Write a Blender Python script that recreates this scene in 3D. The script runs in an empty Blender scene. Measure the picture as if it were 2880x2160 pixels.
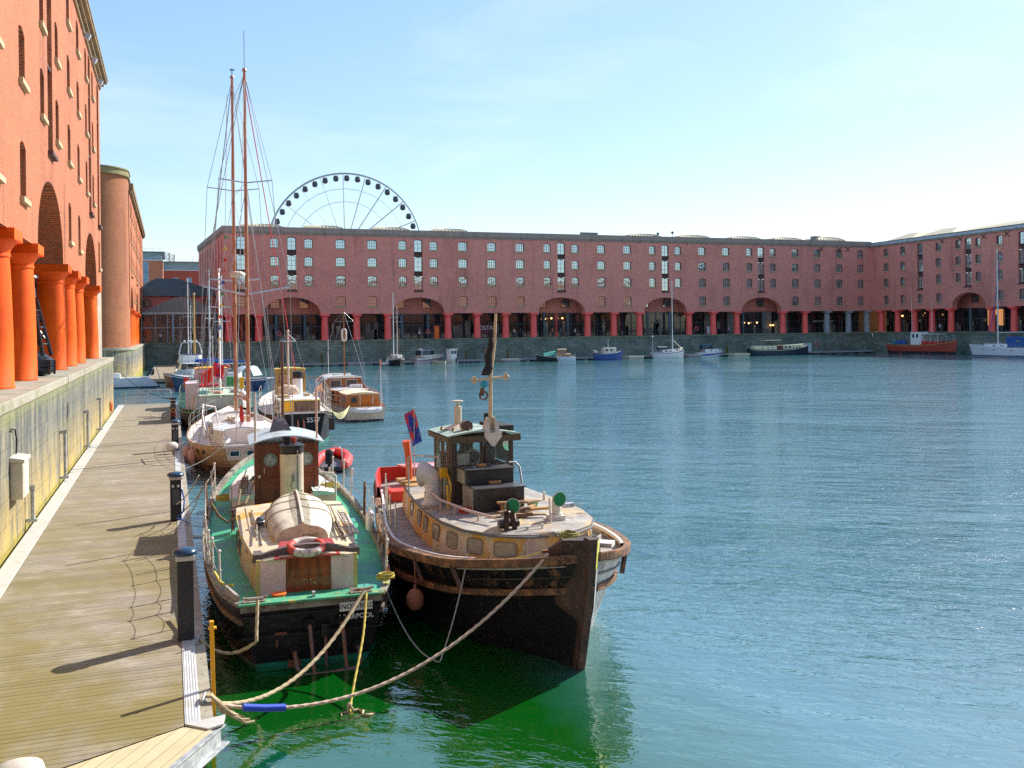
import bpy, math, random
from mathutils import Vector, Matrix
from mathutils.geometry import tessellate_polygon
random.seed(7)
S=bpy.context.scene; COL=S.collection
PI=math.pi; sin=math.sin; cos=math.cos; rad=math.radians
# ------------------------------------------------------------------ helpers
def lerp(a,b,t): return a+(b-a)*t
def vl(a,b,t): return tuple(lerp(p,q,t) for p,q in zip(a,b))
class MB:
    def __init__(s): s.v=[]; s.f=[]
    def add(s,vs,fs):
        n=len(s.v); s.v+=[tuple(p) for p in vs]; s.f+=[tuple(i+n for i in f) for f in fs]; return s
    def box(s,x0,x1,y0,y1,z0,z1):
        return s.add([(x0,y0,z0),(x1,y0,z0),(x1,y1,z0),(x0,y1,z0),(x0,y0,z1),(x1,y0,z1),(x1,y1,z1),(x0,y1,z1)],
          [(0,3,2,1),(4,5,6,7),(0,1,5,4),(1,2,6,5),(2,3,7,6),(3,0,4,7)])
    def obox(s,c,size,rz=0,rx=0,ry=0):
        m=Matrix.Translation(c)@Matrix.Rotation(rz,4,'Z')@Matrix.Rotation(ry,4,'Y')@Matrix.Rotation(rx,4,'X')
        a,b,d=[k/2 for k in size]; t=MB().box(-a,a,-b,b,-d,d)
        return s.add([m@Vector(p) for p in t.v],t.f)
    def beam(s,p,q,w,h):
        p=Vector(p);q=Vector(q);d=(q-p); L=d.length; d.normalize()
        up=Vector((0,0,1)) if abs(d.z)<.9 else Vector((1,0,0))
        r=d.cross(up).normalized(); u=r.cross(d)
        vs=[]
        for e in (p,q):
            for a,b in ((-1,-1),(1,-1),(1,1),(-1,1)): vs.append(e+r*a*w/2+u*b*h/2)
        return s.add(vs,[(0,1,2,3),(7,6,5,4),(0,4,5,1),(1,5,6,2),(2,6,7,3),(3,7,4,0)])
    def tube(s,pts,r,n=8,caps=True,twist=0,lobes=3,amp=.28):
        pts=[Vector(p) for p in pts]; rr=r if isinstance(r,(list,tuple)) else [r]*len(pts)
        k=len(pts); base=len(s.v); prev=None; acc=0
        for i,p in enumerate(pts):
            t=(pts[min(i+1,k-1)]-pts[max(i-1,0)])
            if t.length<1e-9: t=Vector((0,0,1))
            t.normalize()
            if prev is None:
                up=Vector((0,0,1)) if abs(t.z)<.9 else Vector((1,0,0))
                a=t.cross(up).normalized()
            else:
                a=(prev-t*prev.dot(t)).normalized()
                acc+=(p-pts[i-1]).length
            prev=a; b=t.cross(a)
            for j in range(n):
                th=2*PI*j/n; q=rr[i]
                if twist: q*=1+amp*(cos(lobes*(th-acc*twist)) )
                s.v.append(tuple(p+a*cos(th)*q+b*sin(th)*q))
        for i in range(k-1):
            for j in range(n):
                j2=(j+1)%n; s.f.append((base+i*n+j,base+i*n+j2,base+(i+1)*n+j2,base+(i+1)*n+j))
        if caps:
            s.f.append(tuple(base+j for j in reversed(range(n)))); s.f.append(tuple(base+(k-1)*n+j for j in range(n)))
        return s
    def cyl(s,p,q,r0,r1=None,n=12): return s.tube([p,q],[r0,r0 if r1 is None else r1],n)
    def lathe(s,prof,c=(0,0,0),n=16,m=None):
        base=len(s.v)
        for (r,z) in prof:
            for j in range(n):
                th=2*PI*j/n; p=Vector((r*cos(th),r*sin(th),z))
                if m: p=m@p
                s.v.append((p[0]+c[0],p[1]+c[1],p[2]+c[2]))
        for i in range(len(prof)-1):
            for j in range(n):
                j2=(j+1)%n; s.f.append((base+i*n+j,base+i*n+j2,base+(i+1)*n+j2,base+(i+1)*n+j))
        s.f.append(tuple(base+j for j in reversed(range(n)))); k=len(prof)-1
        s.f.append(tuple(base+k*n+j for j in range(n)))
        return s
    def ball(s,c,r,n=10,sz=1):
        pr=[(max(r*sin(PI*i/n),.0005),-r*cos(PI*i/n)*sz) for i in range(n+1)]
        return s.lathe(pr,c,n*2 if n<8 else 14)
    def prism(s,poly,z0,z1,inset=0):
        n=len(poly); cx=sum(p[0] for p in poly)/n; cy=sum(p[1] for p in poly)/n
        top=[(cx+(x-cx)*(1-inset),cy+(y-cy)*(1-inset)) for x,y in poly]
        vs=[(x,y,z0 if not callable(z0) else z0(x,y)) for x,y in poly]+[(x,y,z1 if not callable(z1) else z1(x,y)) for x,y in top]
        fs=[(i,(i+1)%n,(i+1)%n+n,i+n) for i in range(n)]
        for off,rev in ((0,1),(n,0)):
            for t in tessellate_polygon([[Vector((vs[i+off][0],vs[i+off][1],0)) for i in range(n)]]):
                fs.append(tuple(i+off for i in t))
        return s.add(vs,fs)
    def grid(s,rows,closed=False):
        base=len(s.v); n=len(rows[0])
        for r in rows: s.v+=[tuple(p) for p in r]
        for i in range(len(rows)-1):
            for j in range(n if closed else n-1):
                j2=(j+1)%n; s.f.append((base+i*n+j,base+i*n+j2,base+(i+1)*n+j2,base+(i+1)*n+j))
        return s
    def poly(s,pts): return s.add(pts,[tuple(range(len(pts)))])
    def torus(s,c,R,r,m=None,n=24,k=8,a0=0,a1=2*PI):
        pts=[]
        for i in range(n+1):
            a=lerp(a0,a1,i/n); p=Vector((R*cos(a),R*sin(a),0))
            if m: p=m@p
            pts.append((p[0]+c[0],p[1]+c[1],p[2]+c[2]))
        return s.tube(pts,r,k)
    def xf(s,m,start=0):
        s.v=s.v[:start]+[tuple(m@Vector(p)) for p in s.v[start:]]; return s
    def build(s,name,mat,parent=None,smooth=None,bevel=0,kind=None,label=None):
        me=bpy.data.meshes.new(name); me.from_pydata(s.v,[],s.f); me.update()
        if mat: me.materials.append(mat)
        o=bpy.data.objects.new(name,me); COL.objects.link(o)
        if parent: o.parent=parent
        if smooth:
            me.shade_smooth(); me.set_sharp_from_angle(angle=rad(smooth))
        if bevel:
            b=o.modifiers.new('bevel','BEVEL'); b.width=bevel; b.segments=2; b.limit_method='ANGLE'
        if kind: o['kind']=kind
        if label: o['label']=label
        return o
def tag(o,label,cat,group=None):
    o['label']=label; o['category']=cat
    if group: o['group']=group
    return o
def thing(name,label,cat,loc=(0,0,0),rz=0,group=None):
    o=bpy.data.objects.new(name,None); COL.objects.link(o); o.location=loc; o.rotation_euler=(0,0,rz)
    o.empty_display_size=.2
    return tag(o,label,cat,group)
def copy_tree(o,parent=None,depth=0):
    c=o.copy(); COL.objects.link(c); c.parent=parent
    for ch in [k for k in bpy.data.objects if k.parent==o]: copy_tree(ch,c)
    return c
_kids={}
def dup(o,loc,rz=None,label=None,group=None):
    c=copy_tree(o); c.location=loc
    if rz is not None: c.rotation_euler=(0,0,rz)
    if label: c['label']=label
    if group: c['group']=group
    return c
def text(name,txt,mat,parent,m,size,ext=.004,align='CENTER',bold=0.0):
    cu=bpy.data.curves.new(name,'FONT'); cu.body=txt; cu.size=size; cu.extrude=ext; cu.align_x=align; cu.align_y='CENTER'; cu.offset=bold
    t=bpy.data.objects.new(name,cu); COL.objects.link(t)
    dg=bpy.context.evaluated_depsgraph_get(); me=bpy.data.meshes.new_from_object(t.evaluated_get(dg))
    bpy.data.objects.remove(t); me.transform(m); me.materials.clear(); me.materials.append(mat); me.name=name
    o=bpy.data.objects.new(name,me); COL.objects.link(o); o.parent=parent; return o
# ------------------------------------------------------------------ materials
class NT:
    def __init__(s,name):
        s.m=bpy.data.materials.new(name); s.m.use_nodes=True; s.t=s.m.node_tree
        s.b=s.t.nodes['Principled BSDF']; s.g=None
    def n(s,ty,**k):
        x=s.t.nodes.new(ty)
        for a,b in k.items(): setattr(x,a,b)
        return x
    def l(s,a,b): s.t.links.new(a,b)
    def pos(s):
        if not s.g: s.g=s.n('ShaderNodeNewGeometry').outputs['Position']
        return s.g
    def scaled(s,sc,vec=None):
        m=s.n('ShaderNodeVectorMath',operation='MULTIPLY'); s.l(vec or s.pos(),m.inputs[0]); m.inputs[1].default_value=sc; return m.outputs[0]
    def noise(s,sc,detail=4,rough=.6,vec=None,dist=0):
        x=s.n('ShaderNodeTexNoise'); x.inputs['Scale'].default_value=1; x.inputs['Detail'].default_value=detail; x.inputs['Roughness'].default_value=rough
        x.inputs['Distortion'].default_value=dist
        s.l(s.scaled(sc,vec),x.inputs['Vector']); return x.outputs['Fac']
    def ramp(s,f,lo,hi,a=0,b=1):
        x=s.n('ShaderNodeMapRange'); s.l(f,x.inputs[0])
        for i,v in zip((1,2,3,4),(lo,hi,a,b)): x.inputs[i].default_value=v
        return x.outputs[0]
    def mix(s,f,a,b,bt='MIX'):
        x=s.n('ShaderNodeMix',data_type='RGBA',blend_type=bt)
        for sock,v in ((x.inputs[0],f),(x.inputs[6],a),(x.inputs[7],b)):
            if isinstance(v,bpy.types.NodeSocket): s.l(v,sock)
            elif isinstance(v,(int,float)): sock.default_value=v
            else: sock.default_value=tuple(v)+(1,) if len(v)==3 else v
        return x.outputs[2]
    def math(s,op,a,b=None,c=None):
        x=s.n('ShaderNodeMath',operation=op)
        for i,v in enumerate((a,b,c)):
            if v is None: continue
            if isinstance(v,bpy.types.NodeSocket): s.l(v,x.inputs[i])
            else: x.inputs[i].default_value=v
        return x.outputs[0]
    def bump(s,h,st=.3,d=.02,nrm=None):
        x=s.n('ShaderNodeBump'); x.inputs['Strength'].default_value=st; x.inputs['Distance'].default_value=d; s.l(h,x.inputs['Height'])
        if nrm: s.l(nrm,x.inputs['Normal'])
        s.l(x.outputs[0],s.b.inputs['Normal']); return x.outputs[0]
    def set(s,**k):
        for a,v in k.items():
            i=s.b.inputs[{'col':'Base Color','rough':'Roughness','metal':'Metallic','spec':'Specular IOR Level','ior':'IOR','coat':'Coat Weight','trans':'Transmission Weight','emis':'Emission Strength','ecol':'Emission Color','alpha':'Alpha'}[a]]
            if isinstance(v,bpy.types.NodeSocket): s.l(v,i)
            elif isinstance(v,(tuple,list)): i.default_value=tuple(v)+(1,)
            else: i.default_value=v
MC={}
def M(name,base,layers=(),rough=.6,metal=0,bump=None,var=.12,vs=3,boot=None,coat=0,spec=.5,planks=0):
    """base paint, light mottling, then layers (colour,(sx,sy,sz),lo,hi); boot=(colour,z) is the painted waterline band"""
    if name in MC: return MC[name]
    t=NT(name); c=t.mix(t.ramp(t.noise((vs,vs,vs),5,.65),.3,.7),tuple(k*(1-var) for k in base),tuple(min(1,k*(1+var)) for k in base))
    if boot:
        sx=t.n('ShaderNodeSeparateXYZ'); t.l(t.pos(),sx.inputs[0])
        c=t.mix(t.math('LESS_THAN',sx.outputs[2],boot[1]),c,boot[0])
    for (col,sc,lo,hi) in layers:
        c=t.mix(t.ramp(t.noise(sc,6,.7),lo,hi),c,col)
    if planks:
        sx=t.n('ShaderNodeSeparateXYZ'); t.l(t.pos(),sx.inputs[0]); g_=t.math('LESS_THAN',t.math('FRACT',t.math('DIVIDE',t.math('ADD',sx.outputs[2],t.math('MULTIPLY',sx.outputs[1],-.012)),planks)),.09)
        c=t.mix(t.math('MULTIPLY',g_,.55),c,tuple(k*.3+.01 for k in base))
    t.set(col=c,rough=rough,metal=metal,coat=coat,spec=spec)
    if bump: t.bump(t.noise((bump[0],)*3,5,.6),bump[1],bump[2] if len(bump)>2 else .01)
    MC[name]=t.m; return t.m
def brick_mat(name,a,b,mortar,bw=.235,bh=.078,ms=.010,blotch=((.16,.05,.05),.5,.75,.5),bumpd=.006,streak=True):
    t=NT(name); sx=t.n('ShaderNodeSeparateXYZ'); t.l(t.pos(),sx.inputs[0])
    u=t.math('ADD',sx.outputs[0],sx.outputs[1]); cb=t.n('ShaderNodeCombineXYZ'); t.l(u,cb.inputs[0]); t.l(sx.outputs[2],cb.inputs[1])
    br=t.n('ShaderNodeTexBrick'); t.l(cb.outputs[0],br.inputs['Vector'])
    br.inputs['Scale'].default_value=1; br.inputs['Brick Width'].default_value=bw; br.inputs['Row Height'].default_value=bh
    br.inputs['Mortar Size'].default_value=ms; br.inputs['Mortar Smooth'].default_value=.2; br.inputs['Bias'].default_value=-.1
    br.inputs['Color1'].default_value=a+(1,); br.inputs['Color2'].default_value=b+(1,); br.inputs['Mortar'].default_value=mortar+(1,)
    c=br.outputs['Color']
    c=t.mix(t.ramp(t.noise((.25,.25,.35),6,.7),blotch[1],blotch[2],0,blotch[3]),c,blotch[0])
    c=t.mix(t.ramp(t.noise((1.7,1.7,3.5),4,.7),.35,.7,0,.35),c,tuple(min(1,k*1.25) for k in a))
    c=t.mix(t.ramp(t.noise((.16,.16,.05),5,.7),.52,.70,0,.4),c,tuple(k*.62 for k in b))
    if streak: c=t.mix(t.ramp(t.noise((1.1,1.1,.08),5,.6),.56,.75,0,.45),c,tuple(k*.4 for k in b))
    t.set(col=c,rough=.85)
    h=t.math('MULTIPLY',t.math('SUBTRACT',1,br.outputs['Fac']),1); h=t.math('ADD',h,t.math('MULTIPLY',t.noise((30,30,30),3),.5))
    t.bump(h,.7,bumpd); MC[name]=t.m; return t.m
BRICK=brick_mat('brick_red',(.48,.088,.016),(.20,.036,.014),(.46,.27,.15),ms=.014,blotch=((.56,.22,.09),.5,.78,.55))
BRICK2=brick_mat('brick_plum',(.80,.25,.185),(.48,.13,.105),(.64,.38,.31),blotch=((.38,.15,.135),.5,.75,.55))
BRICKT=brick_mat('brick_tower',(.42,.115,.035),(.17,.05,.022),(.34,.17,.09),ms=.014,blotch=((.40,.17,.08),.45,.7,.7))
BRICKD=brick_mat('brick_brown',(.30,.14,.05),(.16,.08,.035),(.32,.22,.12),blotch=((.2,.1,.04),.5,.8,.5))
STONE_F=brick_mat('stone_mossy',(.24,.27,.22),(.13,.165,.13),(.05,.06,.05),bw=1.1,bh=.5,ms=.025,blotch=((.03,.055,.035),.45,.65,.8),bumpd=.03)
COPING=M('coping_stone',(.36,.33,.26),[((.18,.19,.08),(1.2,1.2,2),.5,.75)],.9,bump=(9,.5,.02))
STONE_SILL=M('sill_stone',(.50,.42,.25),[((.3,.25,.16),(4,4,4),.5,.8)],.85)
CORN=M('cornice_stone',(.30,.20,.10),[((.12,.10,.07),(.6,.6,2),.45,.7)],.85,bump=(6,.4,.02))
CORN_F=M('parapet_mossy',(.34,.26,.22),[((.24,.24,.11),(.25,.25,1.5),.60,.75),((.13,.13,.12),(1,1,.3),.5,.8)],.9,bump=(5,.5,.03))
def wall_left_mat():
    t=NT('quay_stone_streaked'); sx=t.n('ShaderNodeSeparateXYZ'); t.l(t.pos(),sx.inputs[0]); z=sx.outputs[2]
    cb=t.n('ShaderNodeCombineXYZ'); t.l(t.math('ADD',sx.outputs[0],sx.outputs[1]),cb.inputs[0]); t.l(z,cb.inputs[1])
    c=t.mix(t.ramp(t.noise((.8,.8,.5),7,.75),.35,.68),(.38,.34,.23),(.15,.155,.135))
    c=t.mix(t.ramp(t.noise((2.2,2.2,.16),7,.75,dist=.5),.42,.56,0,.92),c,(.085,.10,.10)); c=t.mix(t.ramp(t.noise((3.5,3.5,1.2),7,.8),.56,.66,0,.7),c,(.50,.46,.36))
    low=t.ramp(z,2.9,.9); c=t.mix(t.math('MULTIPLY',low,t.ramp(t.noise((1.3,1.3,.5),5,.7),.34,.58)),c,(.52,.38,.13))
    lo2=t.ramp(t.math('ADD',z,t.math('MULTIPLY',t.noise((2,2,2),4),.9)),1.25,.85); c=t.mix(t.math('MULTIPLY',lo2,t.ramp(t.noise((4,4,2),6,.75),.3,.6,.45,1)),c,(.36,.33,.02))
    hi=t.ramp(t.math('ADD',z,t.math('MULTIPLY',t.noise((1.5,1.5,1.5),4),1.2)),4.1,4.6,0,.55); c=t.mix(hi,c,(.27,.29,.09))
    br=t.n('ShaderNodeTexBrick'); t.l(cb.outputs[0],br.inputs['Vector']); br.inputs['Scale'].default_value=1
    br.inputs['Brick Width'].default_value=1.9; br.inputs['Row Height'].default_value=.62; br.inputs['Mortar Size'].default_value=.018
    c=t.mix(t.math('MULTIPLY',br.outputs['Fac'],t.ramp(t.noise((1.2,1.2,1.2),4),.45,.7,0,.45)),c,(.09,.085,.07)); t.set(col=c,rough=.95)
    h=t.math('SUBTRACT',t.noise((5,5,3),8,.75),t.math('MULTIPLY',br.outputs['Fac'],.25)); t.bump(h,1,.07); return t.m
STONE_L=wall_left_mat()
def deck_mat():
    t=NT('jetty_planks'); sx=t.n('ShaderNodeSeparateXYZ'); t.l(t.pos(),sx.inputs[0]); p=t.math('DIVIDE',sx.outputs[1],.148)
    fl=t.math('FLOOR',p); fr=t.math('FRACT',p); wn=t.n('ShaderNodeTexWhiteNoise',noise_dimensions='1D'); t.l(fl,wn.inputs['W'])
    c=t.mix(t.noise((1.1,14,3),8,.75),(.16,.125,.09),(.49,.42,.32))
    c=t.mix(t.ramp(wn.outputs[0],0,1,0,.6),c,(.19,.165,.125))
    c=t.mix(t.ramp(t.noise((1.3,2.6,1),7,.75),.52,.70,0,.55),c,(.60,.52,.40))
    alg=t.math('MULTIPLY',t.ramp(t.noise((.6,.45,1),5,.65),.36,.58,0,.9),t.ramp(sx.outputs[1],40,13,.25,1))
    c=t.mix(alg,c,(.205,.160,.035))
    groove=t.math('LESS_THAN',fr,t.ramp(wn.outputs[0],0,1,.05,.13)); c=t.mix(t.math('MULTIPLY',groove,.92),c,(.035,.028,.018)); c=t.mix(t.ramp(t.noise((2.2,5,1),8,.8),.62,.70,0,.6),c,(.12,.095,.06))
    rib=t.math('SINE',t.math('MULTIPLY',p,2*PI*6)); t.set(col=c,rough=.85)
    h=t.math('SUBTRACT',t.math('MULTIPLY',t.noise((3,60,3),3,.7),.5),groove); h=t.math('ADD',h,t.math('MULTIPLY',rib,.12)); t.bump(h,.6,.008); return t.m
DECKM=deck_mat()
ALU=M('aluminium_worn',(.62,.60,.55),[((.42,.38,.30),(3,3,3),.5,.75)],.55,.25)
GALV=M('galvanised',(.50,.52,.52),[((.3,.32,.33),(8,8,8),.45,.6),((.25,.14,.07),(4,4,4),.66,.75)],.5,.4)
WOODL=M('timber_pale',(.58,.44,.22),[((.42,.30,.13),(1,10,4),.45,.7),((.3,.3,.12),(2,2,2),.6,.8)],.8,bump=(12,.3))
REDCOL=M('column_paint',(.92,.125,.002),[((.74,.07,.004),(1.5,1.5,.7),.45,.75),((.45,.05,.01),(7,7,3),.66,.72)],.55,bump=(14,.35,.006),var=.05,spec=.25)
REDCOLF=M('column_paint_rose',(1.0,.135,.11),[((.80,.10,.09),(1,1,.4),.5,.8)],.6,var=.05)
GREYCOL=M('column_unpainted',(.30,.32,.33),[((.2,.2,.22),(2,2,.6),.5,.8)],.7)
BLACK=M('black_paint',(.012,.012,.015),[((.05,.045,.05),(6,6,6),.6,.8)],.35)
SOOT=M('soot',(.02,.02,.02),rough=.8)
WHITE=M('white_gelcoat',(.78,.78,.76),[((.55,.52,.45),(2,2,.7),.62,.85)],.3,coat=.3)
WHITEW=M('white_worn',(.70,.66,.60),[((.45,.36,.24),(3,3,1),.55,.72),((.30,.15,.07),(5,5,2.2),.66,.73)],.5,bump=(20,.2))
PINK=M('pink_paint',(.86,.56,.52),[((.58,.36,.26),(1.5,1.5,1),.5,.8),((.28,.12,.05),(9,9,6),.68,.72)],.5)
STEEL=M('steel',(.62,.62,.62),rough=.25,metal=.9)
WIRE=M('wire',(.22,.23,.25),rough=.4,metal=.5)
ROPE=M('rope_beige',(.50,.41,.25),[((.30,.23,.12),(9,9,9),.45,.7)],.9)
ROPEY=M('rope_yellow',(.55,.45,.08),[((.35,.28,.09),(9,9,9),.45,.7)],.9)
ROPEB=M('rope_brown',(.20,.15,.08),[((.30,.32,.08),(5,5,5),.55,.7)],.95)
DARKG=M('dark_grey_steel',(.075,.095,.12),rough=.5)
BLUEC=M('blue_canvas',(.02,.09,.30),rough=.8,bump=(4,.5,.03))
NAVY=M('navy_paint',(.01,.035,.12),rough=.25,coat=.3)
VARN=M('varnished_wood',(.40,.13,.025),[((.22,.06,.012),(2,9,9),.45,.7)],.22,coat=.5)
TEAK=M('teak_honey',(.55,.24,.06),[((.38,.14,.03),(2,9,9),.45,.7)],.35)
ORANGE=M('orange_paint',(.80,.16,.02),rough=.5)
REDP=M('red_paint',(.55,.03,.02),[((.35,.02,.015),(3,3,3),.5,.8)],.4)
GREENP=M('green_paint',(.02,.30,.10),rough=.4)
YELL=M('yellow_paint',(.80,.42,.01),[((.5,.25,.02),(4,4,4),.6,.8)],.4)
RUST=M('rust',(.22,.085,.035),[((.10,.04,.025),(12,12,12),.45,.7)],.9,bump=(40,.5))
RUSTP=M('rusty_pipe',(.13,.09,.09),[((.30,.11,.04),(9,9,9),.48,.62),((.5,.45,.42),(14,14,14),.66,.72)],.55)
RUBBER=M('rubber',(.02,.02,.022),rough=.8)
SLATE=M('slate_roof',(.055,.085,.085),[((.03,.045,.05),(1,1,3),.45,.7)],.7,bump=(3,.5,.03))
ZINC=M('zinc_roof',(.22,.22,.21),rough=.5)
CREAMR=M('roof_cream',(.44,.37,.25),[((.45,.38,.26),(.5,.5,.5),.5,.8)],.7)
PAVE=M('quay_paving',(.30,.27,.20),[((.16,.18,.07),(.9,.9,.9),.52,.7),((.12,.11,.09),(3,3,3),.55,.8)],.9,bump=(6,.5,.02))
def glass_mat(name,tint=(.55,.62,.66),metal=.55,rough=.04,wav=.15):
    t=NT(name); t.set(col=t.mix(t.noise((.35,.35,.35),2),tuple(k*.75 for k in tint),tint),metal=metal,rough=rough,spec=.8)
    t.bump(t.noise((1.3,1.3,1.3),2,.5),wav,.05); return t.m
GLASS=glass_mat('window_glass',(.62,.72,.76),.78)
GLASSD=glass_mat('shop_glass',(.035,.04,.045),.1,.03,.05)
GLASSB=glass_mat('boat_glass',(.10,.12,.13),.25,.05,.05)
def clear_mat():
    t=NT('clear_pane'); t.set(col=(.7,.85,.82),trans=.9,rough=.05,ior=1.1); return t.m
CLEAR=clear_mat()
FRAMED=M('frame_dark_green',(.015,.03,.03),rough=.5)
FRAMEW=M('glazing_bars',(.10,.15,.17),rough=.5)
def emit(name,col,st):
    t=NT(name); t.set(col=(.02,.02,.02),ecol=col,emis=st); return t.m
LAMP=emit('lamp_glow',(1,.55,.18),2.2)
INTER=M('shop_interior',(.035,.035,.045),[((.12,.05,.03),(.5,.5,.8),.55,.65),((.05,.08,.09),(.9,.9,.6),.55,.6)],.8)
# ------------------------------------------------------------------ world, sun, camera
SUN_EL=rad(37.5); SUN_AZ=rad(65.7)      # azimuth clockwise from +Y
w=bpy.data.worlds.new('World'); S.world=w; w.use_nodes=True; wt=w.node_tree; bg=wt.nodes['Background']
sky=wt.nodes.new('ShaderNodeTexSky'); sky.sky_type='NISHITA'; sky.sun_disc=False; sky.sun_elevation=SUN_EL; sky.sun_rotation=SUN_AZ
sky.air_density=1.0; sky.dust_density=.35; sky.ozone_density=2.4; sky.altitude=0
tc=wt.nodes.new('ShaderNodeTexCoord'); mp=wt.nodes.new('ShaderNodeMapping'); mp.inputs['Scale'].default_value=(1.2,1.2,4.5)
cn=wt.nodes.new('ShaderNodeTexNoise'); cn.inputs['Scale'].default_value=1.7; cn.inputs['Detail'].default_value=9; cn.inputs['Roughness'].default_value=.62; cn.inputs['Distortion'].default_value=.5
mr=wt.nodes.new('ShaderNodeMapRange'); mr.inputs[1].default_value=.50; mr.inputs[2].default_value=.82; mr.inputs[3].default_value=0; mr.inputs[4].default_value=.42
mx=wt.nodes.new('ShaderNodeMix'); mx.data_type='RGBA'; mx.inputs[7].default_value=(4.3,4.5,4.65,1)
wt.links.new(tc.outputs['Generated'],mp.inputs[0]); wt.links.new(mp.outputs[0],cn.inputs['Vector']); wt.links.new(cn.outputs['Fac'],mr.inputs[0])
wt.links.new(mr.outputs[0],mx.inputs[0]); gm=wt.nodes.new('ShaderNodeGamma'); gm.inputs[1].default_value=.54; ml=wt.nodes.new('ShaderNodeVectorMath'); ml.operation='SCALE'; ml.inputs['Scale'].default_value=.2
wt.links.new(sky.outputs[0],ml.inputs[0]); wt.links.new(ml.outputs[0],gm.inputs[0])
hs=wt.nodes.new('ShaderNodeHueSaturation'); hs.inputs['Saturation'].default_value=1.5; hs.inputs['Value'].default_value=3.75; wt.links.new(gm.outputs[0],hs.inputs['Color']); wt.links.new(hs.outputs[0],mx.inputs[6]); wt.links.new(mx.outputs[2],bg.inputs[0]); bg.inputs[1].default_value=.125
ld=bpy.data.lights.new('sun','SUN'); ld.energy=3.5; ld.angle=rad(.5); ld.color=(1,.95,.87); sun=bpy.data.objects.new('sun',ld); COL.objects.link(sun)
sd=Vector((sin(SUN_AZ)*cos(SUN_EL),cos(SUN_AZ)*cos(SUN_EL),sin(SUN_EL))); sun.rotation_euler=sd.to_track_quat('Z','Y').to_euler(); sun.location=sd*80
cd=bpy.data.cameras.new('camera'); cam=bpy.data.objects.new('camera',cd); COL.objects.link(cam); S.camera=cam
cd.sensor_width=36; cd.lens=36*2650/2880; cd.shift_y=-(1080-926)/2880; cd.clip_end=3000; cd.clip_start=.1
yaw=rad(19.95); F=Vector((sin(yaw),cos(yaw),0)); R0=Vector((cos(yaw),-sin(yaw),0)); U0=Vector((0,0,1)); a=math.atan(.0122)
Rr=R0*cos(a)-U0*sin(a); Ur=U0*cos(a)+R0*sin(a)
mw=Matrix.Identity(4)
for i in range(3): mw[i][0]=Rr[i]; mw[i][1]=Ur[i]; mw[i][2]=-F[i]
mw.translation=Vector((0,0,5.9)); cam.matrix_world=mw
S.view_settings.view_transform='Standard'; S.view_settings.look='None'; S.view_settings.exposure=1.15; S.view_settings.gamma=1
S.cycles.use_denoising=False; S.cycles.sample_clamp_direct=6; S.cycles.sample_clamp_indirect=1.2; S.cycles.blur_glossy=2.5; S.cycles.max_bounces=6
S.render.resolution_x=1024; S.render.resolution_y=768
#@@SETTING
# ------------------------------------------------------------------ water and ground
def water_mat():
    t=NT('dock_water'); t.set(rough=.03,ior=2.8,spec=.6)
    P=t.pos(); sx=t.n('ShaderNodeSeparateXYZ'); t.l(P,sx.inputs[0])
    t.set(col=t.mix(t.math('MAXIMUM',t.ramp(t.math('ADD',sx.outputs[0],t.math('MULTIPLY',t.noise((.3,.3,1),3),3)),7.0,10.0),t.ramp(sx.outputs[1],23,30)),(.001,.075,.005),(.050,.165,.190)))  # shaded-water green by the boats, reflected-sky blue beyond, both put into the colour
    mp=t.n('ShaderNodeMapping'); mp.inputs['Rotation'].default_value=(0,0,rad(38)); t.l(P,mp.inputs[0]); v=mp.outputs[0]
    big=t.noise((.035,.07,1),3,.55,v); gust=t.ramp(big,.36,.60,.35,1)
    shelter=t.ramp(t.math('ADD',sx.outputs[1],t.math('MULTIPLY',sx.outputs[0],.55)),13,32,.13,1)
    lee=t.math('MULTIPLY',t.ramp(sx.outputs[0],1,12,.45,1),t.ramp(sx.outputs[1],152,122,.22,1)); amp=t.math('MULTIPLY',t.math('MULTIPLY',gust,shelter),lee)
    a=t.noise((2.0,4.2,1),3,.6,v,.4); b=t.noise((.42,1.05,1),3,.55,v,.35); c=t.noise((7,13,1),2,.5,v)
    far=t.math('SUBTRACT',1,t.math('ABSOLUTE',t.math('SUBTRACT',t.math('MULTIPLY',a,2),1)))
    h=t.math('ADD',t.math('MULTIPLY',far,.075),t.math('MULTIPLY',b,.42)); h=t.math('ADD',h,t.math('MULTIPLY',c,.016))
    h=t.math('ADD',h,t.math('MULTIPLY',t.noise((.14,.36,1),2,.5,v,.3),.30)); h=t.math('MULTIPLY',h,amp); sl=t.noise((.5,.8,1),2,.4,v,.6); h=t.math('ADD',h,t.math('MULTIPLY',sl,.016))
    bp=t.bump(h,1,1.0); return t.m
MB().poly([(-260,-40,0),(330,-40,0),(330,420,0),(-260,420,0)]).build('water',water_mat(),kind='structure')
GZ=4.3
def flat(name,pts,mat,z): return MB().poly([(x,y,z) for x,y in pts]).build(name,mat,kind='structure')
ASPH=M('ground_tarmac',(.16,.155,.14),[((.10,.10,.09),(.3,.3,.3),.4,.7)],.9)
flat('ground',[(-900,1500),(1600,1500),(1600,-900),(-900,-900),(-900,74.2),(-260,74.2),(-260,117.5),(-900,117.5)][:0] or [(-900,176.2),(148.2,176.2),(148.2,-900),(1600,-900),(1600,1500),(-900,1500)],ASPH,GZ-.12)
flat('south_quay',[(-900,1.2),(-4.05,1.2),(60,1.2),(148.2,1.2),(148.2,-900),(-900,-900)],PAVE,GZ-.004)
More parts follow.
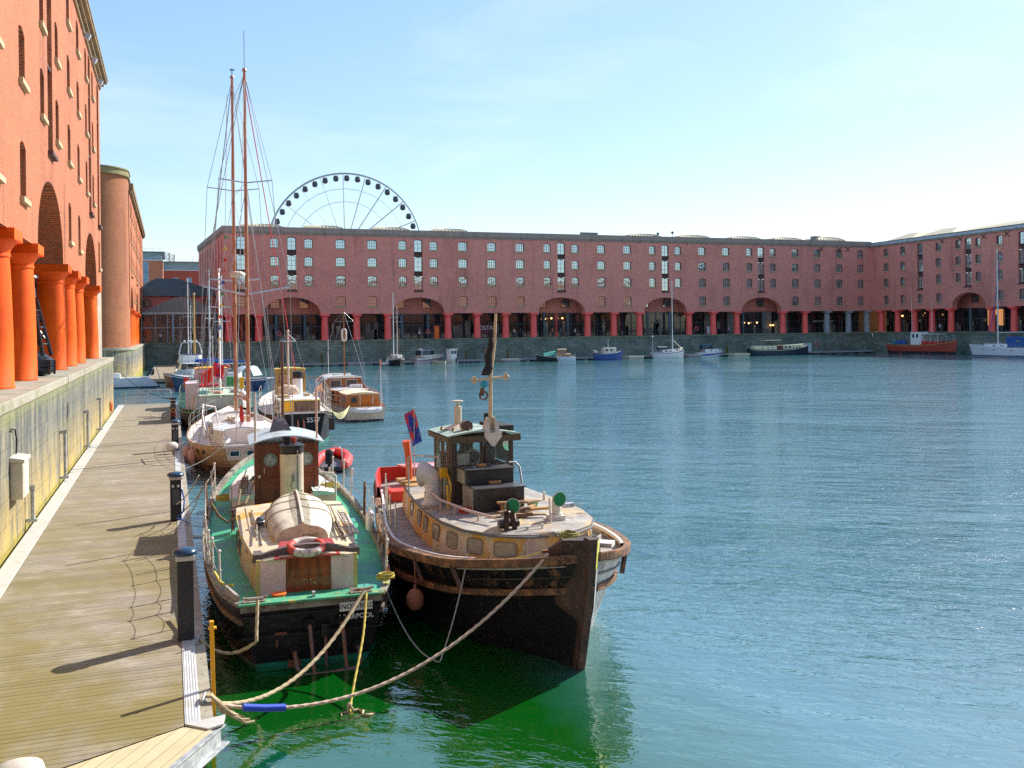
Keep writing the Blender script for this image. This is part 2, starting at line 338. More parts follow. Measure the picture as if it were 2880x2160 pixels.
# left quay with streaked wall
def quay(name,label,x0,x1,y0,y1,mat,cop_in=1.0):
    q=thing(name,label,'quay wall',((x0+x1)/2,(y0+y1)/2,0)); T=Matrix.Translation((-(x0+x1)/2,-(y0+y1)/2,0))
    MB().box(x0,x1,y0,y1,-2,GZ-.3).xf(T).build('wall',mat,q)
    MB().box(x0-.05,x1+.05,y0-.05,y1+.05,GZ-.298,GZ-.012).xf(T).build('coping',COPING,q,bevel=.03)
    MB().box(x0+cop_in,x1-cop_in,y0+cop_in,y1-cop_in,GZ-.2,GZ).xf(T).build('paving',PAVE,q)
    return q
quay('quay_wall','streaked stone quay wall with yellow algae beside the wooden jetty',-60,-3.8,1.25,72.2,STONE_L)
q=thing('quay_wall','pale rounded stone quay corner below the round brick tower','quay wall',(-9,122,0))
def rc(x0,x1,y0,y1,r,n=10):  # footprint, rounded near-right corner
    pts=[(x0,y1),(x0,y0)]; c=(x1-r,y0+r)
    pts+=[(c[0]+r*sin(t*PI/2/n),c[1]-r*cos(t*PI/2/n)) for t in range(n+1)]
    return pts+[(x1,y1)]
T9=Matrix.Translation((9,-122,0))
MB().prism(rc(-60,-4.1,117,196,4),-2,GZ-.3).xf(T9).build('wall',STONE_L,q,smooth=30)
MB().prism(rc(-60.1,-4.02,116.9,196,4),GZ-.299,GZ).xf(T9).build('coping',COPING,q,smooth=30)
# far quay
q=thing('quay_wall','long mossy stone quay wall below the red columns','quay wall',(75,172,0)); T9=Matrix.Translation((-75,-172,0))
MB().box(8.6,148.2,171.2,176.4,-2,GZ-.3).box(-4.05,8.58,176,180,-2,GZ-.3).xf(T9).build('wall',STONE_F,q)
MB().box(8.5,148.2,171.1,176.5,GZ-.299,GZ-.01).box(-4.05,8.48,175.9,180,GZ-.299,GZ-.01).xf(T9).build('coping',M('coping_mossy',(.22,.22,.15),[((.10,.13,.06),(.7,.7,1),.45,.7)],.9),q)
MB().box(8.6,148.0,171.6,182,GZ-.009,GZ).box(-30,8.55,176.4,184,GZ-.009,GZ).xf(T9).build('paving',PAVE,q)
q=thing('quay_wall','mossy stone quay wall below the right-hand warehouse','quay wall',(148.5,140,0)); T9=Matrix.Translation((-148.5,-140,0))
MB().box(148.21,156,80,171.18,-2,GZ-.3).xf(T9).build('wall',STONE_F,q)
MB().box(148.12,156,80,171.09,GZ-.299,GZ-.01).xf(T9).build('coping',MC['coping_mossy'],q)
MB().box(148.5,160,80,182,GZ-.008,GZ).xf(T9).build('paving',PAVE,q)
# ------------------------------------------------------------------ warehouses
ROWS=[(10.4,12.3),(14.25,16.1),(17.75,19.45),(21.0,22.7)]
def inst(name,mesh,parent,loc,rz=0):
    o=bpy.data.objects.new(name,mesh); COL.objects.link(o); o.parent=parent; o.location=loc; o.rotation_euler=(0,0,rz); return o
def opening(uc,wd,z0,z1,rise=.18,n=5):
    pts=[(uc-wd/2,z0),(uc+wd/2,z0)]
    for i in range(n+1):
        t=i/n; pts.append((uc+wd/2-wd*t,z1-rise+rise*4*t*(1-t)))
    return pts
WM={}
def win_mesh(wd,h,rise=.18,bars=(4,3),fm=FRAMED,bm=FRAMEW,key=''):
    k=(wd,round(h,2),bars,key)
    if k in WM: return WM[k]
    f=MB(); fw=.085
    o=opening(0,wd,0,h,rise); cx,cz=0,h/2
    i_=[(x*(1-2*fw/wd),cz+(z-cz)*(1-2*fw/h)) for x,z in o]; n=len(o)
    for j in range(n):
        j2=(j+1)%n; a,b,c,d=o[j],o[j2],i_[j2],i_[j]
        f.add([(a[0],.0,a[1]),(b[0],.0,b[1]),(c[0],.0,c[1]),(d[0],.0,d[1]),(c[0],.05,c[1]),(d[0],.05,d[1])],[(0,1,2,3),(3,2,4,5)])
    for a in range(1,bars[0]): x=-wd/2+wd*a/bars[0]; f.box(x-.02,x+.02,.01,.04,.04,h-.1)
    for a in range(1,bars[1]): z=h*a/bars[1]; f.box(-wd/2+.05,wd/2-.05,.006,.036,z-.02,z+.02)
    me=f.build('window',fm); pn=MB().poly([(x,.055,z) for x,z in opening(0,wd-.02,.01,h-.01,rise)]).build('pane',GLASS)
    sl=MB().box(-wd/2-.14,wd/2+.14,-.42,0,-.17,0).build('sill',STONE_SILL)
    r=(me.data,pn.data,sl.data)
    for x in (me,pn,sl): bpy.data.objects.remove(x)
    WM[k]=r; return r
def build_facade(root,mp,rz,bays,zb,zt,brick,ww=1.75,depth=.34,skip_low=False,arch_top=12.1,glass_back=True,wn=1.5,off=3.0,cols=True):
    """mp(u,z,d) -> local point; bays: (ua,ub,kind)"""
    wall=MB(); rev=MB(); spand=MB()
    def loop(pts,d0,d1,close=True):
        n=len(pts)
        for j in range(n if close else n-1):
            a,b=pts[j],pts[(j+1)%n]; rev.add([mp(a[0],a[1],d0),mp(b[0],b[1],d0),mp(b[0],b[1],d1),mp(a[0],a[1],d1)],[(0,1,2,3)])
    def window(uc,wd,z0,z1,d,bars=(4,3),sill=True,key=''):
        m=win_mesh(wd,z1-z0,bars=bars,key=key); o=inst('window',m[0],root,mp(uc,z0,d),rz)
        inst('pane',m[1],o,(0,0,0))
        if sill: inst('sill',m[2],o,(0,0,0))
    for ua,ub,kind in bays:
        uc=(ua+ub)/2; holes=[]; outer=[(ua,zb),(ub,zb),(ub,zt),(ua,zt)]
        if kind=='n':
            for z0,z1 in ROWS: holes.append((uc,ww,z0,z1))
        elif kind=='s':
            holes.append((uc,ww,ROWS[0][0],ROWS[0][1]))
        elif kind=='a':
            for z0,z1 in ROWS[1:]:
                for sg in (-1,1): holes.append((uc+sg*off,wn,z0,z1))
            hw=(ub-ua)/2-.85; arc=[(uc-hw+2*hw*i/20*1.0,0) for i in range(21)]
            arc=[(uc-hw*cos(PI*i/20),zb+(arch_top-zb)*sin(PI*i/20)**.9) for i in range(21)]
            outer=[(ua,zb)]+arc+[(ub,zb),(ub,zt),(ua,zt)]
            loop(arc,0,1.3,False)
            MBr=MB()
            k=[(uc-(hw+.45)*cos(PI*i/20),zb+(arch_top-zb+.45)*sin(PI*i/20)**.9) for i in range(21)]
        loops=[opening(*h) for h in holes]
        if kind in ('a','s'):
            sl=opening(uc,1.65,13.3,23.0,.25); loops.append(sl); loop(sl,0,.5)
            prev=13.3
            for (z0,z1) in ((13.45,16.05),(16.95,19.65),(20.6,22.95)):
                m=win_mesh(1.55,z1-z0,bars=(2,3) ,key='door'); o=inst('loading_door',m[0],root,mp(uc,z0,.3),rz); inst('pane',m[1],o,(0,0,0))
                spand.add([mp(uc-.82,prev,.42),mp(uc+.82,prev,.42),mp(uc+.82,z0,.42),mp(uc-.82,z0,.42)],[(0,1,2,3)])
                a=mp(uc-.8,z0-.12,.12); spand.beam(mp(uc-.85,z0-.07,.2),mp(uc+.85,z0-.07,.2),.3,.12)
                prev=z1
            spand.beam(mp(uc-.95,13.22,-.02),mp(uc+.95,13.22,-.02),.35,.16)
        allp=[Vector((p[0],p[1],0)) for p in outer]; pl=[allp]
        for lp in loops: pl.append([Vector((p[0],p[1],0)) for p in lp]); allp=allp+pl[-1]
        wall.add([mp(p.x,p.y,0) for p in allp],[tuple(t) for t in tessellate_polygon(pl)])
        for h,lp in zip(holes,loops): loop(lp,0,depth+.1); window(h[0],h[1],h[2],h[3],depth-.06)
        if kind=='a' and glass_back:
            for sg in (-1,1): window(uc+sg*2.6,1.7,10.2,11.9,4.32,sill=False)
    wall.v+=rev.v; nv=len(wall.v)-len(rev.v); wall.f+=[tuple(i+nv for i in f) for f in rev.f]
    u0=bays[0][0]; u1=bays[-1][1]
    # soffit of the wall over the columns, ceiling behind and upper back wall
    for ua,ub,kind in bays:
        if kind!='a': wall.add([mp(ua,zb,0),mp(ub,zb,0),mp(ub,zb,1.3),mp(ua,zb,1.3)],[(0,1,2,3)])
        wall.add([mp(ua,zb+3.2,1.3),mp(ub,zb+3.2,1.3),mp(ub,zb+3.2,4.5),mp(ua,zb+3.2,4.5)],[(0,1,2,3)])
        if kind!='a': wall.add([mp(ua,zb,1.3),mp(ub,zb,1.3),mp(ub,zb+3.2,1.3),mp(ua,zb+3.2,1.3)],[(0,1,2,3)])
    wall.build('wall',brick,root)
    back=MB(); back.add([mp(u0,zb-.25,4.5),mp(u1,zb-.25,4.5),mp(u1,zb+3.2,4.5),mp(u0,zb+3.2,4.5)],[(0,1,2,3)])
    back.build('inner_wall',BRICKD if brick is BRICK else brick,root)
    spand.build('door_spandrel',M('spandrel_dark',(.10,.055,.05),rough=.8),root)
def col_mesh(mat,key):
    b=MB().lathe([(.68,0),(.68,.05),(.66,.08),(.645,1.5),(.60,3.2),(.565,3.95),(.60,3.98),(.60,4.05),(.57,4.08),(.60,4.18),(.68,4.3),(.76,4.40),(.79,4.46),(.86,4.40),(.90,4.46)],n=32)
    b.box(-.82,.82,-.82,.82,4.461,4.80)
    o=b.build('column',mat,smooth=35); me=o.data; bpy.data.objects.remove(o); return me
COLM=col_mesh(REDCOL,'a'); COLF=col_mesh(REDCOLF,'b'); COLG=col_mesh(GREYCOL,'c')
def box_shell(root,parts,mat,name='rear_wall'):
    b=MB()
    for p in parts: b.box(*p)
    return b.build(name,mat,root)
# --- left warehouse (lit, close)
lw=thing('warehouse','tall sunlit orange-red brick warehouse on thick orange columns at the left edge','warehouse',(-4.5,40,GZ))
mpL=lambda u,z,d:(-d,u-40,z-GZ)
baysL=[(6.1,11.4,'n'),(11.4,21.7,'a'),(21.7,26.85,'n'),(26.85,32.1,'n'),(32.1,37.4,'n'),(37.4,47.8,'a'),(47.8,52.8,'n'),(52.8,57.9,'n'),(57.9,68.3,'a'),(68.3,72.3,'s')]
build_facade(lw,mpL,PI/2,baysL,9.1,23.3,BRICK,ww=1.35,wn=1.2,off=2.55,glass_back=False)
for y in (21.7,26.85,32.1,37.4,47.8,52.8,57.9,68.3): inst('column',COLM,lw,(-.62,y-40,0))
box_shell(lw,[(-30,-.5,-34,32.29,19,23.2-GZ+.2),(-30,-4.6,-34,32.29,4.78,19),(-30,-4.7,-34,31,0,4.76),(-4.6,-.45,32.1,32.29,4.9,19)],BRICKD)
MB().box(-1.3,-.02,28.2,32.29,-0.0,4.78).build('corner_pier',M('stone_quoin',(.40,.33,.25),[((.2,.16,.13),(1,1,2),.5,.7)],.9),lw)
c=MB()
for k,(dx,z0,z1) in enumerate(((.12,18.85,19.12),(.30,19.122,19.35),(.50,19.352,19.55),(.56,19.552,19.7))): c.box(-30,dx,-34,32.3+dx,z0,z1)
c.build('cornice',CORN,lw,bevel=.02)
MB().prism([(-30,-34),(.5,-34),(.5,32.8),(-30,32.8)],19.702,21.5,.25).build('roof',SLATE,lw)
for y in (56.2,61.0,66.2,27.5):
    f=MB().box(.36,.60,-.16,.16,-.10,.22).beam((0,0,.3),(.45,0,.05),.05,.05).build('floodlight',M('lamp_housing',(.45,.47,.5),rough=.4),lw); f.location=(0,y-40,18.0); f.rotation_euler=(0,.4,0)
# --- second left warehouse with round tower
l2=thing('warehouse','brick warehouse with round corner tower beyond the dock passage','warehouse',(-4.6,150,GZ))
mp2=lambda u,z,d:(-d,u-150,z-GZ)
b2=[(124,127.1,'x')]+[(127.1,137.4,'a'),(137.4,142.5,'n'),(142.5,147.7,'n'),(147.7,158,'a'),(158,163.1,'n'),(163.1,168.2,'n'),(168.2,178.5,'a'),(178.5,188,'n')]
build_facade(l2,mp2,PI/2,b2,9.1,23.6,BRICK,ww=1.35,wn=1.2,off=2.55,glass_back=False)
for y in (127.1,137.4,142.5,147.7,158,163.1,168.2): inst('column',COLM,l2,(-.66,y-150,0))
tw=[(-12.4,-24),(-12.4,-32)]+[(-4.2+4.2*sin(k*PI/28),-27.8-4.2*cos(k*PI/28)) for k in range(15)]+[(0,-24.1),(-4.8,-24.0)]
MB().prism(tw,0,20.3).build('corner_tower',BRICKT,l2,smooth=25)
tw2=[(x*1.0+(.22 if x>-12 else -.2),y-(.22 if y<-24.5 else 0)) for x,y in tw]
MB().prism(tw2,20.3,20.5).prism([(x-.1,y+.1) for x,y in tw2],20.502,21.0).prism(tw2,21.002,21.15).build('tower_parapet',M('parapet_olive',(.30,.25,.13),[((.22,.19,.08),(1,1,1),.4,.6)],.9),l2,smooth=25)
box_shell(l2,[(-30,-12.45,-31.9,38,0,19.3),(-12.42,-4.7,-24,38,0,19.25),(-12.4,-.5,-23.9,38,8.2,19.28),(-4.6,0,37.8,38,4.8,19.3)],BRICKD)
MB().box(-30,.35,-24,38.3,19.31,19.6).box(-30,.5,-24,38.4,19.602,20.3).build('cornice',CORN,l2)
# --- far warehouse
fw=thing('warehouse','long shaded plum brick warehouse on rose columns across the dock','warehouse',(75,172.3,GZ))
mpF=lambda u,z,d:(u-75,d,z-GZ); C0,CM=14.85,5.83
ar=[(0,2),(4,6),(9,11),(13,15),(17,19)]; nn=[2,3,6,7,8,11,12,15,16,19,20,21,22]
bf=[(9.05,C0,'s')]+sorted([(C0+CM*a,C0+CM*b,'a') for a,b in ar]+[(C0+CM*a,C0+CM*(a+1),'n') for a in nn])
build_facade(fw,mpF,0,bf,9.1,23.5,BRICK2)
for n in (-1,0,2,3,4,6,7,8,9,11,12,13,15,16,17,19,20): inst('column',COLF,fw,(C0+CM*n-75+(.75 if n==-1 else 0),.7,0))
for n in (21,22,23): inst('column',COLG,fw,(C0+CM*n-75-(.8 if n==23 else 0),.7,0),)
# gable end with narrow slots
gb=MB(); g0=(9.05,172.3); g1=(6.0,214)
def mpg(u,z,d): t=u/41.8; return (lerp(g0[0],g1[0],t)+d-75,lerp(g0[1],g1[1],t)+d*.07-172.3,z-GZ)
lps=[[(0,9.1),(41.8,9.1),(41.8,23.5),(0,23.5)]]
for k in range(9):
    u=3+k*4.4
    for z0,z1 in ((10,15.6),(16.4,22.6)): lps.append(opening(u,1.2,z0,z1,.2))
pl=[[Vector((p[0],p[1],0)) for p in l] for l in lps]; ap=[p for l in pl for p in l]
gb.add([mpg(p.x,p.y,0) for p in ap],[tuple(t) for t in tessellate_polygon(pl)])
for l in lps[1:]:
    for j in range(len(l)):
        a,b=l[j],l[(j+1)%len(l)]; gb.add([mpg(a[0],a[1],0),mpg(b[0],b[1],0),mpg(b[0],b[1],.4),mpg(a[0],a[1],.4)],[(0,1,2,3)])
gb.add([mpg(0,4.3,3),mpg(41.8,4.3,3),mpg(41.8,9.3,3),mpg(0,9.3,3)],[(0,1,2,3)]).add([mpg(0,9.1,0),mpg(41.8,9.1,0),mpg(41.8,9.1,3),mpg(0,9.1,3)],[(0,1,2,3)])
gb.build('gable_wall',BRICK2,fw)
gi=MB().add([mpg(0,9.3,.41),mpg(41.8,9.3,.41),mpg(41.8,23.3,.41),mpg(0,23.3,.41)],[(0,1,2,3)]).build('gable_glazing',GLASSD,fw)
for k in range(6): inst('column',COLF,fw,mpg(6+k*6.5,GZ,.8))
par=MB()
for d,z0,z1 in ((.10,19.0,19.25),(.22,19.252,19.45),(.32,19.452,20.35)):
    par.prism([(148.9-75,-d),(9.05-75-d,-d),(6.0-75-d,41.8),(6.0-75+3,41.8),(12-75,1.0),(148.9-75,1.0)],z0,z1)
par.build('parapet',CORN_F,fw)
MB().prism([(12-75,.9),(148.8-75,.9),(148.8-75,40),(9-75,40)],19.2,19.9).build('roof',SLATE,fw)
def lantern(root,x,y,hx,hy,z0,h,name='roof_lantern'):
    b=MB(); rows=[]; n=10
    for i in range(n+1):
        t=i/n*PI/2*.92; s=cos(t)**.8; z=z0+h*sin(t)/sin(PI/2*.92)
        rows.append([(x-hx*s,y-hy*s,z),(x+hx*s,y-hy*s,z),(x+hx*s,y+hy*s,z),(x-hx*s,y+hy*s,z)])
    b.grid(rows,True)
    for k in range(-5,6):
        pts=[(x+k/5*hx*(cos(i/n*PI/2*.92)**.8),y-hy*(cos(i/n*PI/2*.92)**.8)-.03,z0+h*sin(i/n*PI/2*.92)+.03) for i in range(n+1)]
        b.tube(pts,.05,4)
    b.box(x-hx-.2,x+hx+.2,y-hy-.2,y+hy+.2,z0-.5,z0-.005)
    return b.build(name,CREAMR,root,smooth=20)
for xp,yy in ((560,0),(693,0),(835,0),(960,0),(1375,0),(1480,0),(1590,0),(1680,0),(1772,0)):
    u=(xp*1.302-1440)/2650; Y=181.; x=Y*(.3412+.94*u)/(.94-.3412*u)
    lantern(fw,x-75,Y-172.3,3.9,4.6,20.45,1.15 if xp<1700 else 1.5)
b=MB().box(52-75,84-75,6,7,20.4,20.85).box(138-75,140-75,6,7,20.4,22.0).box(80-75,84-75,6,6.2,20.9,21.5); b.build('roof_rail',ZINC,fw)
for px,h in ((101,1.5),(97.5,1.2)):
    b=MB().cyl((px-75,5,20.3),(px-75,5,20.3+h),.06).ball((px-75,4.9,20.3+h),.3); b.build('satellite_dish',DARKG,fw,smooth=40)
# --- right warehouse
rw=thing('warehouse','shaded plum brick warehouse closing the right side of the dock','warehouse',(148.9,140,GZ))
mpR=lambda u,z,d:(d,u-140,z-GZ)
br=[(170.0,172.3,'x'),(165,170,'n'),(160,165,'n'),(154.95,160,'s'),(149.85,154.95,'n'),(149.85,139.7,'a'),(134.7,139.7,'n'),(129.6,134.7,'s'),(124.5,129.6,'n'),(119.4,124.5,'n'),(109,119.4,'a'),(104,109,'n'),(99,104,'n'),(94,99,'n')]
br=sorted((min(a,b),max(a,b),k) for a,b,k in br)
build_facade(rw,mpR,-PI/2,br,9.1,23.3,BRICK2,ww=1.5,wn=1.3,off=2.5)
for y in (169.9,164.9,159.9,154.95,149.85,139.7,134.6,129.5,124.5,119.4,109): inst('column',COLF,rw,(.7,y-140,0))
MB().box(-.2,3,-46,32.4,19.0,19.3).build('cornice',CORN_F,rw); MB().box(-.42,3,-46,32.2,19.302,19.85).build('gutter',M('gutter_lead',(.42,.47,.52),[((.25,.3,.28),(1,1,1),.5,.7)],.5,.3),rw)
MB().prism([(-.3,-46),(40,-46),(40,32.4),(-.3,32.4)],lambda x,y:19.852,lambda x,y:20.05).build('roof',SLATE,rw)
b=MB()
for y0,y1 in ((28.5,20.5),(19,9.5),(8,-12)):
    rows=[[(.6,y0,20.06),(.6,y1,20.06)],[(5,y0-2.5,21.75 if y0>10 else 21.3),(5,y1+2.5 if y0>10 else y1,21.75 if y0>10 else 21.6)],[(12,y0-2.5,21.8),(12,y1,21.8)],[(14,y0,20.06),(14,y1,20.06)]]
    b.grid(rows); b.add([rows[0][0],rows[1][0],rows[2][0],rows[3][0]],[(0,1,2,3)]); b.add([rows[0][1],rows[1][1],rows[2][1],rows[3][1]],[(0,1,2,3)])
b.build('roof_slope',CREAMR,rw)
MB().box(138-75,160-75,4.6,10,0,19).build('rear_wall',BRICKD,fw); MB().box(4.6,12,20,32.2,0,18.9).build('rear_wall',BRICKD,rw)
# wall cross ties
b=MB()
for x in (135.4,140.3,142.6):
    b=MB()
    for s in (-1,1): b.beam((x-75-.6,-.03,18.5-.5*s),(x-75+.6,-.03,18.5+.5*s),.05,.14)
    b.build('tie_plate',SOOT,fw)
for y in (151.3,146.6,140.8,135.4):
    b=MB()
    for s in (-1,1): b.beam((-.03,y-140-.6,18.5-.5*s),(-.03,y-140+.6,18.5+.5*s),.05,.14)
    b.build('tie_plate',SOOT,rw)
# shopfronts in the arcades
DISP=M('display_mixed',(.16,.13,.12),[((.35,.28,.18),(.45,.45,.3),.52,.56),((.05,.12,.14),(.6,.6,.4),.6,.64)],.7)
def shopfront(root,mp,bays,wallmat=None,rng=random.Random(3)):
    g=MB(); fr=MB(); pil=MB(); inn=MB()
    for ua,ub,k in bays:
        n=max(1,round((ub-ua)/1.9)); 
        g.add([mp(ua,4.3,4.4),mp(ub,4.3,4.4),mp(ub,9.1,4.4),mp(ua,9.1,4.4)],[(0,1,2,3)])
        for i in range(n+1):
            u=lerp(ua,ub,i/n); fr.beam(mp(u,4.3,4.34),mp(u,9.1,4.34),.1,.1)
        for z in (4.4,6.9,8.95): fr.beam(mp(ua,z,4.33),mp(ub,z,4.33),.09,.12)
        if k=='a':
            for s in (-1,1):
                u=(ua+ub)/2+s*2.6; MB().cyl(mp(u,4.3,3.2),mp(u,9.15,3.2),.27,n=12).build('inner_pillar',M('pillar_slate_blue',(.07,.13,.17),rough=.5),root,smooth=40)
        for j in range(3):
            u=lerp(ua,ub,rng.random()*.8+.1); w_=rng.uniform(.4,1.2); h=rng.uniform(.9,3.4); MB().obox(mp(u,4.31+h/2,4.1),(w_,.1,h) if abs(mp(1,0,0)[0]-mp(0,0,0)[0])>.5 else (.1,w_,h)).build('shop_display',DISP,root)
    g.build('shop_glazing',GLASSD,root); fr.build('shop_frame',DARKG,root)
shopfront(fw,mpF,bf); shopfront(rw,mpR,br)
shopfront(lw,mpL,baysL)
# pale stone panels between some shopfronts and lit lamps
for u in (109.2,114.9,123.8,128.0): MB().box(u-75-1.2,u-75+1.2,3.9,4.2,.01,4.75).build('stone_panel',M('panel_stone',(.24,.22,.19),[((.14,.12,.11),(1,1,2),.45,.65)],.8),fw)
for u,z in ((70.8,7.9),(72.2,8.0),(74.6,8.0),(117.5,6.7),(118.7,6.6),(120.8,6.7),(124.3,6.1),(125.0,6.1),(104.0,8.3)):
    MB().ball((0,0,0),.17).build('arcade_lamp',LAMP,fw,smooth=60).location=(u-75,3.3,z-GZ)
for y,z in ((166.2,7.8),(162.1,8.3),(162.8,7.8),(157.1,7.9)):
    MB().ball((0,0,0),.19).build('arcade_lamp',LAMP,rw,smooth=60).location=(3.2,y-140,z-GZ)
MB().box(-.05,.05,-1.8,1.8,1.2,4.4).build('lit_shop_window',emit('shop_warm',(.95,.42,.15),.32),rw).location=(4.2,2.2,0)
SIGN=M('sign_letters',(.75,.8,.82),rough=.5)
MB().box(58-75-2.0,58-75+2.1,3.6,3.75,.7,2.6).build('shop_sign',M('sign_maroon',(.13,.02,.03),rough=.5),fw)
text('shop_sign_lettering','COSTA',SIGN,fw,Matrix.Translation((58.0-75,3.59,1.9))@Matrix.Rotation(PI/2,4,'X'),1.15,.02)
text('restaurant_lettering',"WHAT'S COOKING",SIGN,fw,Matrix.Translation((138.7-75,3.9,2.55))@Matrix.Rotation(PI/2,4,'X'),.62,.02)
#@@OBJ

# ------------------------------------------------------------------ boat helpers
def crm(vals,t):
    n=len(vals)-1; x=min(max(t*n,0),n-1e-9); i=int(x); f=x-i
    p=[vals[max(i-1,0)],vals[i],vals[i+1],vals[min(i+2,n)]]
    return tuple(.5*((2*b)+(-a+c)*f+(2*a-5*b+4*c-d)*f*f+(-a+3*b-3*c+d)*f**3) for a,b,c,d in zip(*p))
class Hull:
    """stations (y,yw,hb,hw,zs): sheer y, waterline y, half-breadths at sheer and waterline, sheer height"""
    def __init__(s,st,N=28,K=9,zb=-.35,pw=1.0): s.st=st; s.N=N; s.K=K; s.zb=zb; s.pw=pw
    def at(s,t): return crm(s.st,t)
    def ty(s,y):  # t for sheer y
        lo,hi=0,1
        for _ in range(30):
            m=(lo+hi)/2
            if s.at(m)[0]<y: lo=m
            else: hi=m
        return (lo+hi)/2
    def sec(s,t,k0=0,k1=1,K=None,off=0):
        y,yw,hb,hw,zs=s.at(t); K=K or s.K; out=[]
        for k in range(K+1):
            q=lerp(k0,k1,k/K); zz=lerp(zs,s.zb,q); f=(zs-zz)/max(zs,.01); fl=min(f,1.15)
            x=lerp(hb,hw,fl**s.pw if fl<1 else fl); x=max(x,.02)+off
            out.append((x,lerp(y,yw,min(fl,1)),zz))
        return out
    def skin(s,off=0):
        b=MB(); T=[i/s.N for i in range(s.N+1)]
        for sg in (-1,1): b.grid([[(sg*x,y,z) for x,y,z in s.sec(t)] for t in T])
        a=s.sec(0); b.add([(x,y,z) for x,y,z in a]+[(-x,y,z) for x,y,z in reversed(a)],[tuple(range(2*len(a)))])
        a=s.sec(1); b.add([(x,y,z) for x,y,z in a]+[(-x,y,z) for x,y,z in reversed(a)],[tuple(range(2*len(a)))])
        return b
    def deck(s,drop=.1,inset=.05,camber=.04,t0=0,t1=1):
        b=MB(); rows=[]
        for i in range(s.N+1):
            t=lerp(t0,t1,i/s.N); y,yw,hb,hw,zs=s.at(t); h=max(hb-inset,.01)
            if t>.99: y-=.03
            rows.append([(x*h,y+(.03 if i==0 else 0),zs-drop+camber*(1-x*x)) for x in (-1,-.66,-.33,0,.33,.66,1)])
        return b.grid(rows)
    def bulwark(s,drop,th=.06,t0=0,t1=1):
        b=MB()
        for sg in (-1,1):
            rows=[]
            for i in range(s.N+1):
                t=lerp(t0,t1,i/s.N); y,yw,hb,hw,zs=s.at(t); h=max(hb-th,.01)
                rows.append([(sg*hb,y,zs+.003),(sg*h,y,zs+.003),(sg*h,y,zs-drop-.03)])
            b.grid(rows)
        if t0==0:
            y,yw,hb,hw,zs=s.at(0); b.box(-hb+.02,hb-.02,y+.004,y+th,zs-drop-.02,zs-.002)
        return b
    def strip(s,dz,w,h,out=.0,t0=0,t1=1,q=None,N=None):
        """rubbing strake / cap rail along the side"""
        b=MB(); N=N or s.N
        for sg in (-1,1):
            rows=[]
            for i in range(N+1):
                t=lerp(t0,t1,i/N); y,yw,hb,hw,zs=s.at(t); z=zs+dz; f=max(-dz/max(zs,.01),0)
                x=lerp(hb,hw,f**s.pw)+out; yy=lerp(y,yw,f)
                x0=max(x-w,.0) 
                rows.append([(sg*x0,yy,z-h/2),(sg*(x0+w),yy,z-h/2),(sg*(x0+w),yy,z+h/2),(sg*x0,yy,z+h/2)])
            b.grid(rows,True); b.add(rows[0],[(0,1,2,3)]); b.add(rows[-1],[(0,1,2,3)])
        return b
    def side(s,y,dz,out=0):
        t=s.ty(y); yy,yw,hb,hw,zs=s.at(t); f=max(-dz/zs,0); return (lerp(hb,hw,f**s.pw)+out,y,zs+dz)
def interp(poly,n=4):
    m=len(poly); out=[]
    for i in range(m-1):
        for k in range(n): out.append(crm(poly,(i+k/n)/(m-1)))
    return out+[poly[-1]]
def trunk(outline,z0,z1,lean=.06,crown=.06,over=.05,th=.04):
    """cabin trunk from half outline [(x,y)...] front to back (x>=0); returns side MB, roof MB"""
    side=MB(); roof=MB(); L=outline
    full=[(x,y) for x,y in L]+[(-x,y) for x,y in reversed(L)]
    n=len(full); zf=z0 if callable(z0) else (lambda y:z0); zt=z1 if callable(z1) else (lambda y:z1)
    side.add([(x,y,zf(y)) for x,y in full]+[(x*(1-lean),y,zt(y)) for x,y in full],[(i,(i+1)%n,(i+1)%n+n,i+n) for i in range(n)])
    rows=[]
    ys=[y for x,y in L]; ya,yb=min(ys),max(ys)
    for x,y in L:
        h=x*(1-lean)+over; yy=y+(over if y==yb else 0)-(over if y==ya else 0)
        rows.append([(-h,yy,zt(y)-th*.2)]+[(u*h,yy,zt(y)+th+crown*(1-u*u)) for u in (-1,-.75,-.5,-.25,0,.25,.5,.75,1)]+[(h,yy,zt(y)-th*.2)])
    roof.grid(rows,True); roof.poly(rows[0]); roof.poly(rows[-1])
    return side,roof
def rrect(w,h,r,n=4):
    pts=[]
    for cx,cy,a0 in ((w/2-r,h/2-r,0),(-w/2+r,h/2-r,PI/2),(-w/2+r,-h/2+r,PI),(w/2-r,-h/2+r,1.5*PI)):
        for i in range(n+1): a=a0+PI/2*i/n; pts.append((cx+r*cos(a),cy+r*sin(a)))
    return pts
def port(parent,c,nrm,w,h,r=.04,fw=.035,fm=None,gm=None,name='window',out=.012,up=(0,0,1)):
    """framed window set on a wall: ring frame (thing part) and its pane (sub-part)"""
    n=Vector(nrm).normalized(); u=Vector(up).cross(n).normalized(); v=n.cross(u); c=Vector(c)
    o=rrect(w+2*fw,h+2*fw,r+fw); i_=rrect(w,h,r); k=len(o)
    P=lambda p,d:c+u*p[0]+v*p[1]+n*d
    b=MB(); vs=[P(p,-.01) for p in o]+[P(p,out) for p in o]+[P(p,out) for p in i_]+[P(p,-.01) for p in i_]
    fs=[]
    for q in range(3):
        for j in range(k): fs.append((q*k+j,q*k+(j+1)%k,(q+1)*k+(j+1)%k,(q+1)*k+j))
    f=b.add(vs,fs).build(name,fm or FRAMED,parent)
    MB().poly([P(p,.004) for p in i_]).build('pane',gm or GLASSB,f)
    return f
def cat(p,q,sag,n=14):
    return [tuple(Vector(p).lerp(Vector(q),i/n)-Vector((0,0,sag*4*(i/n)*(1-i/n)))) for i in range(n+1)]
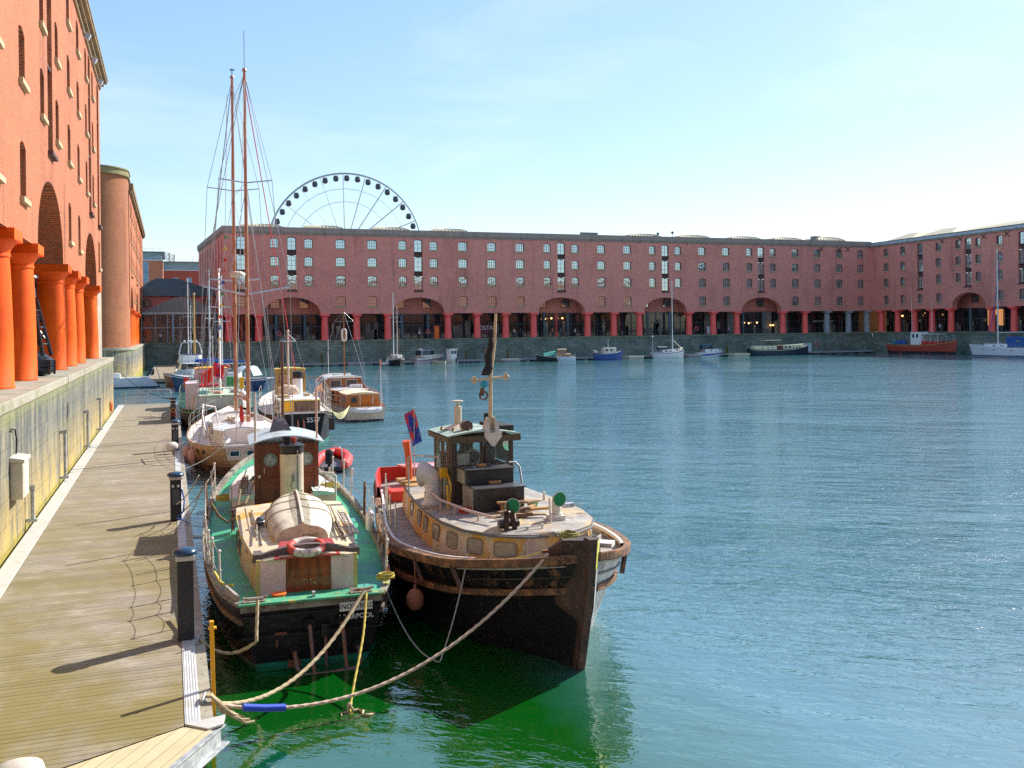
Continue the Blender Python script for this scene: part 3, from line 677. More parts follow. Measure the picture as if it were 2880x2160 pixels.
def rope(label,pts,r=.018,mat=None,name='mooring_rope',near=False):
    if near:
        L=sum((Vector(a)-Vector(b)).length for a,b in zip(pts,pts[1:])); n=int(L/.028); fine=[]
        for i in range(n+1): fine.append(crm(pts,i/n))
        b=MB().tube(fine,r*.92,9,twist=2*PI/.16/3,lobes=3,amp=.15)
    else: b=MB().tube(pts,r,6)
    o=b.build(name,mat or ROPE,smooth=60); return tag(o,label,'rope')
def stanchion(parent,p,h=.72,lean=(0,0),mat=None,r=.018,ball=.035,name='stanchion'):
    q=(p[0]+lean[0],p[1]+lean[1],p[2]+h); b=MB().cyl(p,q,r,n=7).cyl((p[0],p[1],p[2]-.01),(p[0],p[1],p[2]+.05),r*2.6,r*1.6,n=8)
    if ball: b.ball(q,ball,8)
    b.ball((lerp(p[0],q[0],.5),lerp(p[1],q[1],.5),lerp(p[2],q[2],.5)),ball*.8,6)
    b.build(name,mat or WHITEW,parent,smooth=50); return q
def cowl(parent,p,r,h,face,mouth,body,name='cowl_vent',tilt=0):
    """ventilator: vertical pipe bending into a flared mouth facing direction face (xy)"""
    f=Vector((face[0],face[1],0)).normalized(); P=Vector(p)
    pts=[P,P+Vector((0,0,h*.55))]; rr=[r*.72,r*.72]
    for k in range(1,7):
        a=k/6*PI/2; pts.append(P+Vector((0,0,h*.55))+f*(r*.9*(1-cos(a)))+Vector((0,0,r*.9*sin(a)))); rr.append(lerp(r*.72,r*1.12,(k/6)**1.5))
    pts.append(pts[-1]+f*r*.18); rr.append(r*1.2)
    b=MB().tube(pts,rr,16); b.cyl(P,P+Vector((0,0,.05)),r*.95,n=16); o=b.build(name,body,parent,smooth=50)
    m=MB().tube([pts[-1]+f*.002,pts[-1]+f*.012],[r*1.08,r*1.08],18); m.build('vent_mouth',mouth,o); return o
def coil(parent,c,R,mat,name='rope_coil',r=.018,turns=4,seed=1):
    rg=random.Random(seed); pts=[]
    for i in range(turns*14):
        a=i/14*2*PI; q=R*(1+.18*sin(a*.37+seed)+rg.uniform(-.08,.08)); pts.append((c[0]+q*cos(a),c[1]+q*sin(a)*.9,c[2]+.012*i/14*2+rg.uniform(0,.03)))
    return MB().tube(pts,r,6).build(name,mat,parent,smooth=60)
def lines(parent,segs,r=.006,mat=None,name='rigging'):
    b=MB()
    for s in segs: b.tube(s,r,4,caps=False)
    return b.build(name,mat or WIRE,parent)
def fender(loc,r,L,mat,label,seg=0):
    b=MB().lathe([(.01,-L/2),(r*.6,-L/2+r*.2),(r,-L/2+r*.8),(r,L/2-r*.8),(r*.6,L/2-r*.2),(.03,L/2),(.03,L/2+.06),(.012,L/2+.07)],n=14).tube([(0,0,L/2+.05),(0,0,L/2+.5)],.01,5)
    o=b.build('fender',mat,smooth=50); o.location=loc; return tag(o,label,'fender')
def flagmesh(w,h,fold=.12,droop=.6,seed=0):
    rows=[]
    for i in range(9):
        v=i/8; rows.append([(w*(u/10)*(1-.25*v*droop),fold*sin(u*.9+v*1.5+seed)*(u/10)**.6,-h*v-droop*w*(u/10)**1.4) for u in range(11)])
    return MB().grid(rows)
# ------------------------------------------------------------------ jetty
j=thing('jetty','long grey-brown timber boarded floating jetty beside the left quay wall','jetty',(-1.75,45,0)); JT=Matrix.Translation((1.75,-45,0))
MB().poly([(-3.66,76.3,.6),(.13,76.3,.6),(.13,13.49,.6),(-3.66,11.51,.6)]).xf(JT).build('deck_boards',DECKM,j)
MB().box(-3.68,-3.28,11.7,76.3,.30,.612).xf(JT).build('edge_strip',ALU,j,bevel=.01)
b=MB().box(.13,.335,13.49,76.3,.35,.612)
for k in range(5): b.box(.15+k*.038,.163+k*.038,13.49,76.3,.612,.618)
b.build('edge_strip',M('aluminium_bright',(.66,.67,.66),[((.5,.47,.4),(2,2,2),.5,.8)],.5,.2),j).matrix_basis=JT
b=MB().box(.337,.50,13.45,76.3,.30,.606)
for k in range(80): b.cyl((.42,13.9+k*.75,.60),(.42,13.9+k*.75,.613),.018,n=6)
b.xf(JT).build('side_channel',M('steel_tan',(.42,.38,.28),[((.3,.27,.2),(4,4,4),.5,.7)],.6,.3),j)
MB().box(-3.6,.32,12.6,76.2,.05,.34).xf(JT).build('frame',GALV,j)
b=MB()
for k in range(21): b.box(-3.5,.38,13.2+k*3.05,15.1+k*3.05,-.3,.048)
b.xf(JT).build('pontoon_float',M('float_dark',(.05,.055,.05),[((.08,.10,.04),(3,3,3),.5,.7)],.8),j)
MB().box(-2.9,-2.15,12.55,13.15,.604,.61).xf(JT).build('access_plate',ALU,j)
MB().beam((-3.3,76.25,.65),(-3.3,76.25,1.5),.05,.05).tube([(-3.2,76.25,.6),(-3.2,76.25,1.55),(-3.1,76.25,1.65),(-.1,76.25,1.65),(0,76.25,1.55),(0,76.25,.6)],.028,8).tube([(-3.2,76.25,1.1),(0,76.25,1.1)],.022,8).cyl((-1.6,76.25,.6),(-1.6,76.25,1.65),.022).xf(JT).build('end_railing',GALV,j,smooth=50)
g=thing('gangway_platform','pale new timber corner platform with galvanised edge at the near jetty end','platform',(0,13,0)); GT=Matrix.Translation((0,-13,0))
t=NT('gangway_boards'); sx=t.n('ShaderNodeSeparateXYZ'); mp_=t.n('ShaderNodeMapping'); mp_.inputs['Rotation'].default_value=(0,0,rad(-59.4)); t.l(t.pos(),mp_.inputs[0]); t.l(mp_.outputs[0],sx.inputs[0])
p_=t.math('DIVIDE',sx.outputs[1],.2); wn_=t.n('ShaderNodeTexWhiteNoise',noise_dimensions='1D'); t.l(t.math('FLOOR',p_),wn_.inputs['W'])
c_=t.mix(t.noise((3,3,3),7,.75),(.44,.35,.19),(.72,.60,.38)); c_=t.mix(t.ramp(wn_.outputs[0],0,1,0,.3),c_,(.45,.35,.18)); gr=t.math('LESS_THAN',t.math('FRACT',p_),.05); c_=t.mix(t.math('MULTIPLY',gr,.75),c_,(.09,.07,.04)); t.set(col=c_,rough=.8); t.bump(t.math('SUBTRACT',t.noise((9,9,9),4),gr),.5,.006)
MB().prism([(.10,13.45),(.50,13.30),(-2.5,8.22),(-3.66,11.46)],.5,.597).xf(GT).build('boards',t.m,g)
b=MB().beam((.56,13.36,.44),(-2.45,8.27,.44),.06,.26).beam((.64,13.4,.34),(-2.37,8.29,.34),.14,.03).beam((.60,13.42,.57),(-2.42,8.3,.57),.12,.02)
b.xf(GT).build('edge_channel',GALV,g,bevel=.006)
MB().prism([(.13,13.49),(.66,13.62),(.62,13.30),(.42,13.22)],.60,.625).xf(GT).build('corner_plate',ALU,g)
MB().beam((.3,13.0,.2),(.3,13.0,-.5),.16,.16).beam((-.5,11.7,.3),(-.5,11.7,-.5),.16,.16).xf(GT).build('support',M('pile_green',(.10,.09,.03),[((.2,.17,.02),(3,3,3),.5,.7)],.9),g)
# pedestals
def pedestal(loc,h,w,label,first=False):
    p=thing('service_pedestal',label,'pedestal',loc,0,'black service pedestals along the jetty edge')
    MB().box(-w/2,w/2,-w/2,w/2,0,h-.16).build('body',M('pedestal_black',(.022,.022,.03),rough=.45),p,bevel=.02)
    MB().box(-w/2-.025,w/2+.025,-w/2-.025,w/2+.025,h-.159,h-.07).build('collar',M('collar_white',(.60,.56,.55),rough=.4),p,bevel=.01)
    MB().lathe([(w*.74,0),(w*.78,.03),(w*.74,.07),(w*.5,.11),(.01,.125)],n=20).xf(Matrix.Translation((0,0,h-.069))).build('cap',M('cap_blue_black',(.02,.06,.12),rough=.25),p,smooth=50)
    if h<1.45:
        for s in (-1,1): MB().cyl((s*w*.24,-w/2-.015,h-.33),(s*w*.24,-w/2+.01,h-.33),.04,n=10).build('lamp',M('lamp_white',(.7,.7,.7),rough=.3),p)
        MB().box(-w*.3,w*.3,-w/2-.012,-w/2+.01,h-.85,h-.42).build('socket_panel',DARKG,p)
    return p
pedestal((.20,17.3,.62),1.52,.27,'tall plain black post with blue-black cap nearest the camera on the jetty edge')
pedestal((.10,28.4,.62),1.30,.30,'black service pedestal with blue hose beside the green-decked boat')
pedestal((.16,45.3,.62),1.32,.30,'black service pedestal opposite the peach-hulled ketch with a white fender beside it')
pedestal((.12,61.2,.62),1.32,.30,'farthest black service pedestal on the jetty with coloured hoses')
o=MB().tube([(.26,28.2,1.5),(.32,28.1,1.2),(.30,28.05,.9),(.12,28.0,.72),(.34,27.9,.66),(.5,27.9,.5)],.022,7).build('hose',M('hose_blue',(.02,.10,.45),rough=.5),smooth=60); tag(o,'blue hose hanging from the second black pedestal','hose')
for k,(c,n_) in enumerate((((.6,.4,.02),'yellow'),((.7,.06,.02),'red'))):
    o=MB().torus((.12,61.0,1.2-.2*k),.13,.025,Matrix.Rotation(PI/2,3,'X')).build('hose',M('hose_'+n_,c,rough=.5),smooth=60); tag(o,'coiled '+n_+' hose on the farthest black pedestal','hose')
o=MB().beam((.56,14.75,-.5),(.53,14.7,1.62),.085,.06).box(.48,.60,14.66,14.74,1.50,1.53).build('fender_post',M('post_yellow',(.85,.40,.01),[((.45,.28,.04),(6,6,3),.55,.75)],.5),bevel=.006); tag(o,'upright yellow timber fender post against the jetty corner','post')
def cleat(loc,rz,label,mat=GALV,s=1):
    b=MB().tube([(-.16*s,0,.075*s),(-.08*s,0,.085*s),(.08*s,0,.085*s),(.16*s,0,.075*s)],[.012*s,.022*s,.022*s,.012*s],8).cyl((-.05*s,0,0),(-.05*s,0,.08*s),.022*s).cyl((.05*s,0,0),(.05*s,0,.08*s),.022*s).box(-.1*s,.1*s,-.04*s,.04*s,0,.012)
    o=b.build('mooring_cleat',mat,smooth=50); o.location=loc; o.rotation_euler=(0,0,rz); return tag(o,label,'cleat',None)
cleat((.40,17.0,.608),1.3,'steel cleat on the jetty edge at the foot of the nearest black post')
cleat((.40,14.25,.608),1.4,'steel cleat on the jetty edge holding the bundle of beige ropes')
cleat((.40,27.6,.608),1.5,'steel cleat on the jetty edge beside the second black pedestal')
# wall fittings
for y,zb,zt,l in ((29.0,.75,1.75,'stub pipe below the electric cabinet on the quay wall'),(37.6,.7,2.45,'grey guide pipe on the quay wall, nearest of the tall ones'),(47.6,.7,2.4,'grey guide pipe, middle of the three tall ones on the quay wall'),(55.8,.7,2.45,'grey guide pipe, farthest of the three tall ones on the quay wall')):
    b=MB().cyl((-3.62,y,zb),(-3.62,y,zt),.055,n=10).box(-3.8,-3.55,y-.08,y+.08,zt-.12,zt).box(-3.8,-3.5,y-.09,y+.09,zb,zb+.08)
    tag(b.build('guide_pipe',GALV,smooth=40),l,'pipe')
eb=thing('electric_cabinet','beige electric cabinet with a black cable on the streaked quay wall','cabinet',(-3.8,27,1.7))
MB().box(0,.30,-.62,.42,.08,1.02).build('body',M('cabinet_beige',(.60,.57,.45),[((.4,.38,.28),(3,3,1),.55,.75)],.5),eb,bevel=.03)
MB().prism([(0,-.66),(.34,-.66),(.34,.46),(0,.46)],1.022,lambda x,y:1.15-x*.2).build('lid',M('cabinet_beige',(.6,.57,.45)),eb,bevel=.01)
MB().box(.302,.31,-.5,.3,.2,.9).build('door',M('cabinet_door',(.64,.61,.50),rough=.5),eb,bevel=.01)
MB().tube([(.05,.1,1.15),(.06,.15,1.5),(.06,-.1,1.8),(.05,-.6,1.85)],.02,6).build('cable',RUBBER,eb,smooth=60)
o=MB().torus((0,0,0),.30,.075,Matrix.Rotation(PI/2,3,'Y')).build('lifebuoy',ORANGE,smooth=60); o.location=(-3.68,67.3,1.15); tag(o,'orange lifebuoy hanging on the left quay wall near the jetty end','lifebuoy')
fender((.02,44.2,.9),.20,.55,WHITEW,'grubby white fender lying on the jetty beside the third pedestal').rotation_euler=(0,1.35,.4)
o=MB().lathe([(.01,0),(.22,.02),(.30,.10),(.27,.19),(.12,.25),(.01,.26)],n=16).build('stone_weight',M('weight_pale',(.55,.50,.42),bump=(8,.5)),smooth=50); o.location=(-1.75,12.5,.6); tag(o,'pale rounded stone weight at the bottom edge of the jetty','weight')
# anchor sculpture and chains on the left quay
an=thing('buoy_cage','black iron lattice buoy frame standing between the orange columns','buoy',(-5.05,41.3,GZ),rad(8))
b=MB().lathe([(.02,0),(.55,.02),(.72,.18),(.74,.30),(.70,.34),(.74,.36),(.74,.62),(.66,.66),(.30,.95)],n=8)
for k in range(8):
    a=k*PI/4; b.beam((.72*cos(a),.72*sin(a),.05),(.72*cos(a),.72*sin(a),.6),.1,.1)
b.build('base',M('iron_black',(.012,.016,.025),[((.05,.06,.08),(9,9,9),.55,.7)],.3),an,smooth=30)
b=MB(); top=(-.15,-.75,3.0)
for k in range(6):
    a=k*PI/3; r0=.62; p=(r0*cos(a),r0*sin(a),.8); q=(top[0]+.26*cos(a),top[1]+.26*sin(a),top[2]); b.cyl(p,q,.075,.055,n=7)
    for t_ in (.2,.5,.8):
        p1=Vector(p).lerp(Vector(q),t_); a2=(k+1)*PI/3; p2=Vector((r0*cos(a2),r0*sin(a2),.8)).lerp(Vector((top[0]+.26*cos(a2),top[1]+.26*sin(a2),top[2])),t_); b.cyl(p1,p2,.04,n=6)
        if t_<.7:
            p3=Vector((r0*cos(a2),r0*sin(a2),.8)).lerp(Vector((top[0]+.26*cos(a2),top[1]+.26*sin(a2),top[2])),t_+.3); b.cyl(p1,p3,.03,n=5)
b.build('lattice',MC['iron_black'],an,smooth=40)
b=MB().lathe([(.20,0),(.26,.05),(.22,.4),(.16,.5),(.20,.55),(.22,.75),(.34,.82),(.30,.90),(.06,.95),(.05,2.0),(.01,2.05)],n=14,c=top); b.build('lantern_top',MC['iron_black'],an,smooth=35)
ch=thing('anchor_chain','heap of heavy black chain at the foot of the lattice buoy','chain',(-5.2,39.6,GZ))
rg=random.Random(5); b=MB()
for k in range(34):
    z=.12+1.5*(k/34); m=Matrix.Rotation(rg.uniform(0,PI),3,'Z')@Matrix.Rotation(rg.uniform(.6,2.4),3,'X'); b.torus((rg.uniform(-.25,.4)*(1-k/60),rg.uniform(-.9,.7)*(1-k/50),z),.14,.035,m,12,6)
b.build('links',MC['iron_black'],ch,smooth=50)
for (x,y,n_) in ((-5.35,34.7,10),(-5.3,62.5,14)):
    c2=thing('hanging_chain','short black chain hanging '+('between the two nearest orange columns' if y<40 else 'beside the last orange column'),'chain',(x,y,GZ)); b=MB()
    for k in range(n_): b.torus((rg.uniform(-.1,.1),rg.uniform(-.12,.12),.12+.15*k),.11,.03,Matrix.Rotation(PI/2*(k%2)+.3,3,'Z')@Matrix.Rotation(PI/2,3,'X'),12,6)
    b.build('links',MC['iron_black'],c2,smooth=50)
#@@BOATS
# ------------------------------------------------------------------ green-decked boat (stern to camera)
BLKH=M('hull_black',(.007,.007,.010),[((.05,.035,.04),(2.5,2.5,2.5),.5,.72),((.20,.09,.05),(4,4,4),.70,.74),((.06,.06,.07),(1,1,9),.6,.8)],.42,boot=((.015,.22,.13),.13),bump=(5,.25,.02),planks=.17,spec=.3)
GREEND=M('deck_green',(.05,.40,.17),[((.06,.30,.25),(1.1,1.1,1),.45,.60),((.10,.55,.30),(2,2,2),.56,.66),((.25,.33,.08),(4,4,4),.60,.68),((.04,.10,.07),(6,6,6),.64,.72),((.40,.25,.08),(9,9,9),.70,.74)],.55,bump=(14,.4))
YPLY=M('roof_ply_yellow',(.62,.52,.34),[((.62,.36,.04),(1.2,1.2,1),.53,.60),((.30,.18,.09),(4,4,4),.58,.68),((.75,.70,.62),(3,3,3),.60,.66)],.6,bump=(9,.3))
WPLANK=M('roof_plank_white',(.66,.66,.60),[((.35,.58,.52),(1.6,1.6,1),.52,.6),((.50,.32,.16),(2,11,2),.56,.64),((.2,.13,.08),(3,16,3),.62,.68)],.6,bump=(9,.4))
BROWNW=M('wheelhouse_brown',(.19,.042,.018),[((.28,.07,.035),(1.5,1.5,.8),.5,.75),((.07,.02,.015),(3,3,1),.5,.7),((.35,.17,.10),(8,8,5),.68,.74)],.32,bump=(10,.2))
MAHOG=M('door_mahogany',(.36,.055,.015),[((.12,.02,.008),(7,7,1.2),.45,.65),((.38,.09,.03),(4,4,1),.6,.75)],.25,coat=.3)
RAILW=M('rail_mossy',(.32,.30,.24),[((.15,.12,.10),(3,3,3),.42,.6),((.42,.42,.06),(2.2,2.2,2),.60,.68),((.10,.05,.04),(6,6,6),.6,.7)],.75,bump=(12,.4))
DINGHY=M('dinghy_hull',(.66,.60,.47),[((.40,.32,.22),(2.5,2.5,2.5),.52,.66),((.24,.17,.12),(7,7,7),.62,.7)],.7,bump=(12,.5))
sb=thing('motor_boat','old black-hulled boat with green deck and brown wheelhouse, moored stern-first beside the jetty','boat',(2.3,16.75,0),rad(-3))
H=Hull([(0,.16,1.24,.95,1.2),(1.5,1.5,1.58,1.36,1.12),(4,4,1.84,1.7,1.12),(7,7,1.93,1.82,1.2),(10,10,1.84,1.62,1.33),(13,12.8,1.45,1.1,1.5),(15.5,15,.85,.45,1.68),(17.2,16.4,.05,.03,1.85)],pw=1.3)
b=H.skin(); b.build('hull',BLKH,sb,smooth=50)
H.deck(.10,.05,.05).build('deck',GREEND,sb,smooth=40)
H.bulwark(.11,.07).build('bulwark',RAILW,sb)
H.strip(.015,.13,.06,.05).build('cap_rail',RAILW,sb,bevel=.01)
H.strip(-.30,.07,.09,.05).build('rubbing_strake',M('strake_rust',(.10,.07,.06),[((.28,.14,.07),(5,5,5),.5,.65),((.35,.33,.25),(3,3,3),.62,.7)],.8,bump=(18,.5)),sb)
MB().box(-1.26,1.26,-.06,.22,1.19,1.235).build('transom_cap',M('cap_green',(.08,.38,.20),[((.45,.42,.10),(5,5,5),.55,.65),((.10,.2,.1),(2,2,2),.5,.7)],.6),sb,bevel=.012)
MB().box(-1.22,1.2,-.035,.0,.985,1.01).box(-1.2,1.18,-.02,.012,.62,.645).build('transom_seam',BLACK,sb)
TM=lambda x,y,z,s=1:Matrix.Translation((x,y,z))@Matrix.Rotation(PI/2,4,'X')
pl_=MB().box(.46,1.04,-.045,-.004,.955,1.105).build('name_board',M('plate_white',(.70,.68,.62),[((.4,.35,.3),(9,9,9),.6,.7)],.5),sb)
text('name_lettering','SNOWBIRD',BLACK,pl_,TM(.75,-.047,1.03),.122,.002)
text('port_lettering','LIVERPOOL',M('letter_white',(.7,.7,.68),rough=.5),sb,TM(.76,-.012,.84),.118,.004,bold=.002)
for x in (-.06,.50):
    MB().tube([(x,.06,.78),(x,-.10,.74),(x+.03,-.16,.35),(x+.05,-.24,-.03)],.036,10).build('rudder_guard_pipe',RUSTP,sb,smooth=60)
MB().tube([(-.30,.12,.30),(-.32,-.05,.28),(-.29,-.22,.10),(-.20,-.26,-.02),(.25,-.27,-.03),(.72,-.24,.0),(.80,-.18,.10),(.80,-.03,.24),(.78,.12,.30)],.04,10).build('rudder_guard_bar',RUSTP,sb,smooth=60)
MB().obox((.21,0,.66),(.14,.12,.22)).build('rudder_box',BLKH,sb,bevel=.01)
for x_,y_,z_ in ((-.06,.03,.78),(.50,.03,.78),(-.30,.12,.32),(.78,.12,.30)): MB().cyl((x_,y_,z_),(x_,y_-.08,z_),.1,n=14).build('pipe_flange',BLKH,sb,bevel=.01)
MB().obox((-.55,-.01,.66),(.2,.012,.05)).obox((-.33,0,.12),(.22,.03,.12)).obox((-.62,-.008,.50),(.03,.012,.12)).build('rust_scab',RUST,sb)
MB().beam((.21,-.0,.6),(.23,.06,-.1),.05,.05).build('rudder_stock',RUSTP,sb)
for x in (-.98,.86):
    b=MB().tube([(x-.2,.08,1.30),(x-.1,.08,1.29),(x+.12,.08,1.29),(x+.22,.08,1.31)],.025,8).box(x-.2,x+.18,.0,.16,1.234,1.262).cyl((x-.07,.08,1.25),(x-.07,.08,1.3),.025).cyl((x+.08,.08,1.25),(x+.08,.08,1.3),.025)
    b.build('cleat',M('cleat_bone',(.45,.40,.32),[((.25,.14,.08),(8,8,8),.5,.65)],.6),sb,smooth=50)
MB().box(.0,.05,.03,.13,1.23,1.32).build('light_bracket',GALV,sb)
# aft trunk
ol=[(.72,1.08),(.90,1.10),(1.02,2.2),(1.16,3.6),(1.22,5.2),(1.20,6.3),(.9,6.32)]
side,roof=trunk(ol,1.02,lambda y:1.66+.012*y,.03,.07,.045,.035)
side.build('cabin_side',M('cabin_side_cream',(.60,.46,.34),[((.60,.36,.06),(1.6,1.6,.9),.52,.62),((.26,.13,.07),(5,5,3),.62,.70)],.55,bump=(10,.2)),sb)
roof.build('cabin_roof',YPLY,sb)
MB().box(-.89,-.39,1.045,1.075,1.03,1.67).build('aft_bulkhead',PINK,sb,bevel=.006); MB().box(.43,.87,1.045,1.075,1.03,1.67).build('aft_bulkhead',PINK,sb,bevel=.006)
MB().box(-.92,-.86,1.03,1.07,1.0,1.72).box(.86,.92,1.03,1.07,1.0,1.72).build('corner_post',M('trim_yellow',(.62,.45,.12),[((.5,.3,.15),(6,6,6),.5,.7)],.6),sb)
d=MB().box(-.385,.02,1.02,1.06,1.02,1.71).box(.026,.425,1.02,1.06,1.02,1.71).build('companion_door',MAHOG,sb,bevel=.01)
MB().box(-.33,-.05,1.012,1.02,1.08,1.28).box(-.33,-.05,1.012,1.02,1.36,1.64).box(.08,.37,1.012,1.02,1.08,1.28).box(.08,.37,1.012,1.02,1.36,1.64).build('door_panel',MAHOG,d,bevel=.008)
MB().tube([(-.12,1.0,1.30),(.0,.99,1.30)],.016,6).cyl((.05,1.02,1.31),(.05,.98,1.31),.022).cyl((.12,1.02,1.24),(.12,.985,1.24),.026).build('door_handle',M('brass_dull',(.5,.25,.12),rough=.4,metal=.5),d,smooth=50)
arc=[(x,-.0,1.70+.20*(1-(x/.98)**2)) for x in [(-.98+1.96*i/20) for i in range(21)]]
b=MB(); b.grid([[(x,1.15,z-.12*(1-abs(x)*.5)),(x,1.15,z+.03),(x,1.27,z+.03),(x,1.27,z-.12*(1-abs(x)*.5))] for x,_,z in arc],True); b.build('arched_beam',M('beam_grey_brown',(.12,.09,.085),[((.2,.15,.12),(5,5,5),.5,.7),((.05,.03,.03),(3,3,3),.6,.7)],.7),sb)
for s in (-1,1): MB().prism([(s*.98,1.14),(s*.78,1.14),(s*.82,1.5),(s*.96,1.5)],1.66,1.80).build('beam_foot',MC['beam_grey_brown'],sb)
MB().add([(-.60,1.0,1.71),(.60,1.0,1.71),(.52,1.75,1.86),(-.46,1.75,1.86),(-.60,1.0,1.735),(.60,1.0,1.735),(.52,1.75,1.885),(-.46,1.75,1.885)],[(0,3,2,1),(4,5,6,7),(0,1,5,4),(1,2,6,5),(2,3,7,6),(3,0,4,7)]).build('sliding_hatch',M('hatch_red',(.42,.045,.04),[((.55,.12,.10),(3,3,3),.5,.7),((.25,.03,.03),(7,7,7),.6,.7)],.45),sb)
for i,(y,w_) in enumerate(((1.75,.42),(2.75,.42),(3.75,.4),(4.7,.38))):
    for s in (-1,1):
        x=crm([(.90,),(1.02,),(1.16,),(1.22,)],min((y-1.1)/4.1,1))[0]
        port(sb,(s*(x*.99+.004),y,1.36),(s,-.11,0),w_,.30,.02,.02,M('frame_wood_dark',(.12,.08,.05)),GLASSB)
# lifebuoy resting on the hatch
lb=thing('lifebuoy','old red and white lifebuoy lying on the red hatch of the green-decked boat','lifebuoy',(2.36,17.98,1.86))
for k,(m_) in enumerate((M('buoy_white',(.66,.6,.52),[((.4,.2,.14),(9,9,9),.5,.62)],.7),M('buoy_red',(.55,.07,.04),[((.6,.45,.38),(9,9,9),.6,.66)],.6))*2):
    MB().torus((0,0,0),.30,.075,Matrix.Rotation(.17,3,'X'),10,10,k*PI/2+.75,k*PI/2+.75+PI/2).build('ring_segment',m_,lb,smooth=60)
# upturned dinghy lashed on the roof
dg=thing('dinghy','upturned cream dinghy lashed on the cabin roof of the green-decked boat','dinghy',(2.42,18.9,1.70),rad(-5))
rows=[]
for i in range(17):
    t_=i/16; y=4.5*t_; hb=crm([(.50,),(.64,),(.70,),(.66,),(.48,),(.03,)],t_)[0]; k0=crm([(.38,),(.44,),(.47,),(.47,),(.43,),(.28,)],t_)[0]; z0=crm([(.02,),(.0,),(.0,),(.02,),(.06,),(.14,)],t_)[0]
    row=[]
    for s_ in range(-7,8):
        a_=s_/7*PI/2; c_=abs(cos(a_))**.62; row.append((hb*math.copysign(abs(sin(a_))**.8,s_ if s_ else 1)*(1),y,z0+(k0-z0)*c_+(.045*(1-abs(s_)/1.0) if abs(s_)<1 else 0)))
    rows.append(row)
MB().grid(rows).build('hull',DINGHY,dg,smooth=50)
MB().poly([rows[0][k] for k in range(15)]).build('transom',M('dinghy_transom',(.58,.44,.35),[((.35,.25,.18),(5,5,5),.5,.65)],.7),dg)
MB().grid([[(p[0]-.0,p[1],p[2]) for p in (r[6],r[7],r[8])] for r in rows]).tube([(0,r[7][1],r[7][2]+.01) for r in rows],.028,6).build('keel',DINGHY,dg,smooth=50)
b=MB()
for s in (0,-1): b.tube([(r[s][0],r[s][1],r[s][2]) for r in rows],.026,6)
b.build('gunwale',M('gunwale_brown',(.32,.22,.15)),dg,smooth=50)
b=MB()
for i_,dy in ((5,0),(8,.1),(11,-.1)):
    b.tube([(x*1.02,y+dy*abs(x),z+.012) for x,y,z in rows[i_]],.009,5)
b.build('lashing',ROPEB,dg,smooth=50)
b=MB()
for s in (-1,1): b.beam((s*.40,1.6,.37),(s*.36,2.6,.36),.035,.05)
b.build('bilge_runner',M('runner_brown',(.3,.2,.12)),dg)
text('dinghy_lettering','KONG',M('letter_faded',(.22,.15,.12),rough=.8),dg,Matrix.Translation((.13,-.006,.17))@Matrix.Rotation(PI/2,4,'X'),.10,.002)
# clutter along the roof
for s,n_,lab in ((1,7,'bundle of spars and boards lying along the right edge of the cabin roof'),(-1,4,'small bundle of boards and poles beside the upturned dinghy on its left')):
    b=MB(); rg=random.Random(n_)
    for k in range(n_):
        x=s*rg.uniform(.72,1.0); y=rg.uniform(2.0,3.0); b.cyl((x,y,1.77+.03*k),(x+rg.uniform(-.08,.08)*s,y+rg.uniform(1.6,2.9),1.80+.03*k),rg.uniform(.015,.03),n=6)
    o=b.build('spars',M('spar_dark',(.16,.11,.08),[((.4,.36,.3),(5,5,5),.5,.6)],.7)); o.location=(2.3,16.75,0); o.rotation_euler=(0,0,rad(-3)); tag(o,lab,'spars')
b=MB()
for k in range(9): b.box(1.0,1.13,2.6+k*.27,2.68+k*.27,1.78,1.80)
b.beam((.99,2.5,1.77),(.99,5.1,1.77),.03,.04).beam((1.14,2.5,1.77),(1.14,5.1,1.77),.03,.04)
b.build('boarding_ladder',WHITEW,sb)
ln=thing('anchor_light','dark glass lamp standing among the clutter left of the dinghy','lamp',(1.75,20.6,1.78)); MB().ball((0,0,.12),.10,8).build('globe',GLASSB,ln,smooth=60); MB().cyl((0,0,0),(0,0,.04),.08).torus((0,0,.12),.105,.012,None,16,5).build('frame',STEEL,ln,smooth=50)
b=MB()
for k in range(4): b.box(-1.35+.0,-.62,6.52+k*.075,6.575+k*.075,1.66-.01*k,1.685-.01*k)
b.box(-1.3,-1.25,6.5,6.8,1.2,1.65).box(-.72,-.67,6.5,6.8,1.2,1.65); b.build('slatted_seat',M('seat_plum',(.16,.06,.09),[((.45,.10,.07),(4,4,4),.5,.6)],.5),sb)
# forward trunk wings, wheelhouse, funnel
for s in (-1,1):
    pl=[(s*.74,8.35),(s*1.30,8.35),(s*1.28,10),(s*1.08,12),(s*.7,13.4),(s*.0+s*.1,13.6),(s*.1,11.2),(s*.74,11.1)]
    MB().prism(pl,1.1,lambda x,y:1.60+.02*(y-8)).build('cabin_side',PINK,sb)
    rows=[]
    for y,xo,xi in ((8.31,1.36,.74),(10,1.34,.74),(11.1,1.22,.74),(11.2,1.2,.1),(12.2,1.06,.1),(13.5,.72,.1)):
        rows.append([(s*lerp(xi,xo,u),y,1.625+.02*(y-8)+.10*(1-u*u)) for u in (0,.3,.6,.85,1)]+[(s*xo,y,1.60+.02*(y-8))])
    MB().grid(rows).build('cabin_roof',WPLANK,sb,smooth=40)
    MB().add([(s*.74,8.30,1.6),(s*1.36,8.30,1.6),(s*1.30,8.30,1.66),(s*1.0,8.30,1.71),(s*.74,8.30,1.73)],[(0,1,2,3,4)]).build('roof_edge',M('edge_cyan',(.45,.66,.58),rough=.5),sb)
b=MB()
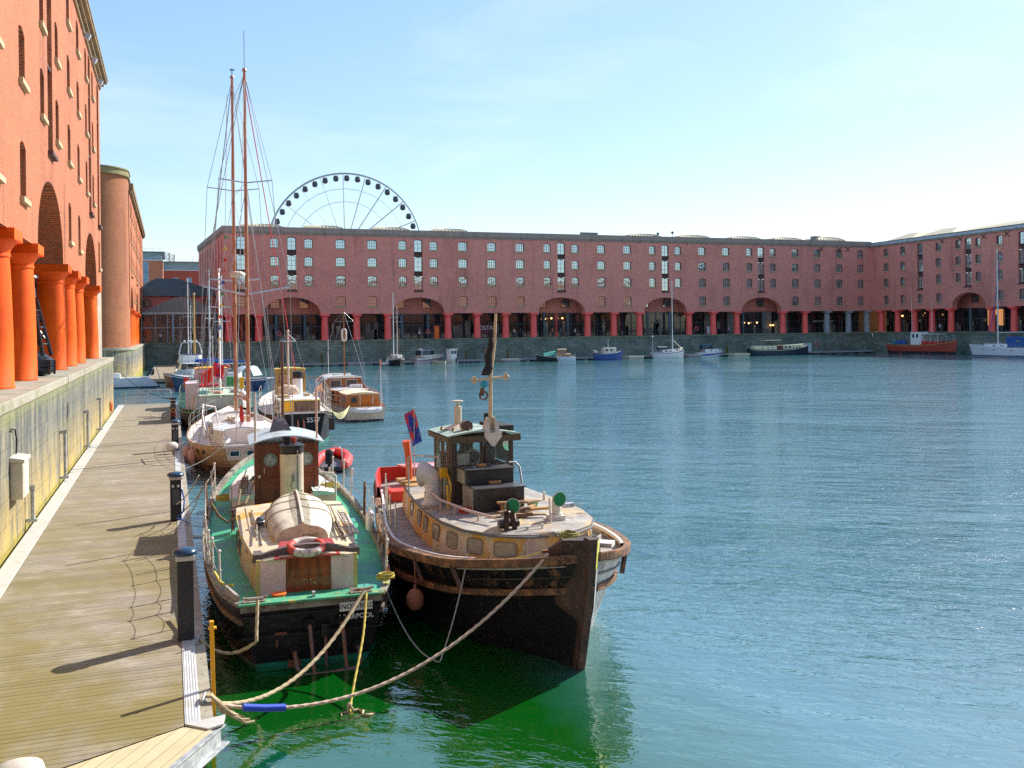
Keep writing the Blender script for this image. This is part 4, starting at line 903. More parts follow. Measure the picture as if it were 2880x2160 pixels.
for k in range(3): b.tube([(-.95-.08*k,8.5,1.78),(-.92-.07*k,9.6,1.83),(-.85-.05*k,10.9,1.84)],.035,6)
b.build('rolled_canvas',M('canvas_tan',(.40,.36,.24),[((.12,.12,.10),(8,2,8),.5,.6)],.9),sb)
whx=.12
b=MB().box(whx-.80,whx+.80,8.98,10.7,1.12,2.93); b.build('wheelhouse',BROWNW,sb,bevel=.015)
MB().box(whx-.83,whx-.72,8.93,9.0,1.1,2.93).box(whx+.72,whx+.83,8.93,9.0,1.1,2.93).box(whx-.72,whx+.72,8.95,8.975,2.05,2.10).box(whx-.40,whx-.385,8.955,8.975,1.12,2.05).build('wheelhouse_frame',BROWNW,sb)
d=MB().box(whx-.70,whx-.06,8.95,8.978,1.14,2.04).box(whx+.06,whx+.70,8.95,8.978,1.14,2.04).build('wheelhouse_door',BROWNW,sb,bevel=.008)
MB().cyl((whx-.58,8.94,2.15),(whx-.58,8.94,2.32),.012).box(whx-.74,whx-.68,8.92,8.95,2.05,2.12).build('door_handle',STEEL,d)
rows=[]
for i in range(13):
    x=-.97+1.94*i/12; z=2.93+.20*max(0,1-(x/.97)**2)**1.1; rows.append([(whx+x,8.72,z),(whx+x,8.72,z+.03),(whx+x,10.95,z+.06),(whx+x,10.95,z+.03)])
MB().grid(rows,True).build('wheelhouse_roof',M('roof_pale_blue',(.50,.58,.60),[((.35,.38,.36),(2,2,2),.5,.7),((.3,.2,.12),(8,8,8),.66,.7)],.35),sb,smooth=30)
for x in (-.42,.50):
    port(sb,(whx+x,8.975,2.50),(0,-1,0),.30,.30,.15,.035,M('port_verdigris',(.20,.24,.19),rough=.5),M('port_glass_pale',(.35,.45,.42),[((.15,.2,.2),(9,9,9),.5,.6)],.1),'porthole',.03)
fn=.20; FY=8.25
MB().lathe([(.30,1.15),(.30,2.74),(.305,2.75)],(fn,FY,0),40).build('funnel',M('funnel_cream',(.82,.66,.52),[((.50,.40,.30),(2,2,1),.5,.75)],.35),sb,smooth=40)
MB().lathe([(.312,2.78),(.312,2.93),(.33,2.94),(.33,2.97),(.20,3.02),(.16,3.03)],(fn,FY,0),40).build('funnel_band',M('band_black',(.02,.02,.02),[((.08,.06,.05),(9,9,9),.55,.65)],.35),sb,smooth=35)
MB().lathe([(.085,3.0),(.085,3.13),(.11,3.14),(.11,3.19),(.09,3.195)],(fn-.12,FY,0),16).build('exhaust_pipe',SOOT,sb,smooth=40)
MB().lathe([(.06,3.0),(.06,3.06),(.075,3.065),(.075,3.17),(.06,3.175)],(fn+.05,FY-.05,0),16).build('exhaust_pipe',M('pipe_red',(.30,.04,.03)),sb,smooth=40)
MB().tube([(fn+.13,FY-.29,1.3),(fn+.13,FY-.31,2.85)],.02,6).cyl((fn+.02,FY-.34,2.13),(fn+.02,FY-.34,2.25),.045).cyl((fn+.02,FY-.34,2.07),(fn+.02,FY-.34,2.13),.03).tube([(fn,FY-.32,2.07),(fn-.05,FY-.32,1.95),(fn,FY-.32,1.85)],.012,5).build('funnel_fitting',M('lamp_grey',(.25,.25,.25),rough=.4),sb,smooth=50)
b=MB().prism([(whx-.32,9.9),(whx+.16,9.9),(whx+.16,10.5),(whx-.32,10.5)],3.1,3.16); b.add([(whx-.40,9.9,3.16),(whx+.2,9.9,3.16),(whx+.16,10.3,3.16),(whx-.36,10.3,3.16),(whx-.28,10.1,3.52),(whx+.02,10.1,3.50)],[(0,1,5,4),(1,2,5),(2,3,4,5),(3,0,4)])
b.build('skylight_hood',M('hood_bronze',(.20,.15,.14),[((.4,.35,.3),(3,3,3),.5,.6)],.3,.5),sb)
MB().cyl((whx-.80,9.05,1.1),(whx-.80,9.05,4.3),.032).build('antenna_post',M('post_pale',(.62,.56,.48)),sb,smooth=50)
MB().cyl((whx+.80,9.05,1.6),(whx+.80,9.05,4.35),.028).build('antenna_post',M('post_rosy',(.60,.36,.28)),sb,smooth=50)
MB().tube([(1.3,8.2,1.25),(1.32,8.2,2.1),(1.25,8.2,2.18),(.9,8.3,2.2)],.03,8).build('hand_rail',M('rail_cream',(.65,.6,.5)),sb,smooth=60); MB().tube([(1.32,9.9,1.3),(1.34,9.9,2.1)],.025,8).build('rail_post',M('rail_cream',(.65,.6,.5)),sb,smooth=60)
MB().cyl((-1.32,6.6,1.1),(-1.30,6.6,2.25),.014).tube([(-1.32,6.6,1.72),(-1.0,6.6,1.8),(-.7,8.9,2.0)],.022,6).build('hand_rail',ROPEB,sb,smooth=60)
lines(sb,[[(.85,8.4,1.7),(1.12,8.8,2.0),(1.15,10,2.1)],[(1.12,8.8,2.0),(1.12,8.8,1.65)],[(-1.05,8.6,1.7),(-1.02,8.6,2.05),(-.9,10.2,2.1)]],.014,M('rod_dark',(.1,.08,.07)),'grab_rail')
MB().lathe([(.01,0),(.11,0),(.12,.07),(.14,.075),(.14,.09),(.12,.095)],(-.52,.62,1.14),16).build('bucket',ORANGE,None,smooth=40)
o=bpy.data.objects['bucket']; o.location=(2.3,16.75,-.02); tag(o,'orange bucket on the green deck in front of the aft cabin','bucket')
# deck edges, stanchions and lifelines
MB().add([(-1.44,.9,1.13),(-1.22,.18,1.2),(-1.22,.18,1.33),(-1.44,.9,1.36),(-1.48,.9,1.13),(-1.27,.16,1.2),(-1.27,.16,1.33),(-1.48,.9,1.36)],[(0,1,2,3),(4,7,6,5),(3,2,6,7),(0,4,5,1),(1,5,6,2),(0,3,7,4)]).build('quarter_board',M('board_grey',(.38,.36,.32),[((.2,.17,.12),(5,5,5),.5,.65),((.45,.4,.12),(3,3,3),.62,.7)],.7),sb)
L_=[];R_=[]
for k,(y,mt,h) in enumerate(((1.5,WHITEW,.72),(2.6,WHITEW,.75),(3.5,WHITEW,.72),(5.2,WHITEW,.7),(7.8,RUST,.95),(10.2,WHITEW,.75),(10.9,WHITEW,.85))):
    x,_,z=H.side(y,0); L_.append(stanchion(sb,(-x+.03,y,z),h,(-.02,0),mt,.020 if mt is not RUST else .035))
for k,(y,mt,h) in enumerate(((.9,WHITEW,.8),(2.2,WHITEW,.8),(3.4,WHITEW,.78),(4.3,WHITEW,.75),(5.7,WHITEW,.75),(7.1,RUST,.85),(9.3,WHITEW,.8),(10.4,WHITEW,.85),(11.8,WHITEW,.7))):
    x,_,z=H.side(y,0); R_.append(stanchion(sb,(x-.03,y,z),h,(.03,0),mt,.020 if mt is not RUST else .035))
sg=[]
for A in (L_,R_):
    for a_,b_ in zip(A,A[1:]):
        sg.append(cat(a_,b_,.05,6)); m1=(a_[0],a_[1],a_[2]-.38); m2=(b_[0],b_[1],b_[2]-.38); sg.append(cat(m1,m2,.08,6))
lines(sb,sg,.007,M('lifeline_grey',(.4,.36,.28)),'lifeline')
coil(sb,(-1.45,9.4,1.42),.22,ROPEY,turns=6,seed=3); coil(sb,(1.25,9.2,1.6),.22,ROPEY,turns=6,seed=5); coil(sb,(1.38,.55,1.28),.14,ROPEY,turns=5,seed=8)
rg=random.Random(11)
for A in (L_[1:4],R_[0:4]):
    for p in A:
        pts=[(p[0]+rg.uniform(-.04,.04),p[1]+rg.uniform(-.04,.04),p[2]-k*.11) for k in range(7)]; MB().tube(pts,.016,6).build('tied_cord',rg.choice((ROPE,WHITEW,ORANGE,ROPE)),sb,smooth=60)
MB().tube([(-1.78,6.2,1.95),(-1.6,6.25,1.6),(-1.4,6.4,1.42),(-1.2,6.6,1.55),(-1.1,7.4,2.0),(-.72,8.6,2.15)],.03,8).build('deck_hose',ROPEB,sb,smooth=60)
# ------------------------------------------------------------------ black tug (bow to camera)
def tug_hull_mat():
    t=NT('tug_hull'); sx=t.n('ShaderNodeSeparateXYZ'); t.l(t.pos(),sx.inputs[0])
    c=t.mix(t.ramp(t.noise((1.2,1.2,1.2),6,.7),.45,.7),(.006,.006,.008),(.022,.02,.022))
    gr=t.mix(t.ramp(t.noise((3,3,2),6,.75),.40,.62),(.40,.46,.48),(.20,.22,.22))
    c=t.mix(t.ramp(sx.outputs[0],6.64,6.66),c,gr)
    hi=t.math('MULTIPLY',t.ramp(sx.outputs[2],.9,1.5),t.ramp(t.noise((4,4,3),6,.75),.54,.62)); c=t.mix(hi,c,(.20,.10,.05))
    c=t.mix(t.ramp(t.noise((7,7,7),4,.7),.67,.70),c,(.30,.13,.05))
    t.set(col=c,rough=.5,spec=.3); t.bump(t.noise((4,4,4),6,.65),.35,.03); return t.m
RUSTW=M('rusty_belting',(.16,.085,.05),[((.36,.17,.07),(4,4,4),.46,.60),((.06,.035,.03),(6,6,6),.52,.62),((.40,.34,.08),(3,3,3),.66,.72)],.85,bump=(16,.7,.02))
TDECK=M('tug_deck',(.36,.32,.28),[((.22,.17,.14),(1.3,7,2),.45,.62),((.50,.46,.42),(3,3,3),.55,.68),((.16,.11,.08),(7,7,7),.64,.70)],.75,bump=(10,.4))
tg=thing('tugboat','black tugboat with rusty belting and yellow-stained cabin, its bow towards the camera','boat',(6.6,27.3,0),PI)
H=Hull([(.3,.8,.95,.6,1.66),(1.2,1.5,1.22,1.0,1.58),(3,3,1.55,1.35,1.50),(5.1,5.1,1.96,1.75,1.46),(6.7,6.7,2.22,2.0,1.46),(8.4,8.2,2.33,1.98,1.52),(10.3,9.9,1.93,1.40,1.64),(11.5,10.95,1.28,.74,1.80),(12.2,11.7,.60,.28,1.93),(12.5,12.25,.07,.05,2.0)],N=40,pw=.85)
H.skin().build('hull',tug_hull_mat(),tg,smooth=50)
H.deck(.13,.04,.05,.0,.985).build('deck',TDECK,tg,smooth=40)
H.bulwark(.14,.08,0,.985).build('bulwark',M('bulwark_red_white',(.5,.45,.4),[((.3,.2,.15),(3,3,3),.5,.7)],.7),tg)
H.strip(-.05,.16,.16,.10,0,.97,N=60).build('belting',RUSTW,tg,bevel=.02)
H.strip(-.62,.11,.12,.10,.0,.95,N=60).build('belting',RUSTW,tg,bevel=.02)
H.strip(-.36,.03,.03,.035,.0,.96,N=60).build('seam_ledge',BLACK,tg)
for y in (5.2,7.4,9.3,10.6):
    x,_,z=H.side(y,-.12,.03); x2,_,z2_=H.side(y,-.56,.03)
    for s in (-1,1): MB().beam((s*x,y,z),(s*x2,y+.12,z2_),.10,.06).build('side_frame',RUSTP,tg)
# low white edge rail with blocks
for s in (1,-1):
    rows=[];T=[H.ty(2+k*.25) for k in range(37)]
    rows=[[(s*(H.at(t_)[2]-.16),H.at(t_)[0],H.at(t_)[4]-.02),(s*(H.at(t_)[2]-.10),H.at(t_)[0],H.at(t_)[4]-.02),(s*(H.at(t_)[2]-.10),H.at(t_)[0],H.at(t_)[4]+.05),(s*(H.at(t_)[2]-.16),H.at(t_)[0],H.at(t_)[4]+.05)] for t_ in T]
    MB().grid(rows,True).build('toe_rail',WHITEW,tg)
    b=MB()
    for k in range(22):
        t_=H.ty(2.2+k*.42); y,_,hb,_,zs=H.at(t_); b.obox((s*(hb-.04),y,zs+.02),(.10,.12,.07))
    pass
# stem
b=MB()
for s in (-1,1):
    b.add([(s*.075,12.62,2.28),(s*.34,12.20,2.22),(s*.52,11.95,2.02),(s*.53,11.93,1.45),(s*.40,12.02,1.12),(s*.075,12.54,.82)],[(0,1,2,3,4,5)])
    b.add([(s*.30,12.05,2.22),(s*.34,12.20,2.22),(s*.50,11.95,2.02),(s*.46,11.85,2.02)],[(0,1,2,3)])
b.add([(-.075,12.62,2.28),(.075,12.62,2.28),(.34,12.20,2.22),(.30,12.0,2.2),(-.30,12.0,2.2),(-.34,12.20,2.22)],[(0,1,2,3,4,5)])
STEMB=M('stem_rust_black',(.035,.026,.024),[((.12,.06,.04),(2,2,1.2),.45,.6),((.30,.13,.06),(6,6,4),.62,.68)],.7,bump=(14,.6,.02))
b.build('stem_cheek',STEMB,tg)
b=MB(); rows=[[( -.075,y,z),(.075,y,z),(.075,y-.25,z),(-.075,y-.25,z)] for y,z in ((12.68,2.30),(12.66,1.6),(12.58,.9),(12.45,.2),(12.3,-.3))]; b.grid(rows,True); b.poly(rows[0]); b.build('stem_post',STEMB,tg,bevel=.015)
MB().add([(-.08,12.64,2.27),(-.30,12.30,2.22),(-.30,12.28,1.75),(-.085,12.60,1.75)],[(0,1,2,3)]).build('stem_yellow_patch',M('patch_yellow',(.60,.58,.02),[((.35,.4,.35),(5,5,2),.5,.62)],.6),tg).location=(-.012,.012,0)
MB().add([(-.08,12.63,1.75),(-.31,12.28,1.75),(-.24,12.28,.9),(-.083,12.56,.6)],[(0,1,2,3)]).build('stem_grey_patch',M('patch_grey',(.42,.44,.42),[((.3,.33,.12),(4,4,2),.55,.65)],.6),tg).location=(-.010,.012,0)
b=MB().obox((-.55,11.85,2.02),(.5,.3,.08),-.7)
for k in range(8): b.cyl((-.32-k*.05,12.05-k*.055,2.05),(-.32-k*.05,12.05-k*.055,2.14),.016,n=5)
b.build('bow_fairlead',WHITEW,tg)
MB().box(.36,.62,11.95,12.02,1.98,2.03).build('bow_bracket',RUST,tg)
# cabin trunk
CABY=M('tug_cabin_yellow',(.62,.52,.36),[((.66,.33,.02),(1.3,1.3,.5),.44,.54),((.60,.44,.32),(2,2,1),.60,.68),((.24,.13,.05),(6,6,4),.64,.70)],.5,bump=(10,.25))
ol=[(.02,11.05),(.50,10.95),(1.02,10.6),(1.38,10.0),(1.56,9.1),(1.58,8.0),(1.47,6.5),(1.28,5.0),(1.05,3.6)]
side,roof=trunk(list(reversed(ol)),lambda y:1.40+max(0,(y-8))*.05,lambda y:2.05-.0*y,.05,.05,.05,.035)
# split the painted sides: yellow port side, blush front
side.build('cabin_side',CABY,tg); roof.build('cabin_roof',M('tug_roof',(.30,.27,.24),[((.52,.36,.16),(1.2,1.2,1),.48,.58),((.42,.40,.36),(3,3,3),.52,.62),((.14,.07,.05),(2.5,2.5,2.5),.58,.66)],.7,bump=(9,.4)),tg)
MB().add([(.50,10.975,1.56),(-.50,10.975,1.56),(-.48,10.93,2.04),(.48,10.93,2.04)],[(0,1,2,3)]).build('cabin_front',M('cabin_blush',(.62,.46,.38),[((.45,.32,.25),(6,6,6),.55,.65),((.25,.12,.08),(10,10,10),.66,.7)],.6),tg).location=(0,.045,0)
b=MB(); 
for s in (-1,1): b.tube([(s*(x*.95+.055),y+(.04 if y>10.5 else 0),2.045) for x,y in ol],.022,5)
b.build('roof_moulding',M('moulding_grey',(.12,.12,.12)),tg)
fm=M('frame_weathered',(.22,.19,.14),rough=.6); gp=M('pane_dusty',(.42,.36,.24),[((.30,.28,.22),(3,3,3),.45,.6),((.55,.5,.4),(5,5,2),.6,.66)],.12)
def seg(a_,b_,t_,s,z,w_,h,r=.05):
    p=Vector(a_).lerp(Vector(b_),t_); d=Vector(b_)-Vector(a_); n=Vector((-d.y,d.x)).normalized(); n=n if n.x>0 else -n
    port(tg,(s*(p.x*.975+.004*1),p.y,z),(s*n.x,n.y,.05),w_,h,r,.022,fm,gp)
for s in (1,-1):
    seg(ol[1],ol[2],.58,s,1.80,.40,.24); seg(ol[2],ol[3],.60,s,1.79,.36,.26); seg(ol[3],ol[4],.55,s,1.78,.40,.27); seg(ol[4],ol[5],.42,s,1.77,.42,.28); 
    seg(ol[5],ol[6],.15,s,1.77,.38,.28); seg(ol[5],ol[6],.65,s,1.77,.42,.28); seg(ol[6],ol[7],.4,s,1.77,.42,.28)
# black casings in front of the wheelhouse
b=MB().box(-.33,.73,8.0,8.85,2.07,2.60).build('engine_casing',M('casing_black',(.02,.02,.022),[((.07,.07,.075),(3,3,3),.5,.7)],.3),tg,bevel=.012)
MB().box(-.36,.76,8.0,8.88,2.602,2.63).build('casing_lid',M('casing_lid',(.07,.07,.075),rough=.35),b)
c2_=MB().box(-.27,.78,7.72,8.35,2.632,2.93).build('engine_casing',MC['casing_black'],tg,bevel=.012)
MB().box(-.30,.80,7.72,8.38,2.932,2.955).build('casing_lid',MC['casing_lid'],c2_)
MB().box(.735,.76,7.98,8.7,2.08,2.60).box(.785,.81,7.72,8.30,2.64,2.92).build('casing_side_panel',M('panel_greygreen',(.30,.31,.25),[((.2,.2,.16),(5,5,2),.5,.65)],.6),tg)
# wheelhouse
WB=M('wheelhouse_dark',(.075,.05,.035),[((.13,.10,.06),(3,3,1),.5,.65),((.04,.03,.025),(5,5,3),.5,.65)],.55)
X0,X1,Y0,Y1=-.45,.88,6.35,7.70; wz=1.55; zt=3.58
b=MB()
for x in (X0,X1): 
    for y in (Y0,Y1): b.box(x-.045,x+.045,y-.045,y+.045,wz,zt)
b.box(X0,X1,Y1-.03,Y1+.03,wz,2.93).box(X0,X1,Y1-.03,Y1+.03,3.50,zt).box(X0,X1,Y0-.03,Y0+.03,wz,2.9).box(X0,X1,Y0-.03,Y0+.03,3.50,zt)
for x in (X0,X1): b.box(x-.03,x+.03,Y0,Y1,wz,2.75 if x==X1 else 2.9).box(x-.03,x+.03,Y0,Y1,3.50,zt)
b.box(.19,.25,Y1-.035,Y1+.035,2.9,3.52).box(X1-.04,X1+.04,6.95,7.03,2.7,3.52)
b.build('wheelhouse_frame',WB,tg,bevel=.008)
MB().box(X1+.02,X1+.055,6.45,6.95,1.6,2.7).box(X1+.02,X1+.055,7.06,7.62,1.6,2.7).build('wheelhouse_side_panel',M('panel_olive',(.17,.16,.09),[((.28,.25,.13),(3,3,1),.5,.66)],.5),tg)
for c_,n_,w_,h in (((-.13,Y1+.033,3.22),(0,1,0),.52,.50),((.54,Y1+.033,3.22),(0,1,0),.52,.50),((X1+.033,6.68,3.12),(1,0,0),.46,.66),((X1+.033,7.33,3.12),(1,0,0),.46,.66),((X0-.033,7.0,3.2),(-1,0,0),1.0,.50),((-.12,Y0-.035,3.22),(0,-1,0),.34,.34),((.52,Y0-.035,3.22),(0,-1,0),.34,.34)): port(tg,c_,n_,w_,h,.17 if w_==.34 else .02,.03,WB,CLEAR)
hl=[[Vector((X0,2.9,0)),Vector((X1,2.9,0)),Vector((X1,3.5,0)),Vector((X0,3.5,0))]]+[[Vector((cx_+.165*cos(k*PI/10),3.22+.165*sin(k*PI/10),0)) for k in range(20)] for cx_ in (-.12,.52)]
MB().add([(p.x,Y0,p.y) for l_ in hl for p in l_],[tuple(q) for q in tessellate_polygon(hl)]).build('after_bulkhead',WB,tg)
MB().torus((.35,7.45,3.1),.16,.02,Matrix.Rotation(PI/2,3,'X'),24,6).box(.50,.80,7.5,7.66,2.93,3.2).build('helm_gear',M('helm_cream',(.55,.52,.42)),tg)
rows=[]
for i in range(9):
    x=-.62+1.66*i/8; u=(x-.21)/.83; z=3.42+.10*(1-u*u); rows.append([(x,Y0-.12,z),(x,Y0-.12,z+.035),(x,Y1+.16,z+.035),(x,Y1+.16,z)])
MB().grid(rows,True).build('wheelhouse_roof',M('roof_seafoam',(.36,.46,.38),[((.20,.23,.15),(3,3,3),.5,.62),((.10,.07,.04),(6,6,6),.62,.68)],.5),tg,smooth=30)
MB().box(-.62,1.04,Y1+.155,Y1+.19,3.30,3.44).box(X1+.12,X1+.16,Y0-.1,Y1+.16,3.32,3.43).build('roof_fascia',M('fascia_yellowed',(.10,.07,.035),[((.08,.06,.03),(4,4,4),.5,.6)],.6),tg)
MB().box(-.60,-.18,Y0-.05,7.5,3.48,3.60).obox((-.18,6.9,3.67),(.16,.05,.34),.2).obox((-.30,7.1,3.56),(.4,.05,.05),.3).build('roof_box',SOOT,tg,bevel=.01)
MB().lathe([(.34,3.52),(.30,3.55),(.10,3.62),(.085,3.63),(.085,4.02),(.03,4.03),(.03,4.10),(.12,4.12),(.12,4.15),(.02,4.16)],(.52,6.9,0),20).build('stove_chimney',M('chimney_cream',(.60,.52,.40),rough=.5),tg,smooth=35)
MB().cyl((.5,7.35,3.62),(.5,7.55,3.62),.12,.13,20).cyl((.5,7.4,3.5),(.5,7.4,3.62),.03).build('searchlight',M('searchlight_brown',(.12,.07,.06),rough=.3),tg,smooth=40)
for x,y in ((.9,6.9),(.75,7.3),(.62,7.6),(.48,7.62)): MB().lathe([(.04,0),(.045,.02),(.03,.04),(.03,.06),(.02,.08)],(x,y,3.50),10).build('roof_light',M('brass_old',(.25,.18,.06),metal=.4,rough=.4),tg)
mx0,my0=.02,7.70
b=MB().add([(mx0-.20,my0+.17,3.50),(mx0+.20,my0+.17,3.50),(mx0+.19,my0+.17,3.40),(mx0+.03,my0+.17,3.20),(mx0-.03,my0+.17,3.20),(mx0-.19,my0+.17,3.40)]+[(mx0-.20,my0+.20,3.50),(mx0+.20,my0+.20,3.50),(mx0+.19,my0+.20,3.40),(mx0+.03,my0+.20,3.20),(mx0-.03,my0+.20,3.20),(mx0-.19,my0+.20,3.40)],[(6,7,8,9,10,11)]+[(i,(i+1)%6,(i+1)%6+6,i+6) for i in range(6)])
for s in (-1,1): b.add([(mx0+s*.18,my0-.1,3.5),(mx0+s*.18,my0+.18,3.5),(mx0+s*.09,my0+.1,3.82),(mx0+s*.09,my0-.04,3.82),(mx0+s*.06,my0-.1,3.5),(mx0+s*.06,my0+.18,3.5),(mx0+s*.06,my0+.1,3.82),(mx0+s*.06,my0-.04,3.82)],[(0,1,2,3),(4,7,6,5),(1,5,6,2),(0,3,7,4),(2,6,7,3)])
b.build('mast_bracket',M('bracket_white',(.62,.55,.47),[((.4,.3,.2),(9,9,9),.6,.68)],.5),tg)
MASTM=M('mast_cream',(.62,.46,.28),[((.4,.27,.14),(5,5,2),.55,.66)],.5)
MB().tube([(mx0,my0,3.5),(mx0-.02,my0,4.9),(mx0-.12,my0,5.6),(mx0-.16,my0,6.25)],[.05,.045,.04,.03],8).build('mast',MASTM,tg,smooth=50)
b=MB().beam((mx0+.36,my0+.02,4.80),(mx0-.38,my0+.02,4.86),.06,.05)
for s,zz in ((.36,4.80),(-.37,4.86)): b.obox((mx0+s,my0+.02,zz),(.07,.05,.16)).ball((mx0+s*1.1,my0+.02,zz),.04,6)
b.build('crosstree',MASTM,tg,bevel=.008)
rows=[]
for i in range(15):
    t_=i/14; z=lerp(5.86,4.90,t_); r_=lerp(.02,.105,t_**.8)*(1+.15*sin(i*1.7)); cx=mx0-.06+.14*t_+.02*sin(i); rows.append([(cx+r_*cos(a_)*(1+.2*sin(3*a_+i*.5)),my0+.02+r_*.8*sin(a_),z) for a_ in [k*PI/6 for k in range(12)]])
fl=MB().grid(rows,True); fl.poly(rows[0]); fl.poly(rows[-1]); o=fl.build('furled_flag',M('flag_black',(.02,.018,.022),[((.45,.30,.28),(9,9,4),.66,.70)],.9)); o.location=(6.6,27.3,0); o.rotation_euler=(0,0,PI); tag(o,'black flag hanging furled round the tug mast','flag'); o.data.shade_smooth()
MB().ball((mx0+.13,my0,4.70),.09,8,.9).build('blue_bundle',M('cloth_cyan',(.02,.32,.45)),tg,smooth=60); MB().torus((mx0+.15,my0,4.46),.09,.02,Matrix.Rotation(PI/2,3,'X'),14,5).box(mx0+.14,mx0+.22,my0-.03,my0+.03,4.45,4.62).build('pulley_block',M('block_brown',(.12,.06,.03)),tg)
for c_ in list(tg.children):
    if c_.name.split('.')[0] in ('wheelhouse_roof','roof_fascia','roof_box','stove_chimney','searchlight','roof_light','mast_bracket'): c_.location.z+=.16
# deck gear on the trunk
cowl(tg,(.42,10.1,2.10),.13,.50,(.15,1,0),M('vent_green',(.01,.22,.08),rough=.35),WHITEW); cowl(tg,(-.55,10.05,2.20),.125,.42,(-.1,1,0),MC['vent_green'],WHITEW)
MB().box(-.68,-.38,9.9,10.2,2.08,2.22).build('vent_box',WHITEW,tg,bevel=.01)
cowl(tg,(1.22,7.25,2.08),.24,.80,(.75,-.65,0),WHITEW,WHITEW)
MB().lathe([(.25,0),(.25,.06),(.19,.07),(.19,.2),(.195,.21),(.195,.27),(.19,.28)],(1.22,7.25,2.08),20).build('vent_base',WHITEW,tg,smooth=40)
b=MB()
for s in (-1,1): b.beam((.62+s*.09,10.62,2.07),(.62+s*.05,10.5,2.46),.03,.09).cyl((.62+s*.11,10.5,2.22),(.62+s*.20,10.5,2.22),.085,.07,14)
b.cyl((.50,10.5,2.22),(.74,10.5,2.22),.06).beam((.62,10.5,2.44),(.62,10.45,2.60),.04,.04).box(.48,.76,10.4,10.7,2.06,2.10).torus((.62,10.5,2.40),.06,.02,Matrix.Rotation(PI/2,3,'Y'),14,5)
b.build('windlass',M('windlass_black',(.02,.015,.012),[((.15,.08,.04),(12,12,12),.55,.65)],.35),tg,smooth=30)
coil(tg,(-.22,11.3,2.03),.15,M('rope_mossy',(.22,.2,.06),[((.4,.38,.1),(8,8,8),.5,.65)],.9),turns=4,r=.022,seed=2)
b=MB().tube([(1.30,6.9,2.42),(1.28,8.1,2.32),(1.02,9.2,2.27),(.72,10.0,2.25)],.028,8)
for x,y,z in ((1.28,8.1,2.32),(1.15,8.7,2.3),(.9,9.5,2.26),(1.3,7.3,2.4)): b.cyl((x,y,2.07),(x,y,z),.02)
b.build('roof_hand_rail',M('rail_pinkish',(.60,.45,.38)),tg,smooth=50)
MB().tube([(1.45,6.0,2.05),(1.46,6.0,2.95),(1.40,6.1,3.03),(.95,6.9,3.06)],.022,8).build('hand_rail',GALV,tg,smooth=60)
MB().tube([(-.36,7.8,2.98),(-.52,7.8,2.97),(-.58,7.9,2.88),(-.58,8.1,2.4)],.022,8).build('hand_rail',GALV,tg,smooth=60)
rg=random.Random(21); 
WOODT=[M('plank_honey',(.50,.28,.09),[((.3,.15,.05),(2,9,9),.45,.7)],.6),M('plank_tan',(.36,.24,.12),[((.2,.12,.06),(2,9,9),.45,.7)],.7),M('plank_umber',(.16,.09,.05),[((.25,.16,.09),(2,9,9),.5,.7)],.7)]
for k in range(11):
    b=MB().obox((0,0,0),(rg.uniform(.35,.9),rg.uniform(.09,.16),rg.uniform(.025,.05))); o=b.build('plank',WOODT[k%3],bevel=.004)
    x,y=rg.uniform(-.5,.25),rg.uniform(9.05,9.75); o.location=(6.6-x,27.3-y,2.12+.03*k); o.rotation_euler=(rg.uniform(-.05,.05),rg.uniform(-.06,.06),rg.uniform(-.5,.6)); tag(o,'loose wooden plank heaped on the tug cabin roof behind the green-mouthed vents','plank','planks heaped on the tug cabin roof')
for c_,s_,l_ in (((.15,8.3,2.66),(.28,.16,.06),'small wooden block on the lower black casing'),((.32,7.95,2.98),(.19,.19,.05),'round-edged wooden box on the upper black casing'),((.12,9.0,2.24),(.26,.12,.16),'tan brick-shaped block in front of the black casing')):
    o=MB().obox((0,0,0),s_).build('wooden_block',WOODT[0],bevel=.012); o.location=(6.6-c_[0],27.3-c_[1],c_[2]); tag(o,l_,'block')
o=MB().lathe([(.01,0),(.10,0),(.12,.14),(.125,.15),(.11,.15)],n=16).build('paint_tub',M('tub_green',(.05,.45,.12),[((.7,.7,.7),(9,9,9),.5,.55)],.5),smooth=40); o.location=(7.13,18.5,2.12); tag(o,'small green and white tub at the right of the black casing','tub')
o=MB().torus((0,0,.02),.13,.03,None,16,6).torus((.03,.02,.07),.12,.028,None,16,6).build('red_hose_coil',REDP,smooth=60); o.location=(5.72,18.75,2.1); tag(o,'small red coiled hose left of the black casing','hose')
MB().cyl((-.30,10.35,2.08),(-.28,10.35,2.62),.022).cyl((-.28,10.35,2.05),(-.28,10.35,2.12),.045).build('post',WHITEW,tg,smooth=50)
MB().cyl((-.75,9.9,2.36),(-.98,9.9,2.36),.055).cyl((-.98,9.9,2.36),(-1.2,9.9,2.36),.01).build('grey_canister',GALV,tg,smooth=40)
MB().cyl((.32,10.7,2.07),(.32,10.7,2.20),.022).cyl((.05,10.75,2.07),(.05,10.75,2.22),.022).cyl((.02,10.75,2.19),(.5,10.72,2.17),.015).build('bitts',WHITEW,tg,smooth=50)
MB().tube([(1.05,7.9,2.1),(1.0,7.95,2.55),(.98,7.6,2.8),(.94,7.4,2.6)],.018,6).tube([(1.12,8.1,2.1),(1.1,8.0,2.6)],.02,6).obox((1.02,7.4,2.78),(.14,.2,.2)).build('yellow_hose',YELL,tg,smooth=60)
MB().tube([(1.6,9.0,1.6),(1.85,9.3,1.45),(1.9,9.7,1.5),(2.2,8.6,1.52)],.016,6).build('deck_cable',ROPEY,tg,smooth=60)
